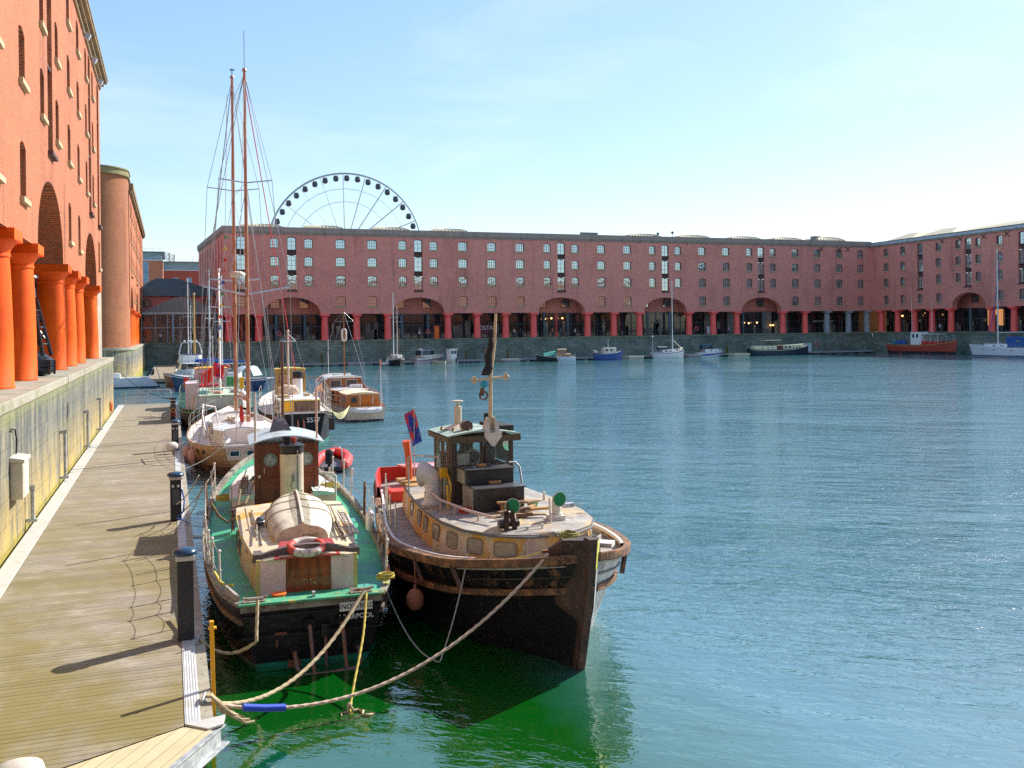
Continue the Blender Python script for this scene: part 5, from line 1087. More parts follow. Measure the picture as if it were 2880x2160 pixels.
# after end: red bulwark, red pipe, flag
b=MB()
for s in (-1,1):
    T=[H.ty(.32+k*.28) for k in range(10)]
    b.grid([[(s*(H.at(t_)[2]-.10),H.at(t_)[0]+.08,1.35),(s*(H.at(t_)[2]-.03),H.at(t_)[0]+.03,H.at(t_)[4]+.30),(s*(H.at(t_)[2]+.03),H.at(t_)[0]+.03,H.at(t_)[4]+.30),(s*(H.at(t_)[2]+.03),H.at(t_)[0],H.at(t_)[4]-.1)] for t_ in T])
b.box(-.95,.95,.33,.39,1.3,1.95); b.build('after_bulwark',M('bulwark_red',(.62,.035,.02),[((.45,.05,.04),(3,3,3),.5,.7)],.4),tg)
MB().box(.2,1.2,2.2,3.0,1.4,1.68).build('locker',M('locker_red',(.60,.04,.02)),tg,bevel=.02); MB().box(-.9,.1,1.0,1.6,1.4,1.85).build('locker',MC['locker_red'],tg,bevel=.02)
MB().add([(-.95,.6,2.0),(.5,.6,2.0),(.5,2.2,2.12),(-1.1,2.2,2.12),(-.95,.6,2.05),(.5,.6,2.05),(.5,2.2,2.17),(-1.1,2.2,2.17)],[(0,3,2,1),(4,5,6,7),(0,1,5,4),(1,2,6,5),(2,3,7,6),(3,0,4,7)]).build('after_canopy',M('canopy_red_glare',(.66,.16,.14),[((.75,.5,.5),(1,1,1),.45,.6)],.35),tg)  # pale pink glare put into the red canopy colour as patches
MB().tube([(.98,4.1,2.08),(1.0,4.15,2.6),(1.06,4.2,3.05)],.085,12).cyl((1.06,4.2,3.0),(1.08,4.22,3.14),.10,n=12).build('red_stack',M('stack_orange_red',(.66,.09,.02),rough=.45),tg,smooth=50)
MB().cyl((.80,3.9,2.08),(.78,3.9,3.95),.016).build('flagstaff',GALV,tg)
MB().box(.6,1.25,3.75,4.4,2.07,2.16).box(.7,1.2,4.5,4.9,2.07,2.12).build('roof_timber',WOODT[0],tg,bevel=.01)
o=flagmesh(.30,.85,.06,.25).xf(Matrix.Rotation(.12,4,'Y')).build('ensign',M('flag_blue_red',(.02,.07,.40),[((.55,.04,.05),(5,5,2.2),.50,.54),((.65,.62,.62),(7,7,5),.62,.65)],.8),smooth=60); o.location=(5.83,23.4,3.90); o.rotation_euler=(0,.1,PI-.4); tag(o,'faded blue and red flag drooping at the stern of the tug','flag')
for y in (3.4,4.2,6.4,7.5,5.3):
    x,_,z=H.side(y,0); stanchion(tg,(x-.2,y,z-.05),.8,(0,0),STEEL,.018,0)
MB().cyl((-1.15,7.9,2.1),(-1.15,7.9,2.3),.03).build('roof_vent',WHITEW,tg)
fender((4.35,17.6,.75),.17,.42,M('fender_terracotta',(.35,.13,.07),rough=.7),'terracotta ball fender between the green-decked boat and the tug')
fender((4.35,21.9,1.45),.10,.5,WHITE,'white fender hanging on the right rail of the green-decked boat')
for c_ in tg.children:
    if c_.type=='MESH' and c_.data.users==1:
        for v in c_.data.vertices:
            w_=max(0,min(1,(v.co.y-10.5)/2)); v.co.x-=.14*w_*max(0,v.co.z)/2.3
# mooring ropes near the camera
rope('yellow-brown rope from the left stern cleat of the green-decked boat to the jetty',cat((1.36,16.72,1.30),(1.30,16.35,.72),.05,4)[:-1]+cat((1.30,16.35,.72),(.42,17.0,.66),.22,10),.030,ROPE,near=True)
r1=cat((.62,14.1,.60),(3.17,16.62,1.28),.52,16); rope('thick beige rope from the jetty corner to the right stern cleat of the green-decked boat',r1,.032,ROPE,near=True)
r2=cat((.62,14.1,.58),(6.12,15.15,2.0),.85,18); rope('long beige rope from the jetty corner up to the bow of the tug',r2,.028,M('rope_pinkish',(.55,.42,.30)),near=True)
r3=[(3.22,16.6,1.26),(3.02,15.9,.75),(2.72,15.1,.28),(2.55,14.6,.02),(2.5,14.4,-.1)]; rope('thin yellow rope hanging from the right stern cleat down into the water',r3,.022,ROPEY,near=True)
rg=random.Random(4)
for k in range(5):
    rope('one of the beige rope turns bundled from the corner cleat over the water',[(.40,14.25,.68),(.50,14.15+.03*k,.70),(.62+rg.uniform(-.02,.05),14.1+rg.uniform(-.05,.05),.60-.02*k),(.72+.06*k,14.05+rg.uniform(-.05,.05),.50-.05*k),(.80+.07*k,14.1,.44-.04*k)],.022,ROPE)['group']='rope turns bundled at the jetty corner cleat'
o=MB().tube([Vector(p) for p in r2[1:4]],.055,12).build('chafe_sleeve',M('sleeve_blue',(.01,.06,.50),rough=.5),smooth=50); tag(o,'bright blue sleeve around the rope at the jetty corner','sleeve')
b=MB().tube([(2.55,14.62,.10),(2.60,14.55,.04),(2.68,14.60,.02),(2.74,14.50,.03),(2.70,14.40,.01),(2.80,14.34,.02),(2.9,14.40,.0)],.022,6).tube([(2.56,14.62,.14),(2.50,14.55,.03),(2.42,14.58,.01),(2.40,14.48,.01)],.014,6).ball((2.55,14.62,.10),.045,6)
tag(b.build('floating_rope',ROPE,smooth=60),'frayed beige rope end floating where the yellow rope meets the water','rope')
rope('slack grey rope looping between the green-decked boat and the tug',cat((3.75,17.7,1.15),(4.35,15.9,.12),.35,8)[:-1]+cat((4.35,15.9,.12),(5.0,16.35,1.66),.15,8),.014,M('rope_grey',(.38,.37,.33)),near=True)
rope('thin yellow rope lying along the bow rail of the tug',cat((6.55,15.35,2.12),(5.15,16.45,1.70),.12,10),.014,ROPEY)
for k,(p,q,s_) in enumerate((((.7,27.2,2.0),(.12,28.1,1.1),.1),((.75,26.0,1.9),(.30,27.6,.7),.15),((1.1,27.2,2.1),(.25,28.2,.85),.12))): rope(('upper','lower','middle')[k]+' white rope from the left rail of the green-decked boat to the second pedestal',cat(p,q,s_),.016,M('rope_white',(.6,.56,.46)))
rope('thick brown rope along the left rail of the green-decked boat near its stern',[(.75,18.9,1.32),(.82,18.3,1.28),(.90,17.9,1.30),(1.02,17.7,1.35)],.03,ROPEY)
#@@BOATS2
# ------------------------------------------------------------------ other boats
def std(kind,L,B,F):
    b=B/2
    T={'yacht':[(-.03,.04,.52,.30,.95),(.12,.12,.76,.62,.90),(.35,.35,.98,.88,.90),(.55,.55,1,.88,.95),(.75,.74,.78,.6,1.05),(.90,.88,.38,.24,1.15),(1,.95,.02,.02,1.22)],
       'motor':[(0,.01,.88,.84,.80),(.2,.2,.95,.88,.84),(.45,.45,1,.86,.92),(.65,.64,.96,.66,1.02),(.82,.79,.72,.34,1.12),(.94,.88,.36,.12,1.2),(1,.92,.03,.02,1.24)],
       'work':[(0,.03,.55,.40,1.1),(.08,.09,.80,.66,1.0),(.25,.25,.97,.9,.92),(.5,.5,1,.92,.95),(.72,.71,.86,.7,1.1),(.88,.86,.5,.3,1.3),(1,.97,.03,.03,1.5)],
       'barge':[(0,.02,.45,.3,1.15),(.05,.06,.85,.75,1.0),(.2,.2,1,.97,.9),(.6,.6,1,.97,.92),(.85,.84,.8,.7,1.2),(.95,.95,.45,.4,1.4),(1,.99,.05,.05,1.5)]}[kind]
    return [(a*L,c*L,d*b,e*b,f*F) for a,c,d,e,f in T]
def boat(name,label,cat_,loc,rz,kind,L,B,F,hm,dm,drop=.08,N=24,pw=1.2,strake=None,rail=True,group=None):
    t=thing(name,label,cat_,loc,rz,group); H=Hull(std(kind,L,B,F) if isinstance(kind,str) else kind,N=N,pw=pw)
    H.skin().build('hull',hm,t,smooth=50); H.deck(drop,.03,.04).build('deck',dm,t,smooth=40)
    H.bulwark(drop,.05).build('bulwark',dm,t)
    if strake: H.strip(-.10*F-.03,.04,.07,.03).build('rubbing_strake',strake,t)
    return t,H
def guard(t,H,ya,yb,n,h=.6,mat=STEEL,inset=.06,r=.014,two=True,both=True):
    for s in ((-1,1) if both else (1,)):
        tops=[]
        for k in range(n):
            y=lerp(ya,yb,k/(n-1)); x,_,z=H.side(y,0); p=(s*(max(x-inset,.02)),y,z); MB().cyl(p,(p[0],p[1],p[2]+h),r,n=6).build('stanchion',mat,t); tops.append((p[0],p[1],p[2]+h))
        lines(t,[tops]+([[(a[0],a[1],a[2]-h*.5) for a in tops]] if two else []),.008,mat,'guard_rail')
def mast(t,x,y,z0,z1,r,mat,spread=(),boom=None,L=0,B=2,H=None,stays=True,name='mast'):
    m=MB().cyl((x,y,z0),(x,y,z1),r,r*.65,10).cyl((x,y,z1),(x,y,z1+.12),r*1.2,r*.8,8).build(name,mat,t,smooth=50)
    sg=[]
    for (z,w,rise) in spread:
        MB().cyl((x-w,y,z+rise),(x,y,z),.03).cyl((x+w,y,z+rise),(x,y,z),.03).build('spreader',STEEL if mat is not VARN else M('spreader_dark',(.05,.08,.10)),t)
        for s in (-1,1): sg.append([(x,y,z1-.1),(x+s*w,y,z+rise),(x+s*B*.46,y-.1,z0+.05)])
    if not spread and stays:
        for s in (-1,1): sg.append([(x,y,z1-.1),(x+s*B*.46,y-.1,z0+.05)])
    if stays and L: sg+= [[(x,y,z1-.1),(0,L*.98,z0+.3)],[(x,y,z1-.1),(0,.05,z0+.1)]]
    if sg: lines(t,sg,.011 if z1<16 else .013)
    if boom: MB().cyl((x,y,boom[0]),(x,y-boom[1],boom[0]+.1),.055).build('boom',mat,t,smooth=50)
    return m
def cabin(t,ol,z0,z1,sm,rm,wins=(),lean=.08,crown=.05,over=.03,th=.03,gm=GLASSB,fm=FRAMED,n=5,name='cabin'):
    """half outline front..back; wins: (fraction-of-length positions) on both sides: (y,z,w,h)"""
    sd,rf=trunk(ol,z0,z1,lean,crown,over,th); o=sd.build(name,sm,t); rf.build(name+'_roof',rm,t,smooth=30)
    zt=z1 if not callable(z1) else z1(0)
    for (y,z,w_,h) in wins:
        xs=[(p[1],p[0]) for p in ol]; xs.sort(); x=xs[0][1]; n0=Vector((1,0,0))
        for (ya,xa),(yb,xb) in zip(xs,xs[1:]):
            if ya<=y<=yb and yb>ya: x=lerp(xa,xb,(y-ya)/(yb-ya)); n0=Vector((yb-ya,-(xb-xa),0)).normalized()
        x*=1-lean*(z-z0 if not callable(z0) else .3)/max(zt-(z0 if not callable(z0) else .5),.1)
        for s in (-1,1): port(t,(s*(x+.004),y,z),(s*n0.x,n0.y,lean*.8),w_,h,min(w_,h)*.3,.02,fm,gm)
    return o
PEACH=M('hull_peach',(.66,.38,.20),[((.58,.32,.18),(1,1,1),.5,.8),((.45,.22,.12),(.8,.8,3),.6,.8)],.35,boot=((.30,.15,.12),.32))
WDECK=M('deck_white',(.72,.69,.64),[((.50,.42,.34),(3,3,3),.54,.66),((.35,.26,.2),(6,6,6),.64,.7)],.6)
MASTW=M('mast_brown',(.42,.17,.09),[((.38,.13,.06),(6,6,.6),.5,.7),((.62,.45,.32),(5,5,.8),.55,.64)],.25,coat=.5)
MASTP=M('mast_white',(.72,.72,.70),rough=.4)
# ketch
k_,H=boat('sailing_ketch','peach-hulled two-masted sailing boat with white deck, stern to the camera beside the jetty','sailing boat',(2.75,40.3,0),rad(-1.5),
 [(-1.3,.7,.80,.25,1.42),(.3,1.1,1.42,.85,1.30),(3,3,2.0,1.6,1.18),(6,6,2.2,1.95,1.18),(9,9,2.05,1.7,1.28),(12,11.8,1.4,1.0,1.46),(14,13.3,.7,.4,1.6),(15.6,14.2,.04,.03,1.75)],15,4,1,PEACH,WDECK,pw=1.5,N=34)
H.strip(-.02,.05,.05,.03).build('toe_rail',M('toe_teak',(.42,.28,.18)),k_)
MB().add([(-.72,-1.34,1.32),(.72,-1.34,1.32),(.62,-.95,.78),(-.62,-.95,.78)],[(0,1,2,3)]).build('transom_panel',M('transom_blush',(.62,.42,.36)),k_)
for s in (-.35,.30): port(k_,(s,-1.22,1.08),(0,-1,-.7),.34,.26,.03,.03,WHITEW,M('pane_navy',(.01,.03,.07),rough=.1))
for y in (1.0,2.0,3.1):
    t_=H.ty(y); x,_,z=H.side(y,-.33); port(k_,(-x-.01,y,z),(-1,-.25,-.25),.17,.13,.02,.02,FRAMED,GLASSB)
cabin(k_,[(.35,12.2),(.8,11.2),(1.15,9),(1.3,6.4),(1.3,4.6)],1.25,1.72,WDECK,WDECK,[(6,1.52,.5,.18),(7.6,1.52,.5,.18),(9.2,1.52,.45,.18)],name='coachroof')
cabin(k_,[(.75,4.5),(1.15,4.0),(1.2,1.4),(.8,.6)],1.2,1.80,WDECK,WHITE,[(2.2,1.55,.3,.22),(3.4,1.55,.3,.22)],name='aft_cabin',crown=.1)
MB().box(-.3,.35,3.9,4.5,1.7,2.12).box(-.45,-.38,3.6,4.5,1.75,2.15).build('companionway',M('hatch_cream',(.62,.52,.36)),k_,bevel=.02)
b=MB().tube([(x,4.35+.5*(1-(x/1.15)**2),2.0+.28*(1-(x/1.15)**2)) for x in [-1.15+2.3*i/12 for i in range(13)]],.03,6); b.grid([[(x,4.3,1.82),(x*.97,4.35+.5*(1-(x/1.15)**2),2.0+.26*(1-(x/1.15)**2)),(x*.9,5.6,2.0+.2*(1-(x/1.15)**2)),(x*.9,5.9,1.76)] for x in [-1.15+2.3*i/12 for i in range(13)]]); b.build('sprayhood',M('hood_white',(.72,.68,.64),[((.5,.45,.42),(3,3,3),.5,.65)],.7),k_,smooth=40)
rg=random.Random(9)
for q,(x,y,z,L_,r_) in enumerate(((-.7,-.3,1.45,1.0,.13),(.5,.1,1.5,1.1,.15),(-1.1,1.6,1.4,1.3,.12),(1.3,3.2,1.4,1.2,.13),(-.2,2.4,2.0,1.8,.14),(.9,-.6,1.45,.7,.12))):
    b=MB().tube([(x,y,z),(x+.1,y+L_*.3,z+.05),(x-.05,y+L_*.7,z+.02),(x+.05,y+L_,z)],[r_*.5,r_,r_*.9,r_*.4],9); b.build('sail_bag',M('sailcloth',(.70,.66,.62),[((.45,.38,.36),(5,5,5),.5,.62)],.8,bump=(9,.6,.03)),k_,smooth=60)
mast(k_,.42,3.4,1.2,17.6,.10,MASTW,((12.6,1.15,.15),(7.6,1.9,.35)),None,0,4.2)
mast(k_,.16,10.9,1.3,19.2,.105,MASTW,((13.3,1.3,.15),(8.6,1.3,.1)),None,0,4.2)
lines(k_,[[(.42,3.4,17.5),(.16,10.9,17.9)],[(.42,3.4,17.4),(-.3,-1.2,1.5)],[(.16,10.9,19),(0,15.5,1.8)],[(.42,3.4,12.6),(.16,10.9,13)],[(.16,10.9,13.2),(-1.8,8,1.3)],[(.16,10.9,13.2),(1.9,8,1.3)],[(.42,3.4,12.3),(1.8,1.5,1.3)],[(.42,3.4,12.3),(-1.7,1.5,1.3)],[(.16,10.9,19),(-2.0,9.4,1.4)],[(.16,10.9,19),(2.2,9.4,1.4)]],.012)
MB().cyl((.42,3.4,17.7),(.42,3.4,19.4),.012,n=5).build('masthead_aerial',SOOT,k_); MB().cyl((.16,10.9,19.3),(.16,10.9,19.7),.02).box(.04,.29,10.85,10.95,19.6,19.64).build('masthead_fitting',SOOT,k_)
MB().lathe([(.02,0),(.30,.03),(.36,.12),(.34,.2),(.2,.27),(.01,.28)],(.0,3.25,8.35),18).build('radar_dome',M('radome',(.70,.62,.48),rough=.5),k_,smooth=50)
MB().beam((.42,3.35,7.75),(.05,3.25,8.35),.06,.05).build('radar_bracket',GALV,k_)
MB().cyl((.42,3.4,2.2),(.38,-.4,2.5),.07).build('mizzen_boom',MASTW,k_,smooth=50); MB().cyl((.16,10.9,2.6),(.40,6.0,2.75),.08).build('boom',MASTW,k_,smooth=50)
MB().tube([(.40,10.6,2.75),(.40,8.5,2.85),(.40,6.1,2.9)],[.12,.17,.08],10).build('furled_sail',M('sailcloth',(.7,.66,.62)),k_,smooth=60)
MB().tube([(.10,3.3,2.65),(.12,3.25,2.2),(.14,3.2,1.75)],[.05,.10,.06],8).build('red_sail_bag',M('bag_red',(.55,.03,.02),rough=.8,bump=(12,.8,.03)),k_,smooth=60)
guard(k_,H,-1.1,13.5,12,.68); b=MB()
b.tube([(-.7,-1.2,1.4),(-.72,-1.3,2.05),(0,-1.5,2.15),(.72,-1.3,2.05),(.7,-1.2,1.4)],.02,7).build('pushpit',STEEL,k_,smooth=60); b=MB().tube([(-1.45,.6,1.9),(-1.55,1.6,2.5),(-1.5,3.6,2.75),(-1.4,3.8,1.4)],.028,7).tube([(-1.55,1.9,2.4),(-1.5,1.9,1.35)],.04,7).tube([(-1.55,3.4,2.73),(-1.0,3.7,2.6),(-.8,3.7,1.5)],.04,7); b.build('side_frame',M('tube_white',(.72,.70,.68),rough=.4),k_,smooth=60)
for y,s in ((1.9,-1),(3.0,-1)): 
    f_=fender((2.75+s*(H.side(y,0)[0]+.12)-.02,40.3+y,.62),.15,.75,M('fender_pink',(.62,.36,.28),rough=.6),('nearer' if y<2 else 'farther')+' blush pink fender between the peach hull and the jetty')
o=MB().torus((0,0,0),.2,.05,Matrix.Rotation(PI/2,3,'Y')@Matrix.Rotation(.3,3,'X'),16,6).build('lifebuoy',ORANGE,smooth=60); o.location=(4.45,44.2,1.75); tag(o,'orange horseshoe lifebuoy on the right rail of the peach-hulled ketch','lifebuoy')
rope('red line running from the nearer tall ketch mast down to the right',[(3.22,43.6,17.3),(7.2,58.5,3.2)],.022,M('line_red',(.65,.03,.05)),name='red_line')
rope('white line from the ketch stern to the third black pedestal',cat((2.0,39.2,1.45),(.3,38.5,.65),.15),.014,MC['rope_white'])
# red inflatable behind the brown wheelhouse
di,H=boat('inflatable_dinghy','red inflatable dinghy with black outboard tied between the boats','inflatable boat',(6.2,39.6,0),rad(-14),'motor',3.0,1.4,.3,RUBBER,DARKG,.12)
b=MB()
for s in (-1,1): b.tube([(s*.62,-.1,.32),(s*.66,.8,.32),(s*.64,1.8,.36),(s*.42,2.6,.44),(0,3.0,.50)],[.16,.22,.22,.21,.20],12)
b.build('tube',M('inflatable_red',(.72,.05,.04),[((.78,.25,.2),(3,3,3),.6,.8)],.5),di,smooth=60)
MB().box(-.14,.14,-.42,.0,.42,.78).lathe([(.02,0),(.15,.02),(.18,.12),(.14,.26),(.02,.30)],(0,-.22,.72),14).box(-.06,.06,-.3,-.16,-.3,.45).build('outboard_motor',BLACK,di,bevel=.02)
MB().tube([(-.55,-.1,.3),(-.5,-.1,1.0),(-.35,-.1,1.12),(.35,-.1,1.12),(.5,-.1,1.0),(.55,-.1,.3)],.022,7).build('arch',GALV,di,smooth=60)
# pale pink and green boat with flags
gp_,H=boat('cabin_boat','pink-sided work boat with green deck rails, orange-topped wheelhouse and red flags','boat',(2.75,57.6,0),0,'work',20,4.5,1.35,M('hull_brown_black',(.05,.035,.03),[((.16,.09,.06),(2,2,2),.5,.7)],.6),GREEND,.05,strake=GREENP)
PALEP=M('cabin_pale_pink',(.66,.52,.56),[((.55,.33,.26),(1.5,1.5,.7),.56,.72)],.5)
cabin(gp_,[(1.5,11.0),(1.7,9.5),(1.7,3.0),(1.45,2.2)],1.2,2.05,PALEP,M('roof_green_worn',(.30,.50,.30),[((.6,.58,.5),(1.5,1.5,1.5),.45,.55)],.6),[(4,1.65,.5,.35),(6,1.65,.5,.35),(8,1.65,.5,.35)],name='trunk')
MB().prism([(-1.9,2.6),(-1.2,2.6),(-1.2,5),(-1.9,5)],1.3,2.85).build('side_locker',PALEP,gp_)
cabin(gp_,[(1.0,15.6),(1.2,15.2),(1.25,13.2)],1.3,3.35,PALEP,M('roof_orange',(.80,.38,.04)),[(14.0,2.75,.5,.6),(14.8,2.75,.4,.6)],lean=.1,name='wheelhouse')
for x in (-.62,.62): port(gp_,(x,13.18,2.75),(0,-1,.0),.42,.62,.12,.04,M('frame_white_wh',(.6,.55,.56)),GLASSB)
MB().box(-1.7,-1.1,11.6,13,2.05,2.5).box(-.9,.7,11.4,12.6,2.05,2.3).build('maroon_locker',M('locker_maroon',(.40,.03,.06)),gp_,bevel=.02)
for c_,s_,m_,l_ in (((4.0,67.5,2.55),(.75,.6,.6),GREENP,'green box with yellow bin beside it on the pink boat roof'),((4.55,66.8,2.45),(.3,.3,.75),YELL,'yellow bin on the pink boat roof beside the green box'),((1.35,64.5,2.5),(.7,.6,.55),M('crate_grey_white',(.6,.6,.58)),'pale crate with blue bundle on the pink boat roof'),((.98,65.5,2.65),(.35,.35,.6),REDP,'red container left of the pale crate on the pink boat')):
    o=MB().obox((0,0,0),s_).obox((0,0,s_[2]/2),(s_[0]*1.06,s_[1]*1.06,.06)).build('storage_box',m_,bevel=.02); o.location=c_; tag(o,l_,'box')
guard(gp_,H,1,19,12,.85,M('rail_green_white',(.45,.62,.50),rough=.5))
mast(gp_,-.3,3.0,1.4,5.6,.035,MASTP,stays=False,name='flagstaff')
FR=M('flag_red',(.80,.03,.015),[((.85,.20,.02),(2,2,2),.5,.7)],.8)
o=flagmesh(.70,.85,.22,.5).xf(Matrix.Rotation(PI,4,'Z')).build('flag',FR,smooth=60); o.location=(2.42,60.7,3.75); tag(o,'large orange-red flag hanging left of the white flagstaff','flag')
o=flagmesh(.62,.85,.18,.4,2).build('flag',M('flag_red_ensign',(.78,.03,.03),[((.05,.05,.3),(1.6,1.6,1.6),.58,.6)],.8),smooth=60); o.location=(2.48,60.6,4.1); tag(o,'red ensign flag hanging right of the white flagstaff','flag')
mast(gp_,.3,7.0,2.0,10.0,.09,MASTP,((7.6,.7,0),),None,20,4.4)
for k,(c_,n_) in enumerate((((.01,.35,.08),'green'),((.85,.6,.01),'yellow'),((.75,.03,.02),'red'),((.75,.05,.02),'scarlet'),((.02,.1,.5),'blue'),((.02,.3,.1),'dark green'),((.85,.65,.05),'golden'),((.7,.03,.03),'crimson'),((.02,.2,.6),'bright blue'),((.85,.6,.02),'amber'))):
    z=11.1-k*.60; x=2.80-(k*.045) ; o=MB().add([(0,0,0),(0,.01,-.26),(.20,.03,-.11),(.20,.05,-.15)],[(0,1,3,2)]).build('signal_flag',M('pennant_'+n_.replace(' ','_'),c_,rough=.8)); o.location=(x,52.0,z); o.rotation_euler=(0,.3,rg.uniform(-.4,.4)); tag(o,n_+' signal pennant on the flag line beside the ketch masts, number %d from the top'%(k+1) if 0 else n_+' signal pennant strung on the flag line left of the tall ketch masts','pennant','signal pennants on the flag line')
MB().tube([(2.95,51.5,18.4),(2.80,52,11.2),(2.36,52,4.6)],.012,4).build('flag_line',WIRE)
tag(bpy.data.objects['flag_line'],'thin halyard carrying the coloured pennants','rope')
rg=random.Random(33)
for k in range(9):
    c_=M('clutter_%s'%('buff','grey','teal','rose','white')[k%5],((.5,.4,.25),(.3,.3,.3),(.08,.3,.3),(.55,.3,.25),(.65,.63,.6))[k%5],rough=.7)
    b=MB().obox((rg.uniform(-1.3,1.3),rg.uniform(3,10.5),2.2),(rg.uniform(.2,.6),rg.uniform(.2,.7),rg.uniform(.12,.3)),rg.uniform(0,1.5)); b.build('deck_gear',c_,gp_,bevel=.02)
for k in range(3): MB().tube([(rg.uniform(-1.2,1.2),3+k*2,2.18),(rg.uniform(-1,1),5+k*2,2.22),(rg.uniform(-1.2,1.2),6+k*2,2.18)],.03,6).build('deck_rope',ROPE,gp_,smooth=60)
for k in range(7):
    x_,y_=rg.uniform(-.9,1.1),rg.uniform(3.0,5.8); MB().obox((x_,y_,2.33),(rg.uniform(.15,.4),rg.uniform(.2,.5),rg.uniform(.1,.25)),rg.uniform(0,1.5)).build('deck_gear',(WHITEW,ROPEY,STEEL,MC['clutter_buff'])[k%4],None,bevel=.02)
for o in [o for o in bpy.data.objects if o.name.startswith('deck_gear') and o.parent is None]: o['_s5']=1
# black boat with white funnel (S577)
s5,H=boat('motor_boat','black-hulled boat with white funnel, yellow wheelhouse and white number on its stern','boat',(6.55,49.9,0),rad(-2),[(0,.35,1.05,.75,1.75),(1.2,1.3,1.5,1.2,1.55),(4,4,1.85,1.7,1.4),(8,8,1.95,1.8,1.45),(12,12,1.6,1.25,1.7),(14.5,14,.8,.5,1.95),(16,15.2,.05,.03,2.1)],16,4,1,BLKH,WDECK,.1,strake=MC['strake_rust'])
text('hull_number','S577',SIGN,s5,Matrix.Translation((.45,-.02,1.28))@Matrix.Rotation(PI/2,4,'X'),.36,.006)
for x in (-.35,-.05): MB().tube([(x,.1,1.3),(x,-.15,1.2),(x,-.25,.3)],.035,7).build('rudder_guard_pipe',M('pipe_salmon',(.5,.2,.12)),s5,smooth=50)
cabin(s5,[(.6,8.0),(1.1,7.2),(1.25,4),(1.1,2.2)],1.45,2.15,M('cabin_cream_s',(.60,.52,.34)),WDECK,[(2.9,1.85,.34,.36),(3.7,1.85,.34,.36),(4.9,1.85,.34,.36)],name='trunk')
MB().box(-1.0,-.35,2.12,2.19,1.5,2.12).build('yellow_panel',YELL,s5); MB().box(-.34,1.0,2.13,2.19,1.5,2.12).build('slatted_panel',M('slats_brown',(.20,.13,.09),[((.10,.06,.04),(14,1,1),.45,.55)],.7),s5); MB().box(-1.05,1.05,2.05,2.5,2.15,2.20).build('panel_cap',M('cap_yellow',(.62,.5,.12)),s5)
MB().lathe([(.28,2.1),(.28,3.15)],(.25,6.6,0),20).build('funnel',WHITE,s5,smooth=40); MB().lathe([(.29,3.15),(.29,3.55),(.18,3.6)],(.25,6.6,0),20).build('funnel_band',BLACK,s5,smooth=40)
cabin(s5,[(.7,10.0),(.9,9.6),(.9,8.2)],1.5,3.65,M('wheelhouse_ochre',(.42,.25,.06),[((.25,.14,.05),(3,3,1),.5,.6)],.5),M('cap_yellow',(.62,.5,.12)),[(8.9,3.1,.5,.5)],lean=.03,name='wheelhouse'); port(s5,(-.45,8.18,3.1),(0,-1,0),.45,.5,.05,.03,FRAMED,M('pane_peach',(.45,.25,.15),rough=.2)); port(s5,(.45,8.18,3.1),(0,-1,0),.45,.5,.05,.03,FRAMED,GLASSB)
MB().cyl((-.6,9,3.6),(-.6,9,4.1),.07).cyl((.75,9,3.6),(.75,9,4.15),.08).build('stove_pipe',SOOT,s5)
MB().tube([(-.95,4.9,2.55),(-.6,5.0,2.62),(-.1,5.0,2.58),(.1,5.05,2.45)],[.2,.3,.28,.15],12).build('covered_liferaft',M('cover_beige',(.62,.45,.34),rough=.8),s5,smooth=60)
mast(s5,-.55,3.2,1.5,5.9,.075,M('mast_rosy_white',(.62,.50,.42)),((5.4,.42,.0),),None,0,3.2,stays=False)
lines(s5,[[(-1.3,4,3.0),(-.6,4,3.3),(1.2,4,3.3),(1.5,4,2.8)],[(1.2,4,3.3),(1.3,3,1.6)],[(-1.3,4,3.0),(-1.3,4,1.5)]],.022,RUST,'gantry')
mast(s5,1.15,.9,1.6,3.2,.02,MASTP,stays=False,name='ensign_staff')
guard(s5,H,.4,12,9,.8,M('rail_cream',(.65,.6,.5)))
b=MB()
for y,x in ((12.0,-.9),(11.0,.9)):
    b.cyl((x,y,1.8),(x,y,1.8),.02)
for o in [o for o in bpy.data.objects if '_s5' in o]: o.parent=s5; del o['_s5']
o=MB().cyl((0,0,0),(0,0,.62),.16,n=14).torus((0,0,.6),.05,.015,None,8,5).build('fender',BLACK,smooth=50); o.location=(7.95,49.8,.75); tag(o,'black cylindrical fender hanging at the stern quarter of the black numbered boat','fender')
mm=MB().cyl((3.42,31.4,1.6),(3.42,31.4,5.6),.045,n=8).build('foremast',M('mast_dark_brown',(.13,.06,.05))); mm.parent=sb; mm.matrix_parent_inverse=Matrix.Identity(4); mm.location=(0,0,0); mm.data.transform(Matrix.Rotation(rad(3),4,'Z')@Matrix.Translation((-2.3,-16.75,0)))
for k in range(5):
    rope(('lowest','second lowest','middle','second highest','highest')[k]+' pale rope looping between the black numbered boat and the wooden cruiser',cat((8.0,50.5,1.7+.03*k),(10.9,61.2,1.05),.30+.10*k),.022,M('rope_lime',(.55,.52,.25)))
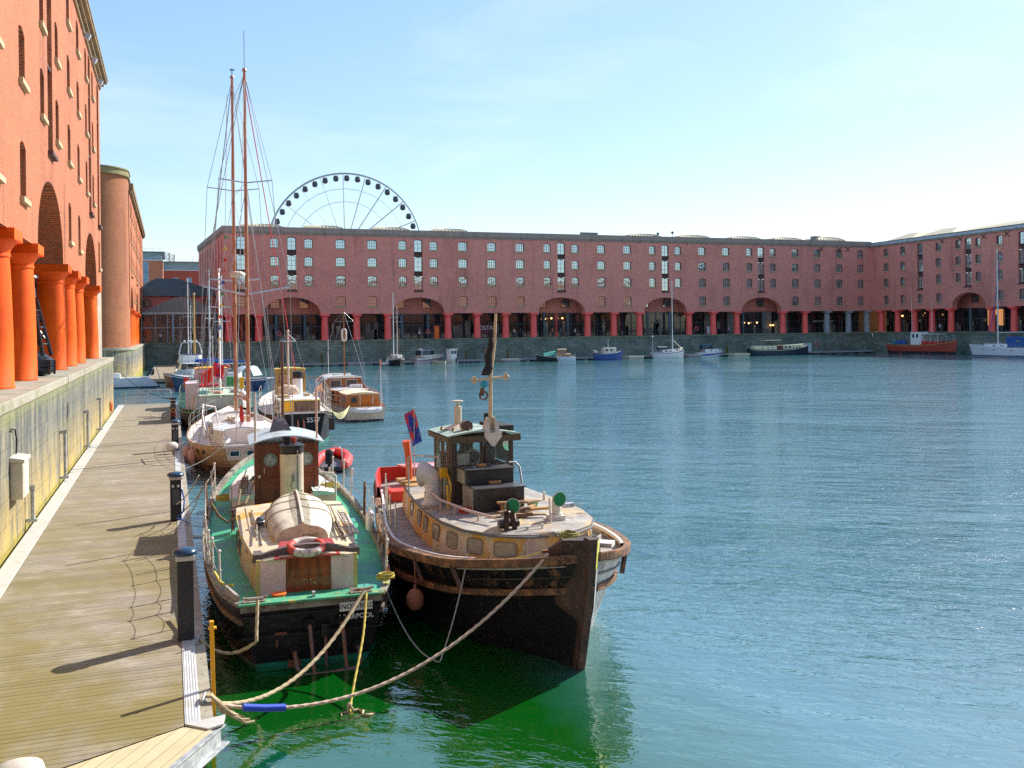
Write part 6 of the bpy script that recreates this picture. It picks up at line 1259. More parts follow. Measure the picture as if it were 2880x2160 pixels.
# wooden cabin cruiser
cr,H=boat('cabin_cruiser','cream-hulled cruiser with varnished wooden cabins and white roof, stern to the camera','motor yacht',(11.95,61.0,0),rad(1.5),[(0,.05,1.28,1.18,.98),(2,2,1.55,1.42,.98),(5,5,1.82,1.65,1.05),(8,8,1.85,1.5,1.2),(11,10.8,1.45,.95,1.45),(13.3,12.7,.75,.38,1.7),(14.8,13.6,.04,.03,1.9)],14.8,3.7,1,M('hull_cream',(.66,.56,.44),[((.6,.5,.4),(1,1,1),.5,.7)],.3,boot=((.02,.03,.05),.13)),TEAK,.06)
H.strip(-.01,.08,.06,.03).build('rubbing_strake',VARN,cr)
b=MB(); rows=[]
for i in range(13):
    x=-1.05+2.1*i/12; d_=math.sqrt(max(0,1-(x/1.06)**2)); rows.append([(x,-.06-.10*d_,.93),(x,-.10-.24*d_,.80),(x,-.10-.22*d_,.72-.12*d_),(x,-.04,.70-.18*d_)])
MB().grid(rows).build('stern_tender',M('tender_white',(.72,.70,.70),rough=.4),cr,smooth=50)
cabin(cr,[(1.0,4.2),(1.15,2.6),(1.12,.8)],.95,1.72,TEAK,M('canopy_cream',(.72,.62,.40)),[(1.7,1.42,.45,.34),(2.7,1.42,.45,.34)],lean=.06,crown=.12,name='aft_cabin')
port(cr,(-.62,.78,1.38),(0,-1,.0),.34,.36,.02,.03,VARN,GLASSB); MB().box(-.2,.62,.76,.80,1.05,1.62).build('cabin_doorway',M('doorway_orange',(.55,.20,.03)),cr); 
for x in (-.22,.63): MB().box(x-.03,x+.03,.73,.79,1.0,1.66).build('door_post',WHITEW,cr)
cabin(cr,[(1.15,7.0),(1.25,5.4),(1.2,4.25)],1.05,1.80,TEAK,WHITE,[(4.9,1.5,.4,.28),(6.1,1.5,.4,.28)],lean=.05,name='mid_cabin')
cabin(cr,[(.75,11.0),(1.15,9.8),(1.35,7.05)],1.1,2.55,VARN,WHITE,[(7.8,2.12,.62,.50),(8.7,2.12,.62,.50),(9.5,2.12,.4,.5)],lean=.1,crown=.12,over=.1,th=.05,name='deckhouse')
for x in (-.62,.55): port(cr,(x,7.02,2.15),(0,-1,.1),.78,.48,.04,.04,WHITEW,GLASSB)
MB().box(-.12,.08,6.98,7.03,1.2,2.5).build('deckhouse_post',VARN,cr)
for s in (-1,1):
    rows=[]
    for i in range(9):
        t_=i/8; rows.append([(s*1.28,7.0-2.2*t_,lerp(2.45,1.75,t_**.5)),(s*1.28,7.0-2.2*t_,1.1),(s*1.33,7.0-2.2*t_,1.1),(s*1.33,7.0-2.2*t_,lerp(2.45,1.75,t_**.5))])
    MB().grid(rows,True).build('cabin_wing',VARN,cr)
b=MB()
for k in range(5): b.tube([(.35+k*.16,5.9,1.98),(.35+k*.16,6.4,1.98)],.13,10)
b.build('fender_bundle',WHITE,cr,smooth=60); MB().box(.2,1.1,5.85,6.5,1.84,1.88).build('fender_rack',M('rack_gold',(.6,.42,.1)),cr)
MB().box(-.5,.2,8.2,9.0,2.72,2.80).box(.4,.7,8.0,8.4,2.72,2.82).build('roof_hatch',WHITE,cr,bevel=.02)
mast(cr,.02,7.0,2.6,7.4,.045,VARN,((6.6,.7,.0),),None,14,3.4)
o=MB().add([(x,y,z) for z in (0,1) for x,y in rrect(.34,.02,.008,2)],[(0,1,2,3,4,5)][:0] or [tuple(range(12)),tuple(range(12,24))]+[(i,(i+1)%12,(i+1)%12+12,i+12) for i in range(12)]); 
MB().tube([(-.13,6.9,5.35),(-.13,6.9,5.95),(-.08,6.9,6.05),(.10,6.9,6.05),(.15,6.9,5.95),(.15,6.9,5.35),(.1,6.9,5.25),(-.08,6.9,5.25),(-.13,6.9,5.35)],.075,6).build('mast_float',WHITEW,cr,smooth=50)
mast(cr,1.05,.2,1.0,3.9,.03,MASTP,stays=False,name='ensign_staff'); lines(cr,[[(1.05,.2,3.8),(1.0,2.6,1.8)],[(1.05,.2,3.8),(.3,.0,1.0)]],.01)
MB().obox((1.05,.2,3.75),(.10,.1,.4)).build('radar_reflector',M('reflector_salmon',(.65,.25,.18)),cr)
mast(cr,-.8,8.8,2.7,5.2,.025,MASTP,stays=False,name='whip_aerial')
guard(cr,H,1.2,14.2,14,.62,MASTP); 
for s in (-1,1):
    pts=[]
    for k in range(15): x,_,z=H.side(lerp(1.2,14.6,k/14),0); pts.append((s*max(x-.06,.03),lerp(1.2,14.6,k/14),z+.63))
    MB().tube(pts,.03,7).build('hand_rail',M('rail_salmon',(.55,.20,.12),rough=.3),cr,smooth=50)
for (x,y,r_,m_,l_) in ((9.95,64,.22,WHITEW,'round white fender on the left side of the wooden cruiser'),(10.0,66.2,.16,NAVY,'dark blue fender on the left side of the wooden cruiser')): fender((x,y,.55),r_,.7,m_,l_)
# white motor cruiser, bow to the camera
mc,H=boat('motor_cruiser','white flybridge motor cruiser with its bow to the camera at the end of the jetty','motor yacht',(2.15,115.8,0),PI,'motor',11.5,3.6,1.75,M('hull_pale_grey',(.62,.62,.62),rough=.3,coat=.4,boot=((.02,.04,.05),.1)),WHITE,.05)
cabin(mc,[(.6,8.6),(1.2,7.0),(1.4,4.0),(1.35,2.0)],1.6,2.6,GLASSD,WHITE,lean=.16,crown=.06,name='saloon'); cabin(mc,[(.9,6.2),(1.35,4.6),(1.35,2.0)],2.64,3.5,WHITE,NAVY,lean=.12,name='flybridge')
MB().lathe([(.0,0),(.24,0),(.24,.015),(.0,.02)],n=20).xf(Matrix.Translation((0,6.02,3.15))@Matrix.Rotation(-PI/2-.25,4,'X')).build('bow_emblem',M('emblem_grey',(.35,.36,.4)),mc)
MB().tube([(-1.25,3.4,3.5),(-.95,3.0,4.75),(-.8,3.0,4.85),(.8,3.0,4.85),(.95,3.0,4.75),(1.25,3.4,3.5)],.06,8).lathe([(.02,0),(.3,.02),(.33,.12),(.02,.2)],(0,3.0,4.9),14).ball((-.65,3,5.0),.11,6).ball((.65,3,5.0),.11,6).build('radar_arch',WHITE,mc,smooth=50)
guard(mc,H,4.5,11.0,7,.6,STEEL); mast(mc,-.05,3.4,3.5,8.9,.05,MASTP,stays=False,name='aerial_mast')
# white sailing yacht by the left quay
ly,H=boat('sailing_yacht','white sailing yacht with sloping stern moored beyond the left quay corner','sailing boat',(-1.35,111.5,0),PI/2,[(.9,-.3,1.25,1.1,1.15),(1.6,1.2,1.45,1.25,1.15),(4,4,1.7,1.5,1.12),(7,7,1.6,1.3,1.15),(9.5,9.3,.8,.5,1.25),(11,10.4,.05,.03,1.3)],11,3.4,1,M('hull_white_yacht',(.66,.68,.72),rough=.3,coat=.3,boot=((.02,.05,.10),.16)),WHITE,.05,pw=1)
cabin(ly,[(.5,8.2),(.95,6.8),(1.15,4.6),(1.1,3.8)],1.12,1.55,WHITE,WHITE,[(5.0,1.35,.5,.14),(6.4,1.35,.5,.14)],name='coachroof')
for y in (4.2,7.3): 
    x,_,z=H.side(y,-.38); port(ly,(x+.01,y,z),(1,0,0),.5,.16,.03,.02)
MB().tube([(1.1,.7,1.15),(1.05,.5,2.0),(0,.4,2.1),(-1.05,.5,2.0),(-1.1,.7,1.15)],.025,7).tube([(-.5,-.4,.5),(-.5,.1,2.1),(.5,.1,2.1),(.5,-.4,.5)],.03,7).build('stern_gantry',STEEL,ly,smooth=50); MB().obox((.5,.5,1.7),(.35,.3,.6)).obox((.1,.6,1.5),(.3,.3,.4)).build('deck_gear',SOOT,ly,bevel=.03)
guard(ly,H,2.5,10,5,.55); rope('dark mooring line from the white yacht slanting across to the jetty end',cat((-5.3,111,1.9),(-.1,76.4,.9),.5),.03,RUBBER)
# cluster behind the jetty end: navy yacht, ochre-masted boat, small white yacht
ny,H=boat('sailing_yacht','navy-hulled yacht with white deck and blue boom cover among the boats behind the masts','sailing boat',(9.3,99,0),rad(62),'yacht',10.5,3.2,1.35,NAVY,WHITE,.06,strake=MASTP)
cabin(ny,[(.5,8),(1,6.5),(1.1,3.2)],1.2,1.75,WHITE,WHITE,[(4,1.5,.5,.16),(5.6,1.5,.5,.16)],name='coachroof'); MB().grid([[(x,1.0,1.5),(x*.9,1.4,2.5-.2*x*x),(x*.9,2.8,2.5-.2*x*x),(x,3.3,1.7)] for x in (-1.1,-.7,0,.7,1.1)]).build('cockpit_tent',M('tent_grey_blue',(.42,.50,.56),rough=.7),ny,smooth=40)
mast(ny,0,6.2,1.6,12.3,.09,MASTP,((7.4,.9,0),),(2.7,4.4),10,3.2); MB().tube([(0,6.0,2.85),(0,4,2.95),(0,2,2.9)],[.16,.2,.1],8).build('sail_cover',BLUEC,ny,smooth=60); guard(ny,H,.5,9.5,8,.6)
oy,H=boat('sailing_yacht','varnished yacht with ochre wooden mast and long blue sail cover behind the pink boat','sailing boat',(6.5,106.5,0),rad(50),'yacht',9.5,2.9,1.2,M('hull_varnish_red',(.35,.10,.03),rough=.3),TEAK,.06,strake=WHITE)
cabin(oy,[(.4,7),(.8,5.8),(.9,3)],1.05,1.6,VARN,WHITE,[(4,1.35,.3,.16),(5,1.35,.3,.16)],name='coachroof'); mast(oy,0,5.2,1.4,10.2,.13,M('mast_ochre',(.55,.33,.08),rough=.4),(),(2.6,4.3),9,2.9); MB().tube([(0,5.0,2.8),(0,3,2.9),(0,1,2.8)],[.2,.26,.12],8).build('sail_cover',M('cover_royal_blue',(.02,.07,.42),rough=.7),oy,smooth=60)
wy2,H=boat('sailing_yacht','small white yacht with slim mast tied behind the white motor cruiser','sailing boat',(3.6,122,0),rad(20),'yacht',8,2.7,1.1,WHITE,WHITE,.05); cabin(wy2,[(.4,6),(.8,5),(.9,2.6)],1,1.5,WHITE,WHITE,[(3.6,1.25,.4,.14)],name='coachroof'); mast(wy2,0,4.2,1.3,12.6,.08,MASTP,((8,.7,0),),(2.3,3.4),8,2.7)
# tall wooden masts seen left of the ketch belong to a ketch-rigged boat farther on
ob,H=boat('sailing_yacht','white-decked yacht with furled sails between the pink boat and the far pontoon','sailing boat',(5.4,88,0),rad(8),'yacht',10,3,1.2,WHITEW,WDECK,.06,strake=VARN); cabin(ob,[(.5,7.2),(.9,6),(1,3)],1.1,1.65,WDECK,WHITE,[(3.8,1.4,.4,.16),(5.2,1.4,.4,.16)],name='coachroof'); mast(ob,0,5.6,1.5,11.2,.08,MASTP,((7.0,.8,0),),(2.5,4),10,3); MB().tube([(0,5.4,2.7),(0,3.4,2.8),(0,1.8,2.7)],[.15,.2,.1],8).build('furled_sail',M('sail_rust_red',(.45,.10,.06),rough=.8),ob,smooth=60); guard(ob,H,.5,9,7,.55)
# second jetty beyond the gap and far pontoons
PONT=M('pontoon_grey',(.28,.29,.28),[((.2,.2,.18),(1,1,1),.5,.7)],.8)
jt=thing('jetty','sunlit brown timber jetty beyond the open water near the round tower','jetty',(-.9,144,0)); MB().box(-1.5,1.6,-26,24,.25,.6).build('deck',DECKM,jt); MB().box(-1.4,1.5,-25.8,24,-.3,.248).build('float',MC['float_dark'],jt); MB().box(-1.6,-1.5,-26,24,.2,.63).box(1.6,1.7,-26,24,.2,.63).build('edge_beam',GALV,jt)
for k,(x,y) in enumerate(((.95,117.8),(.95,124.5),(.95,131.5))):
    o=MB().cyl((0,0,-1),(0,0,2.1),.16,n=12).lathe([(.17,2.1),(.2,2.12),(.17,2.3),(.02,2.36)],n=12).build('mooring_pile',MC['pile_green'] if k else BLACK,smooth=40); o.location=(x,y,0); tag(o,('nearest','middle','farthest')[k]+' dark mooring pile beside the second jetty','pile')
fp=thing('pontoon','long low grey floating pontoon below the far mossy quay wall','pontoon',(80,166.5,0)); b=MB().box(-62,-13,-.9,.9,.22,.52).box(-12.9,2,-.9,.9,.22,.52).box(2.1,24,-.9,.9,.22,.52).box(24.1,60,-.9,.9,.22,.52); b.build('deck',PONT,fp)
fl0=MB().box(-.75,.75,-.8,.8,-.2,.218).build('float',MC['float_dark'],fp); fl0.location=(-60.75,0,0)
for k in range(1,42): inst('float',fl0.data,fp,(-60.75+k*2.95,0,0))
for k,x in enumerate((24.5,50.5,58.5,79.8,93.5,105.4,127.9)):
    o=MB().cyl((0,0,-1),(0,0,1.9),.22,n=12).lathe([(.24,1.9),(.25,2.05),(.02,2.2)],n=12).build('mooring_pile',MC['pile_green'],smooth=40); o.location=(x,167.6,0); tag(o,'dark round mooring pile standing behind the far grey pontoon, '+('leftmost','left of the green-covered boat','beside the green-covered boat','right of the blue boat','behind the blue and white cruiser','left of the long barge','right of the long barge')[k],'pile','mooring piles along the far pontoon')
for k,(x,w_,y) in enumerate(((82.3,3.2,163.8),(57.2,3.4,163.2),(95.2,3.0,164.2),(106.0,3.6,164.5),(29.8,3.0,164.6))):
    o=MB().box(-w_/2,w_/2,-1.4,2,.25,.6).box(-w_/2+.1,w_/2-.1,-1.3,1.9,-.2,.248).build('finger_pontoon',M('finger_pale',(.5,.48,.36)) if k in(0,3) else PONT); o.location=(x,y,0); tag(o,'short pale finger pontoon jutting from the far pontoon '+('right of the blue boat','left of the green-covered boat','between the sailing yacht and blue-striped cruiser','left of the long barge','left of the small two-masted boat')[k],'pontoon')
for k,(x,y,z) in enumerate(((54.6,168,1.9),(130.5,168,1.9),(45.5,176,5.6),(103.2,173,5.6),(18.2,176,5.6))):
    o=MB().torus((0,0,0),.36,.09,Matrix.Rotation(PI/2,3,'X'),18,7).build('lifebuoy',M('buoy_far_red',(.62,.10,.08)),smooth=60); o.location=(x if k<2 else x,y if k<2 else 171.5,z)
    if k<2: MB().cyl((0,.1,-1.4),(0,.1,0),.04).build('stand',GALV,o)
    tag(o,('red lifebuoy on a stand on the far pontoon behind the tug mast','red lifebuoy on a stand right of the long barge','red lifebuoy on the far quay right of the small cruisers','red lifebuoy hanging between shopfronts above the sailing yacht','red lifebuoy on the far quay near the left arch')[k],'lifebuoy')
o=MB().box(-.8,.8,-.4,.4,0,1.6).prism([(-.85,-.45),(.85,-.45),(.85,.45),(-.85,.45)],1.6,1.7).build('pontoon_hut',M('hut_pale_blue',(.55,.62,.68)),bevel=.03); o.location=(124.3,167,.52); tag(o,'small pale blue-grey cabinet on the far pontoon behind the barge bow','cabinet')
for k,(x,z0) in enumerate(((66.2,.6),(136.0,.6))):
    b=MB().cyl((-.25,0,z0),(-.25,0,4.3),.04).cyl((.25,0,z0),(.25,0,4.3),.04)
    for q_ in range(11): b.cyl((-.25,0,z0+.3*q_+.2),(.25,0,z0+.3*q_+.2),.025,n=5)
    o=b.build('wall_ladder',GALV); o.location=(x,171.05,0); tag(o,'rusty ladder fixed to the far quay wall '+('above the wooden launch','near the dock corner')[k],'ladder')
# small two-masted boat
sm,H=boat('sailing_boat','small two-masted dark-hulled sailing boat below the second far arch','sailing boat',(36.2,164.5,0),PI,'yacht',6.0,2.5,1.1,BLACK,WDECK,.05,strake=WHITE); cabin(sm,[(.3,4.6),(.8,3.8),(.85,1.8)],1.0,1.75,WHITEW,WHITE,[(2.6,1.4,.4,.3)],name='coachroof'); port(sm,(0,4.5,1.45),(0,1,.2),.9,.4,.05,.03)
mast(sm,.5,3.0,1.5,12.2,.09,MASTP,((8.2,.9,0),),None,6,2.4); mast(sm,-.6,1.0,1.5,10.0,.09,M('mast_rosy_white',(.62,.5,.42)),((7.4,.9,0),),None,0,2.2); guard(sm,H,.3,5.5,5,.6)
o=MB().tube([(-.6,0,.3),(-.3,-.4,.3),(0,-1.0,.35),(.3,-.4,.3),(.6,0,.3)],.22,10).add([(-.1,-.2,.4),(.5,-.2,.4),(.3,-.1,1.5)],[(0,1,2)]).build('tender',WHITEW,smooth=50); o.location=(34.3,161.5,0); tag(o,'white inflatable tender left of the small two-masted boat','inflatable boat')
# cream sports cruiser
sc,H=boat('sports_cruiser','cream and mauve sports cruiser with tinted windscreen on the far pontoon','motor yacht',(40.2,165.8,0),rad(-72),'motor',6.4,2.5,1.25,M('hull_mauve',(.34,.25,.26),rough=.3,coat=.4,boot=((.60,.50,.46),.42)),M('deck_cream',(.72,.64,.5),rough=.4),.02)
H.strip(-.18,.05,.34,.02).build('topside_band',M('band_cream',(.72,.66,.58),rough=.35),sc); cabin(sc,[(.35,5.2),(.85,4.3),(1.0,2.6),(.95,1.2)],1.15,1.5,M('deck_cream',(.72,.64,.5)),M('deck_cream',(.72,.64,.5)),name='foredeck'); cabin(sc,[(.5,4.0),(.92,3.1),(.95,1.0)],1.5,2.35,GLASSD,M('top_grey',(.5,.48,.5)),lean=.22,name='windscreen')
MB().tube([(-.98,1.0,1.3),(-.8,1.5,2.4),(.8,1.5,2.4),(.98,1.0,1.3)],.05,7).box(-.3,.3,1.3,1.7,2.45,2.7).build('radar_arch',WHITE,sc,smooth=40); guard(sc,H,2.5,6.0,4,.35)
# white workboat with tiny cabin
wb,H=boat('work_boat','small workboat with upright white cabin and outboard right of the cream cruiser','boat',(47.3,163.3,0),rad(15),'work',3.6,1.7,.6,WHITEW,PONT,.05); MB().box(-.62,.62,.8,2.2,.5,2.45).prism([(-.75,.65),(.75,.65),(.75,2.35),(-.75,2.35)],2.452,2.55).build('cabin',WHITE,wb,bevel=.02)
for x in (-.29,.29): port(wb,(x,.79,1.95),(0,-1,0),.4,.5,.04,.03,FRAMED,GLASSB)
MB().box(-.15,.15,-.4,0,.3,1.0).box(-.05,.05,-.3,-.1,-.2,.3).build('outboard_motor',DARKG,wb,bevel=.03)
dm_,H=boat('dinghy','small cream open dinghy tied between the cream cruiser and white-cabined workboat','dinghy',(45.2,162.6,0),rad(60),'work',2.6,1.2,.45,M('dinghy_olive',(.35,.33,.2)),WHITEW,.2)
# green-covered boat
gc,H=boat('day_boat','black open boat under a green tarpaulin on the far pontoon','boat',(68.2,161.8,0),rad(84),'work',6.2,2.2,.95,BLACK,PONT,.1,strake=WHITEW); rows=[]
for i in range(9):
    t_=i/8; y=.9+4.0*t_; h=.62+.28*cos((t_-.35)*3.4); rows.append([(s_*1.02,y,1.0+(h*(1-abs(s_)**1.6)) ) for s_ in (-1,-.7,-.35,0,.35,.7,1)])
MB().grid(rows).build('tarpaulin',M('tarp_green',(.02,.26,.20),[((.3,.4,.2),(1.5,1.5,1.5),.6,.66)],.7),gc,smooth=50)
# wooden launch
wl,H=boat('motor_launch','small white launch with honey-coloured wooden cabin beside the green-covered boat','motor yacht',(69.0,160.4,0),rad(66),'motor',5.2,2.1,.95,M('hull_pale_blue_white',(.55,.66,.72),rough=.4),WHITE,.04); cabin(wl,[(.5,4.2),(.85,3.4),(.9,1.0)],.9,1.35,TEAK,WHITE,[(2.4,1.15,.4,.2)],name='cabin'); cabin(wl,[(.7,3.3),(.8,2.9),(.8,1.7)],1.4,2.15,VARN,M('roof_cream_launch',(.7,.58,.42)),[(2.1,1.8,.3,.35),(2.7,1.8,.3,.35)],name='wheelhouse'); guard(wl,H,.1,4.5,6,.5)
# blue fishing boat
bb,H=boat('fishing_boat','royal blue motor boat with cream wheelhouse on the far pontoon','boat',(73.3,161.5,0),rad(-112),'work',5.6,2.3,1.2,M('hull_royal_blue',(.015,.06,.25),rough=.35,coat=.3),PONT,.06); bb.location=(73.4,162.3,0); bb.rotation_euler=(0,0,rad(-100)); cabin(bb,[(.6,4.2),(.85,3.6),(.9,1.8)],1.1,2.2,M('cabin_cream_blue_boat',(.68,.62,.52)),WHITE,[(2.3,1.85,.45,.36),(3.2,1.85,.45,.36)],name='wheelhouse'); guard(bb,H,.2,2.0,3,.5); mast(bb,0,2.8,2.2,3.9,.04,MASTP,stays=False)
# white sloop
ws,H=boat('sailing_yacht','white sloop with tall bare mast and dark cove stripe below the fourth far arch','sailing boat',(86.2,163.6,0),rad(-98),'yacht',6.6,2.4,1.25,M('hull_white_sloop',(.70,.70,.68),rough=.3,coat=.3),WHITE,.04,strake=NAVY); cabin(ws,[(.4,4.8),(.8,3.8),(.85,1.9)],1.1,1.6,WHITE,WHITE,[(2.6,1.35,.5,.18),(3.5,1.35,.4,.18)],name='coachroof'); cabin(ws,[(.7,2.9),(.8,2.5),(.8,1.2)],1.62,2.15,GLASSD,WHITE,lean=.2,name='doghouse')
mast(ws,0,4.2,1.5,14.6,.10,MASTP,((7.3,.85,0),),None,6.6,2.4); MB().cyl((0,4.1,3.6),(0,6.3,1.7),.07).build('spinnaker_pole',M('pole_cream',(.66,.55,.38)),ws); guard(ws,H,.2,6.2,6,.5); mast(ws,.2,.1,1.2,4.1,.03,MASTP,stays=False,name='aerial_pole'); MB().ball((.2,.1,4.2),.17,6).build('aerial_dome',WHITE,ws,smooth=50)
# blue and white cruiser
bw,H=boat('motor_cruiser','white cruiser with blue side stripe and blue canopy on the far pontoon','motor yacht',(97.9,166.6,0),rad(-98),'motor',5.4,2.3,1.05,WHITE,WHITE,.03); H.strip(-.5,.03,.28,.02,0,.9).build('side_stripe',M('stripe_blue',(.02,.07,.35)),bw); cabin(bw,[(.4,4.4),(.8,3.5),(.9,1.4)],.95,1.45,WHITE,WHITE,[(2.6,1.2,.4,.16)],name='cabin'); cabin(bw,[(.6,3.0),(.82,2.4),(.85,.8)],1.5,2.25,GLASSD,M('canopy_teal',(.02,.16,.25)),lean=.2,crown=.15,name='canopy'); guard(bw,H,2.8,5.1,4,.35)
# Dutch barge
dbm=M('barge_navy',(.012,.03,.05),rough=.35)
db,H=boat('barge','long Dutch barge with navy hull and cream cabin, widest of the far boats','barge',(108.8,165.3,0),rad(-94),'barge',13.8,3.0,1.35,dbm,M('barge_cream',(.68,.66,.46)),.04,strake=M('barge_cream',(.68,.66,.46)))
bc=M('barge_cream',(.68,.66,.46)); cabin(db,[(.9,12.2),(1.15,11.0),(1.15,7.3)],1.25,lambda y:1.95+.05*max(0,y-8),bc,bc,[],name='fore_cabin'); cabin(db,[(1.15,7.25),(1.15,5.9)],1.2,2.0,M('barge_door_maroon',(.15,.03,.03)),bc,name='wheelhouse'); cabin(db,[(1.15,5.85),(1.15,1.5),(.9,1.1)],1.2,1.9,bc,bc,name='aft_cabin')
for y in (2.6,3.9,4.9,9.6,10.4,11.0): 
    for s in (-1,1): port(db,(s*1.12,y,1.55),(s,0,0),.24,.24,.12,.04,M('brass_ring',(.4,.25,.08),metal=.5,rough=.4),GLASSB,'porthole')
for y in (7.9,8.8): 
    for s in (-1,1): port(db,(s*1.12,y,1.62),(s,0,0),.55,.3,.1,.04,FRAMED,GLASSB)
b=MB().box(-1.1,1.1,3.3,6.9,3.0,3.08); b.build('canopy',bc,db)
for x in (-1,1):
    for y in (3.5,5.1,6.7): MB().cyl((x,y,1.9),(x,y,3.0),.03).build('canopy_post',VARN,db)
# red boat by the right quay
rd,H=boat('fishing_boat','rust-red fishing boat with white wheelhouse below the right-hand warehouse','boat',(140.9,157.8,0),rad(180+4),'work',17.0,3.8,1.9,M('hull_rust_red',(.40,.055,.03),[((.28,.04,.03),(1,1,1),.5,.7)],.5,boot=((.015,.015,.02),.55)),TDECK,.1,strake=M('strake_ochre',(.45,.35,.12)))
cabin(rd,[(1.0,9.2),(1.1,8.8),(1.1,6.6)],1.8,4.3,WHITE,WHITE,[(7.3,3.6,.5,.7),(8.3,3.6,.5,.7)],lean=.02,name='wheelhouse'); cabin(rd,[(.9,13.5),(1.2,12.5),(1.2,9.4)],1.9,2.6,REDP,PONT,name='fore_cabin'); guard(rd,H,9.5,16.5,7,1.0,MASTP)
b=MB().box(-1.2,1.2,9.3,13.5,3.9,3.98)
for y in (9.6,11.5,13.3):
    for x in (-1.1,1.1): b.cyl((x,y,2.2),(x,y,3.9),.04)
b.build('awning_frame',MASTP,rd); mast(rd,0,6.0,1.9,11.2,.05,MASTP,stays=False); mast(rd,0,11.0,2.6,10.3,.045,MASTP,stays=False)
for k,(y,m_) in enumerate(((154.6,BLUEC),(153.3,BLUEC),(156.0,M('net_teal',(.03,.18,.2))))):
    o=MB().lathe([(.02,0),(.55,.02),(.6,.4),(.35,.75),(.02,.8)],n=10).build('net_bundle',m_,smooth=50); o.location=(140.6,y,1.9); tag(o,('blue net bundle next to the red boat wheelhouse','smaller blue net bundle, closer to the camera on the red boat' if 0 else 'blue net bundle against the red boat wheelhouse wall','teal net bundle at the low stern of the red boat')[k],'net')
# white yacht far right
wr,H=boat('sailing_yacht','white yacht with blue cockpit canopy and very tall mast at the right edge','sailing boat',(143.3,122.5,0),rad(17),'yacht',13.5,3.9,1.75,M('hull_white_right',(.70,.71,.74),rough=.3,coat=.3,boot=((.03,.06,.12),.15)),WHITE,.05)
cabin(wr,[(.6,10.4),(1.1,9),(1.3,6)],1.55,2.15,WHITE,WHITE,[(7,1.85,.5,.16),(8.4,1.85,.5,.16)],name='coachroof'); cabin(wr,[(1.0,6.4),(1.35,5.6),(1.4,2.2)],1.7,3.25,BLUEC,BLUEC,[(4.2,2.7,.7,.45)],lean=.2,crown=.2,name='cockpit_canopy')
mast(wr,0,8.2,2.0,19.2,.14,MASTP,((8.6,1.2,.1),(13.5,.9,.1)),(4.2,5.0),13.5,3.8); MB().tube([(.5,8.0,17.0),(.4,9.0,9),(.3,10.0,3.0)],.06,6).build('furled_staysail',M('sail_blue_strip',(.04,.07,.3)),wr); guard(wr,H,.5,12.8,9,.65)
for y in (5.0,8.0,10.3):
    x,_,z=H.side(y,-.55); port(wr,(-x-.01,y,z),(-1,0,0),.22,.16,.04,.02)
fender((140.2,127.7,.9),.18,.9,NAVY,'dark fender on the side of the white yacht at the right edge')
for o in bpy.data.objects:
    if o.parent is None and 'category' in o and 22<o.location.x<126 and 157<o.location.y<169.5: o.location.y-=4
# ------------------------------------------------------------------ wheel and buildings behind
fwz=36.0; T0=347.; ux=(973-1440)/2650
wx,wy_=T0*(.3412+.9397*ux),T0*(.9397-.3412*ux); R_=28.0
fwh=thing('ferris_wheel','big white-rimmed observation wheel rising behind the far warehouse','ferris wheel',(wx,wy_,GZ),rad(-18+4))
zc=fwz-GZ; b=MB()
for d in (-.9,.9): b.torus((0,d,zc),R_,.19,Matrix.Rotation(PI/2,3,'X'),96,6)
for k in range(84):
    a0=k*2*PI/84; a1=(k+1)*2*PI/84; b.cyl((R_*cos(a0),-.9,zc+R_*sin(a0)),(R_*cos(a1),.9,zc+R_*sin(a1)),.07,n=4)
b.build('rim',M('wheel_steel',(.42,.47,.52),rough=.4),fwh)
b=MB()
for d in (-.5,.5): 
    for rr in (.63,.80): b.torus((0,d,zc),R_*rr,.05,Matrix.Rotation(PI/2,3,'X'),28,4)
b.build('inner_ring',M('wheel_cable',(.45,.50,.55)),fwh)
SP=M('wheel_spoke',(.50,.50,.48),rough=.5)
for k in range(21):
    a_=2*PI*k/21+.09; b=MB()
    for d in (-.55,.55): b.cyl((1.2*cos(a_),d*3,zc+1.2*sin(a_)),(R_*cos(a_),d,zc+R_*sin(a_)),.10,n=5)
    b.build('spoke',SP,fwh)
MB().cyl((0,-3,zc),(0,3,zc),1.2,n=20).build('hub',DARKG,fwh,smooth=40)
b=MB()
for s in (-1,1):
    for d in (-1,1): b.cyl((0,d*3,zc),(s*11,d*5,0),.45,n=8)
b.build('support_leg',SP,fwh); MB().box(-3.5,2.2,-2,2,zc+4.0,zc+6.6).prism([(-4.2,-2.2),(2.6,-2.2),(2.6,2.2),(-4.2,2.2)],zc+6.6,zc+6.9).build('machinery_house',M('machine_glass_grey',(.33,.42,.45),rough=.4),fwh)
cp=MB().lathe([(.3,-1.15),(.75,-1.0),(1.0,-.5),(1.02,.1),(.85,.6),(.45,.85),(.2,.9)],n=12); cpo=cp.build('capsule',M('capsule_dark',(.05,.06,.08),[((.35,.38,.4),(1.2,1.2,1.2),.6,.66)],.3),None,smooth=40)
cm=cpo.data; bpy.data.objects.remove(cpo); hg=MB().cyl((0,-.9,1.0),(0,.9,1.0),.08).box(-.7,.7,-.5,.5,.78,1.0).box(-.8,-.72,-.5,.5,-.7,.8).box(.72,.8,-.5,.5,-.7,.8).build('hanger',M('hanger_gold_grey',(.42,.38,.30)),None); hm_=hg.data; bpy.data.objects.remove(hg)
for k in range(42):
    a_=2*PI*k/42+.04; z=zc+(R_-1.5)*sin(a_)
    if z+GZ<34: continue
    c_=inst('capsule',cm,fwh,((R_-1.5)*cos(a_),0,z-.2)); inst('hanger',hm_,c_,(0,0,0))
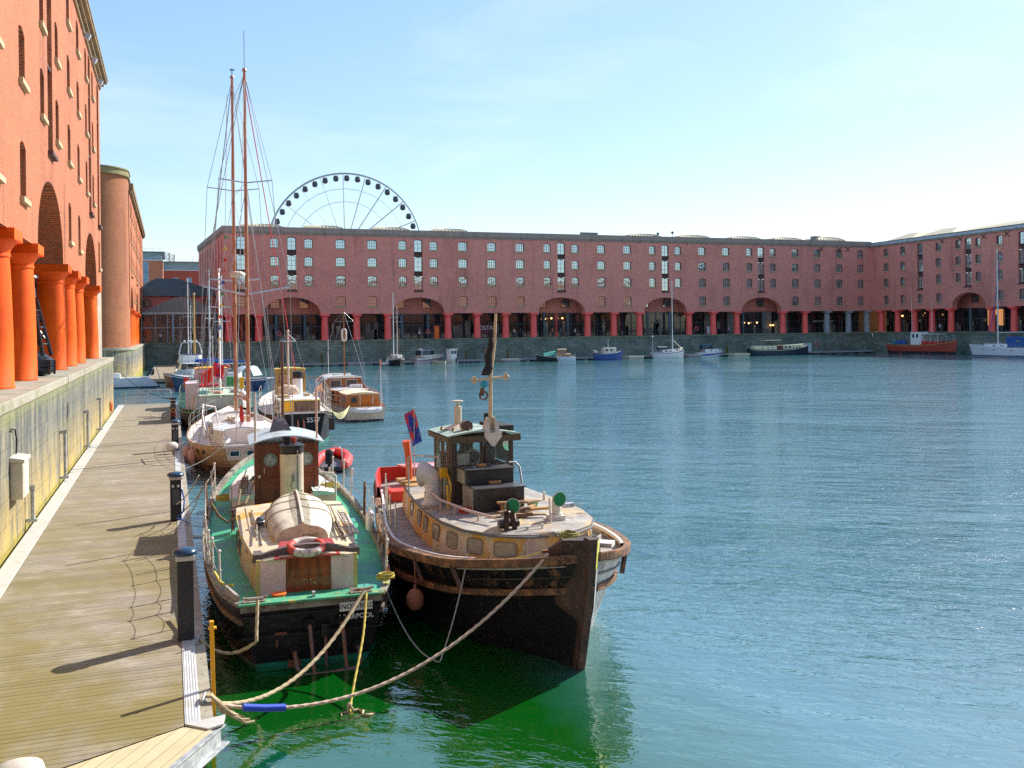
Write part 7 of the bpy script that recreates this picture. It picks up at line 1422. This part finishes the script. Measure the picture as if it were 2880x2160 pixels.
# cafe with hipped slate roof and glazed canopy
cf=thing('cafe_building','low brick cafe with slate hipped roof behind a glazed canopied front','cafe',(1.5,185,GZ))
MB().box(-10,9,0,14,0,8.6).build('wall',BRICK2,cf)
MB().add([(-10.5,-.6,8.5),(9.5,-.6,8.5),(9.5,14.6,8.5),(-10.5,14.6,8.5),(-3.9,7,12.1),(0,7,12.1)],[(0,1,5,4),(1,2,5),(2,3,4,5),(3,0,4)]).build('roof',SLATE,cf)
for k in (-5.5,0.6,5): port(cf,(k,-.01,7.2),(0,-1,0),1.4,1.3,.3,.1,FRAMED,GLASSB)
b=MB(); rows=[]
for i in range(21):
    x=-6.2+12.6*i/20; z=5.4+2.8*(1-abs((x-.4)/6.4)**1.25); rows.append([(x,-7,z),(x,0,z+.2)])
b.grid(rows); b.add([(r[0][0],-7,r[0][2]) for r in rows]+[(6.4,-7,5.2),(-6.2,-7,5.2)],[tuple(range(23))])
for i in range(0,21,1): b.box(rows[i][0][0]-.03,rows[i][0][0]+.03,-7.06,-7,5.2,rows[i][0][2])
b.build('canopy_gable',ZINC,cf); MB().box(-6.4,6.6,-7.2,-6.95,5.0,5.35).build('gutter',GALV,cf)
MB().add([(-6.2,-6.9,0),(6.4,-6.9,0),(6.4,-6.9,5.1),(-6.2,-6.9,5.1)],[(0,1,2,3)]).build('glazing',glass_mat('cafe_glass',(.06,.05,.06),.3,.06,.5),cf)
b=MB()
for x in (-6.2,-3.9,-1.9,.2,2.3,4.3,6.4): b.box(x-.05,x+.05,-6.98,-6.86,0,5.1)
b.box(-6.2,6.4,-6.97,-6.87,2.55,2.68).build('glazing_bar',GALV,cf); [MB().cyl((x_,-7.3,0),(x_,-7.3,5.1),.2).build('pillar',M('pillar_light_blue',(.35,.42,.48)),cf) for x_ in (-1.0,6.2)]
rr_=bpy.data.objects.new('x',None); bpy.data.objects.remove(rr_)
# modern buildings
def block(label,loc,w_,d,h,top,wins,brick,glass=True,gap=None):
    t=thing('office_building',label,'building',loc); MB().box(0,w_,0,d,0,h).build('wall',brick,t); MB().box(-.1,w_+.1,-.1,d+.1,h,h+.35).build('white_band',M('band_white',(.6,.6,.62)),t); MB().box(.3,w_-.3,.3,d,h+.352,top).build('glazed_storey',M('storey_teal_glass',(.20,.33,.36),[((.30,.42,.46),(.25,.25,2),.5,.55)],.2),t)
    b=MB().box(-1,w_+.6,-1,d,top,top+.2)
    b.build('flat_roof',M('roof_blue_grey',(.25,.33,.38)),t); b=MB().beam((0,0,top+1.1),(w_,0,top+1.1),.06,.06)
    for k in range(int(w_/2)+1): b.cyl((min(k*2,w_),0,top+.2),(min(k*2,w_),0,top+1.1),.05,n=5)
    b.build('roof_railing',GALV,t)
    for x,z,a_,c_ in wins: port(t,(x,-.02,z),(0,-1,0),a_,c_,.02,.12,M('win_frame_pale',(.5,.55,.6)),M('win_blue',(.15,.32,.45),rough=.1))
    return t
B3=M('brick_modern_orange',(.55,.20,.11),[((.45,.15,.09),(.3,.3,.3),.5,.7)],.85); B4=M('brick_modern_red',(.42,.10,.06),[((.35,.09,.06),(.3,.3,.3),.5,.7)],.85)
o=block('modern orange-brick office with glass top floor left of the other modern block','dummy' and (-14.5,300,GZ),12.7,30,23.3,25.8,[(7,k,3.2,3.0) for k in (7.5,11,14.5,18.5,21.3)],B3)
b=MB()
for k in range(7): b.beam((12.9,-1+k*5,25.9-k*.0),(16.0,-1+k*5,25.0),.25,.12)
b.beam((16.0,-1,25.0),(16.0,30,25.0),.25,.2).beam((14.5,-1,25.5),(14.5,30,25.5),.25,.2); b.build('sun_louvre',DARKG,o)
block('red-brick modern block with teal glass top floor between the cafe roof and the far warehouse',(-2.5,340,GZ),30,20,22.9,25.8,[(x,z,1.6,2.2) for x in (4.5,8.8,13,17) for z in (19.3,15.5,11.5)],B4)
# opposite warehouse behind the camera, mirrored in the far windows
ow=thing('warehouse','brick warehouse along the near quay, seen only mirrored in windows','warehouse',(75,-14,GZ)); MB().box(-78,110,-18,0,4.8,20.3).box(-78,110,-18,-4,0,4.79).build('wall',BRICK,ow); MB().box(-79,111,-19,.5,20.31,20.8).build('cornice',CORN,ow)
# ------------------------------------------------------------------ people
def person(loc,rz,h,top,leg,label,arm=.1,step=.12,skin=(.55,.33,.23),hair=(.05,.03,.02)):
    t=thing('person',label,'person',loc,rz); s=h/1.75
    V=[(0,0,.93),(0,0,1.15),(0,.01,1.40),(0,.01,1.50),(0,.02,1.62),(0,.02,1.73)]; E=[(0,1),(1,2),(2,3),(3,4),(4,5)]; R=[.13,.125,.15,.055,.085,.07]
    for sg in (-1,1):
        n=len(V); V+=[(sg*.09,0,.88),(sg*.10,sg*step*.5,.48),(sg*.10,sg*step,.07),(sg*.10,sg*step+.14,.03)]; E+=[(0,n),(n,n+1),(n+1,n+2),(n+2,n+3)]; R+=[.10,.065,.042,.04]
        n=len(V); V+=[(sg*.20,0,1.42),(sg*(.24+arm*.3),-.02,1.14),(sg*(.22+arm*.2),.10+arm,.90),(sg*(.22+arm*.2),.13+arm,.82)]; E+=[(2,n),(n,n+1),(n+1,n+2),(n+2,n+3)]; R+=[.055,.045,.034,.03]
    me=bpy.data.meshes.new('body'); me.from_pydata([(x*s,y*s,z*s) for x,y,z in V],E,[]); o=bpy.data.objects.new('body',me); COL.objects.link(o); o.parent=t
    md=o.modifiers.new('skin','SKIN'); 
    for i,v in enumerate(me.skin_vertices[0].data): v.radius=(R[i]*s,R[i]*s*(.75 if i in(0,1,2) else 1)); v.use_root=(i==0)
    sub=o.modifiers.new('sub','SUBSURF'); sub.levels=1; sub.render_levels=1
    nt=NT('person_clothes'); sx=nt.n('ShaderNodeSeparateXYZ'); nt.l(nt.pos(),sx.inputs[0]); z=nt.math('SUBTRACT',sx.outputs[2],loc[2])
    c=nt.mix(nt.math('GREATER_THAN',z,.95*s),leg,top); c=nt.mix(nt.math('GREATER_THAN',z,1.49*s),c,skin); c=nt.mix(nt.math('GREATER_THAN',z,1.69*s),c,hair); nt.set(col=c,rough=.8); me.materials.append(nt.m)
    return t
cols=[((.5,.5,.55),(.04,.05,.1)),((.02,.02,.03),(.03,.03,.04)),((.6,.12,.08),(.05,.05,.08)),((.1,.2,.4),(.1,.08,.07)),((.55,.5,.4),(.03,.04,.08)),((.05,.1,.08),(.03,.03,.03))]
PPL=[(63.2,172.9,'person in a tan top standing behind the far rail between rose columns'),(64.6,173.2,'person in dark clothes standing at the far quay left of the third arch'),(71.6,173.6,'person in a red top under the third far arch'),(73.3,173.4,'person in blue walking under the third far arch'),(76.5,173.6,'person in a cream top at the right pillar of the third far arch'),(95.3,173.4,'person in dark green left of the fourth far arch'),(112.2,173.3,'person standing by the menu board right of the fourth arch'),(44.3,173.4,'person in a pale top near the orange sign in the arcade')]
for k,(x,y,l_) in enumerate(PPL): person((x,y,GZ),rg.uniform(0,6),rg.uniform(1.6,1.85),cols[(4,1,2,3,4,5,0,0)[k]][0],cols[k%6][1],l_)
for k,(x,y) in enumerate(((-1.6,177.2),(3.8,177.1))): person((x,y,GZ),k*2.0,1.75,cols[k][0],cols[k][1],('person in grey on the quay before the cafe glazing','person in black on the quay beside the cafe lifebuoy')[k])
for y,l_ in ((151.9,'person in a pale top on the right quay above the red boat'),(131.3,'person in blue on the right quay beside the far right column')): person((148.6,y,GZ),PI/2,1.75,cols[0][0] if y>140 else cols[3][0],cols[1][1],l_)
o=MB().box(-.45,.45,-.2,.2,0,2.4).box(-.42,.42,-.22,-.2,.3,2.2).build('banner_sign',M('sign_bright_orange',(.85,.14,.01)),bevel=.02); o.location=(47.7,173.5,GZ); tag(o,'upright orange banner sign in the far arcade beside a rose column','sign')
o=MB().obox((0,0,.9),(.75,.06,1.5)).beam((0,.3,0),(0,0,1.5),.05,.05).build('menu_board',M('board_pale',(.55,.62,.68))); o.location=(107.4,173.6,GZ); tag(o,'pale menu board standing in the far arcade above the barge','sign')
o=MB().cyl((0,0,0),(0,0,3.9),.16).box(-.3,.3,-.2,.2,2.9,3.5).box(-.25,.25,-.15,.15,.0,.5).build('red_post',M('post_red_far',(.62,.05,.06)),bevel=.02); o.location=(72.4,173.6,GZ); o.scale=(1,1,1.25); tag(o,'tall red post standing under the third far arch','post')
b=MB()
for k in range(80):
    x=9+k*1.75; b.cyl((x,0,0),(x,0,1.05),.025,n=5)
b.tube([(9,0,1.05),(148,0,1.05)],.03,5).tube([(9,0,.55),(148,0,.55)],.02,5); o=b.build('quay_railing',DARKG); o.location=(0,174.4,GZ); tag(o,'dark metal railing running along the far arcade behind the columns','railing')
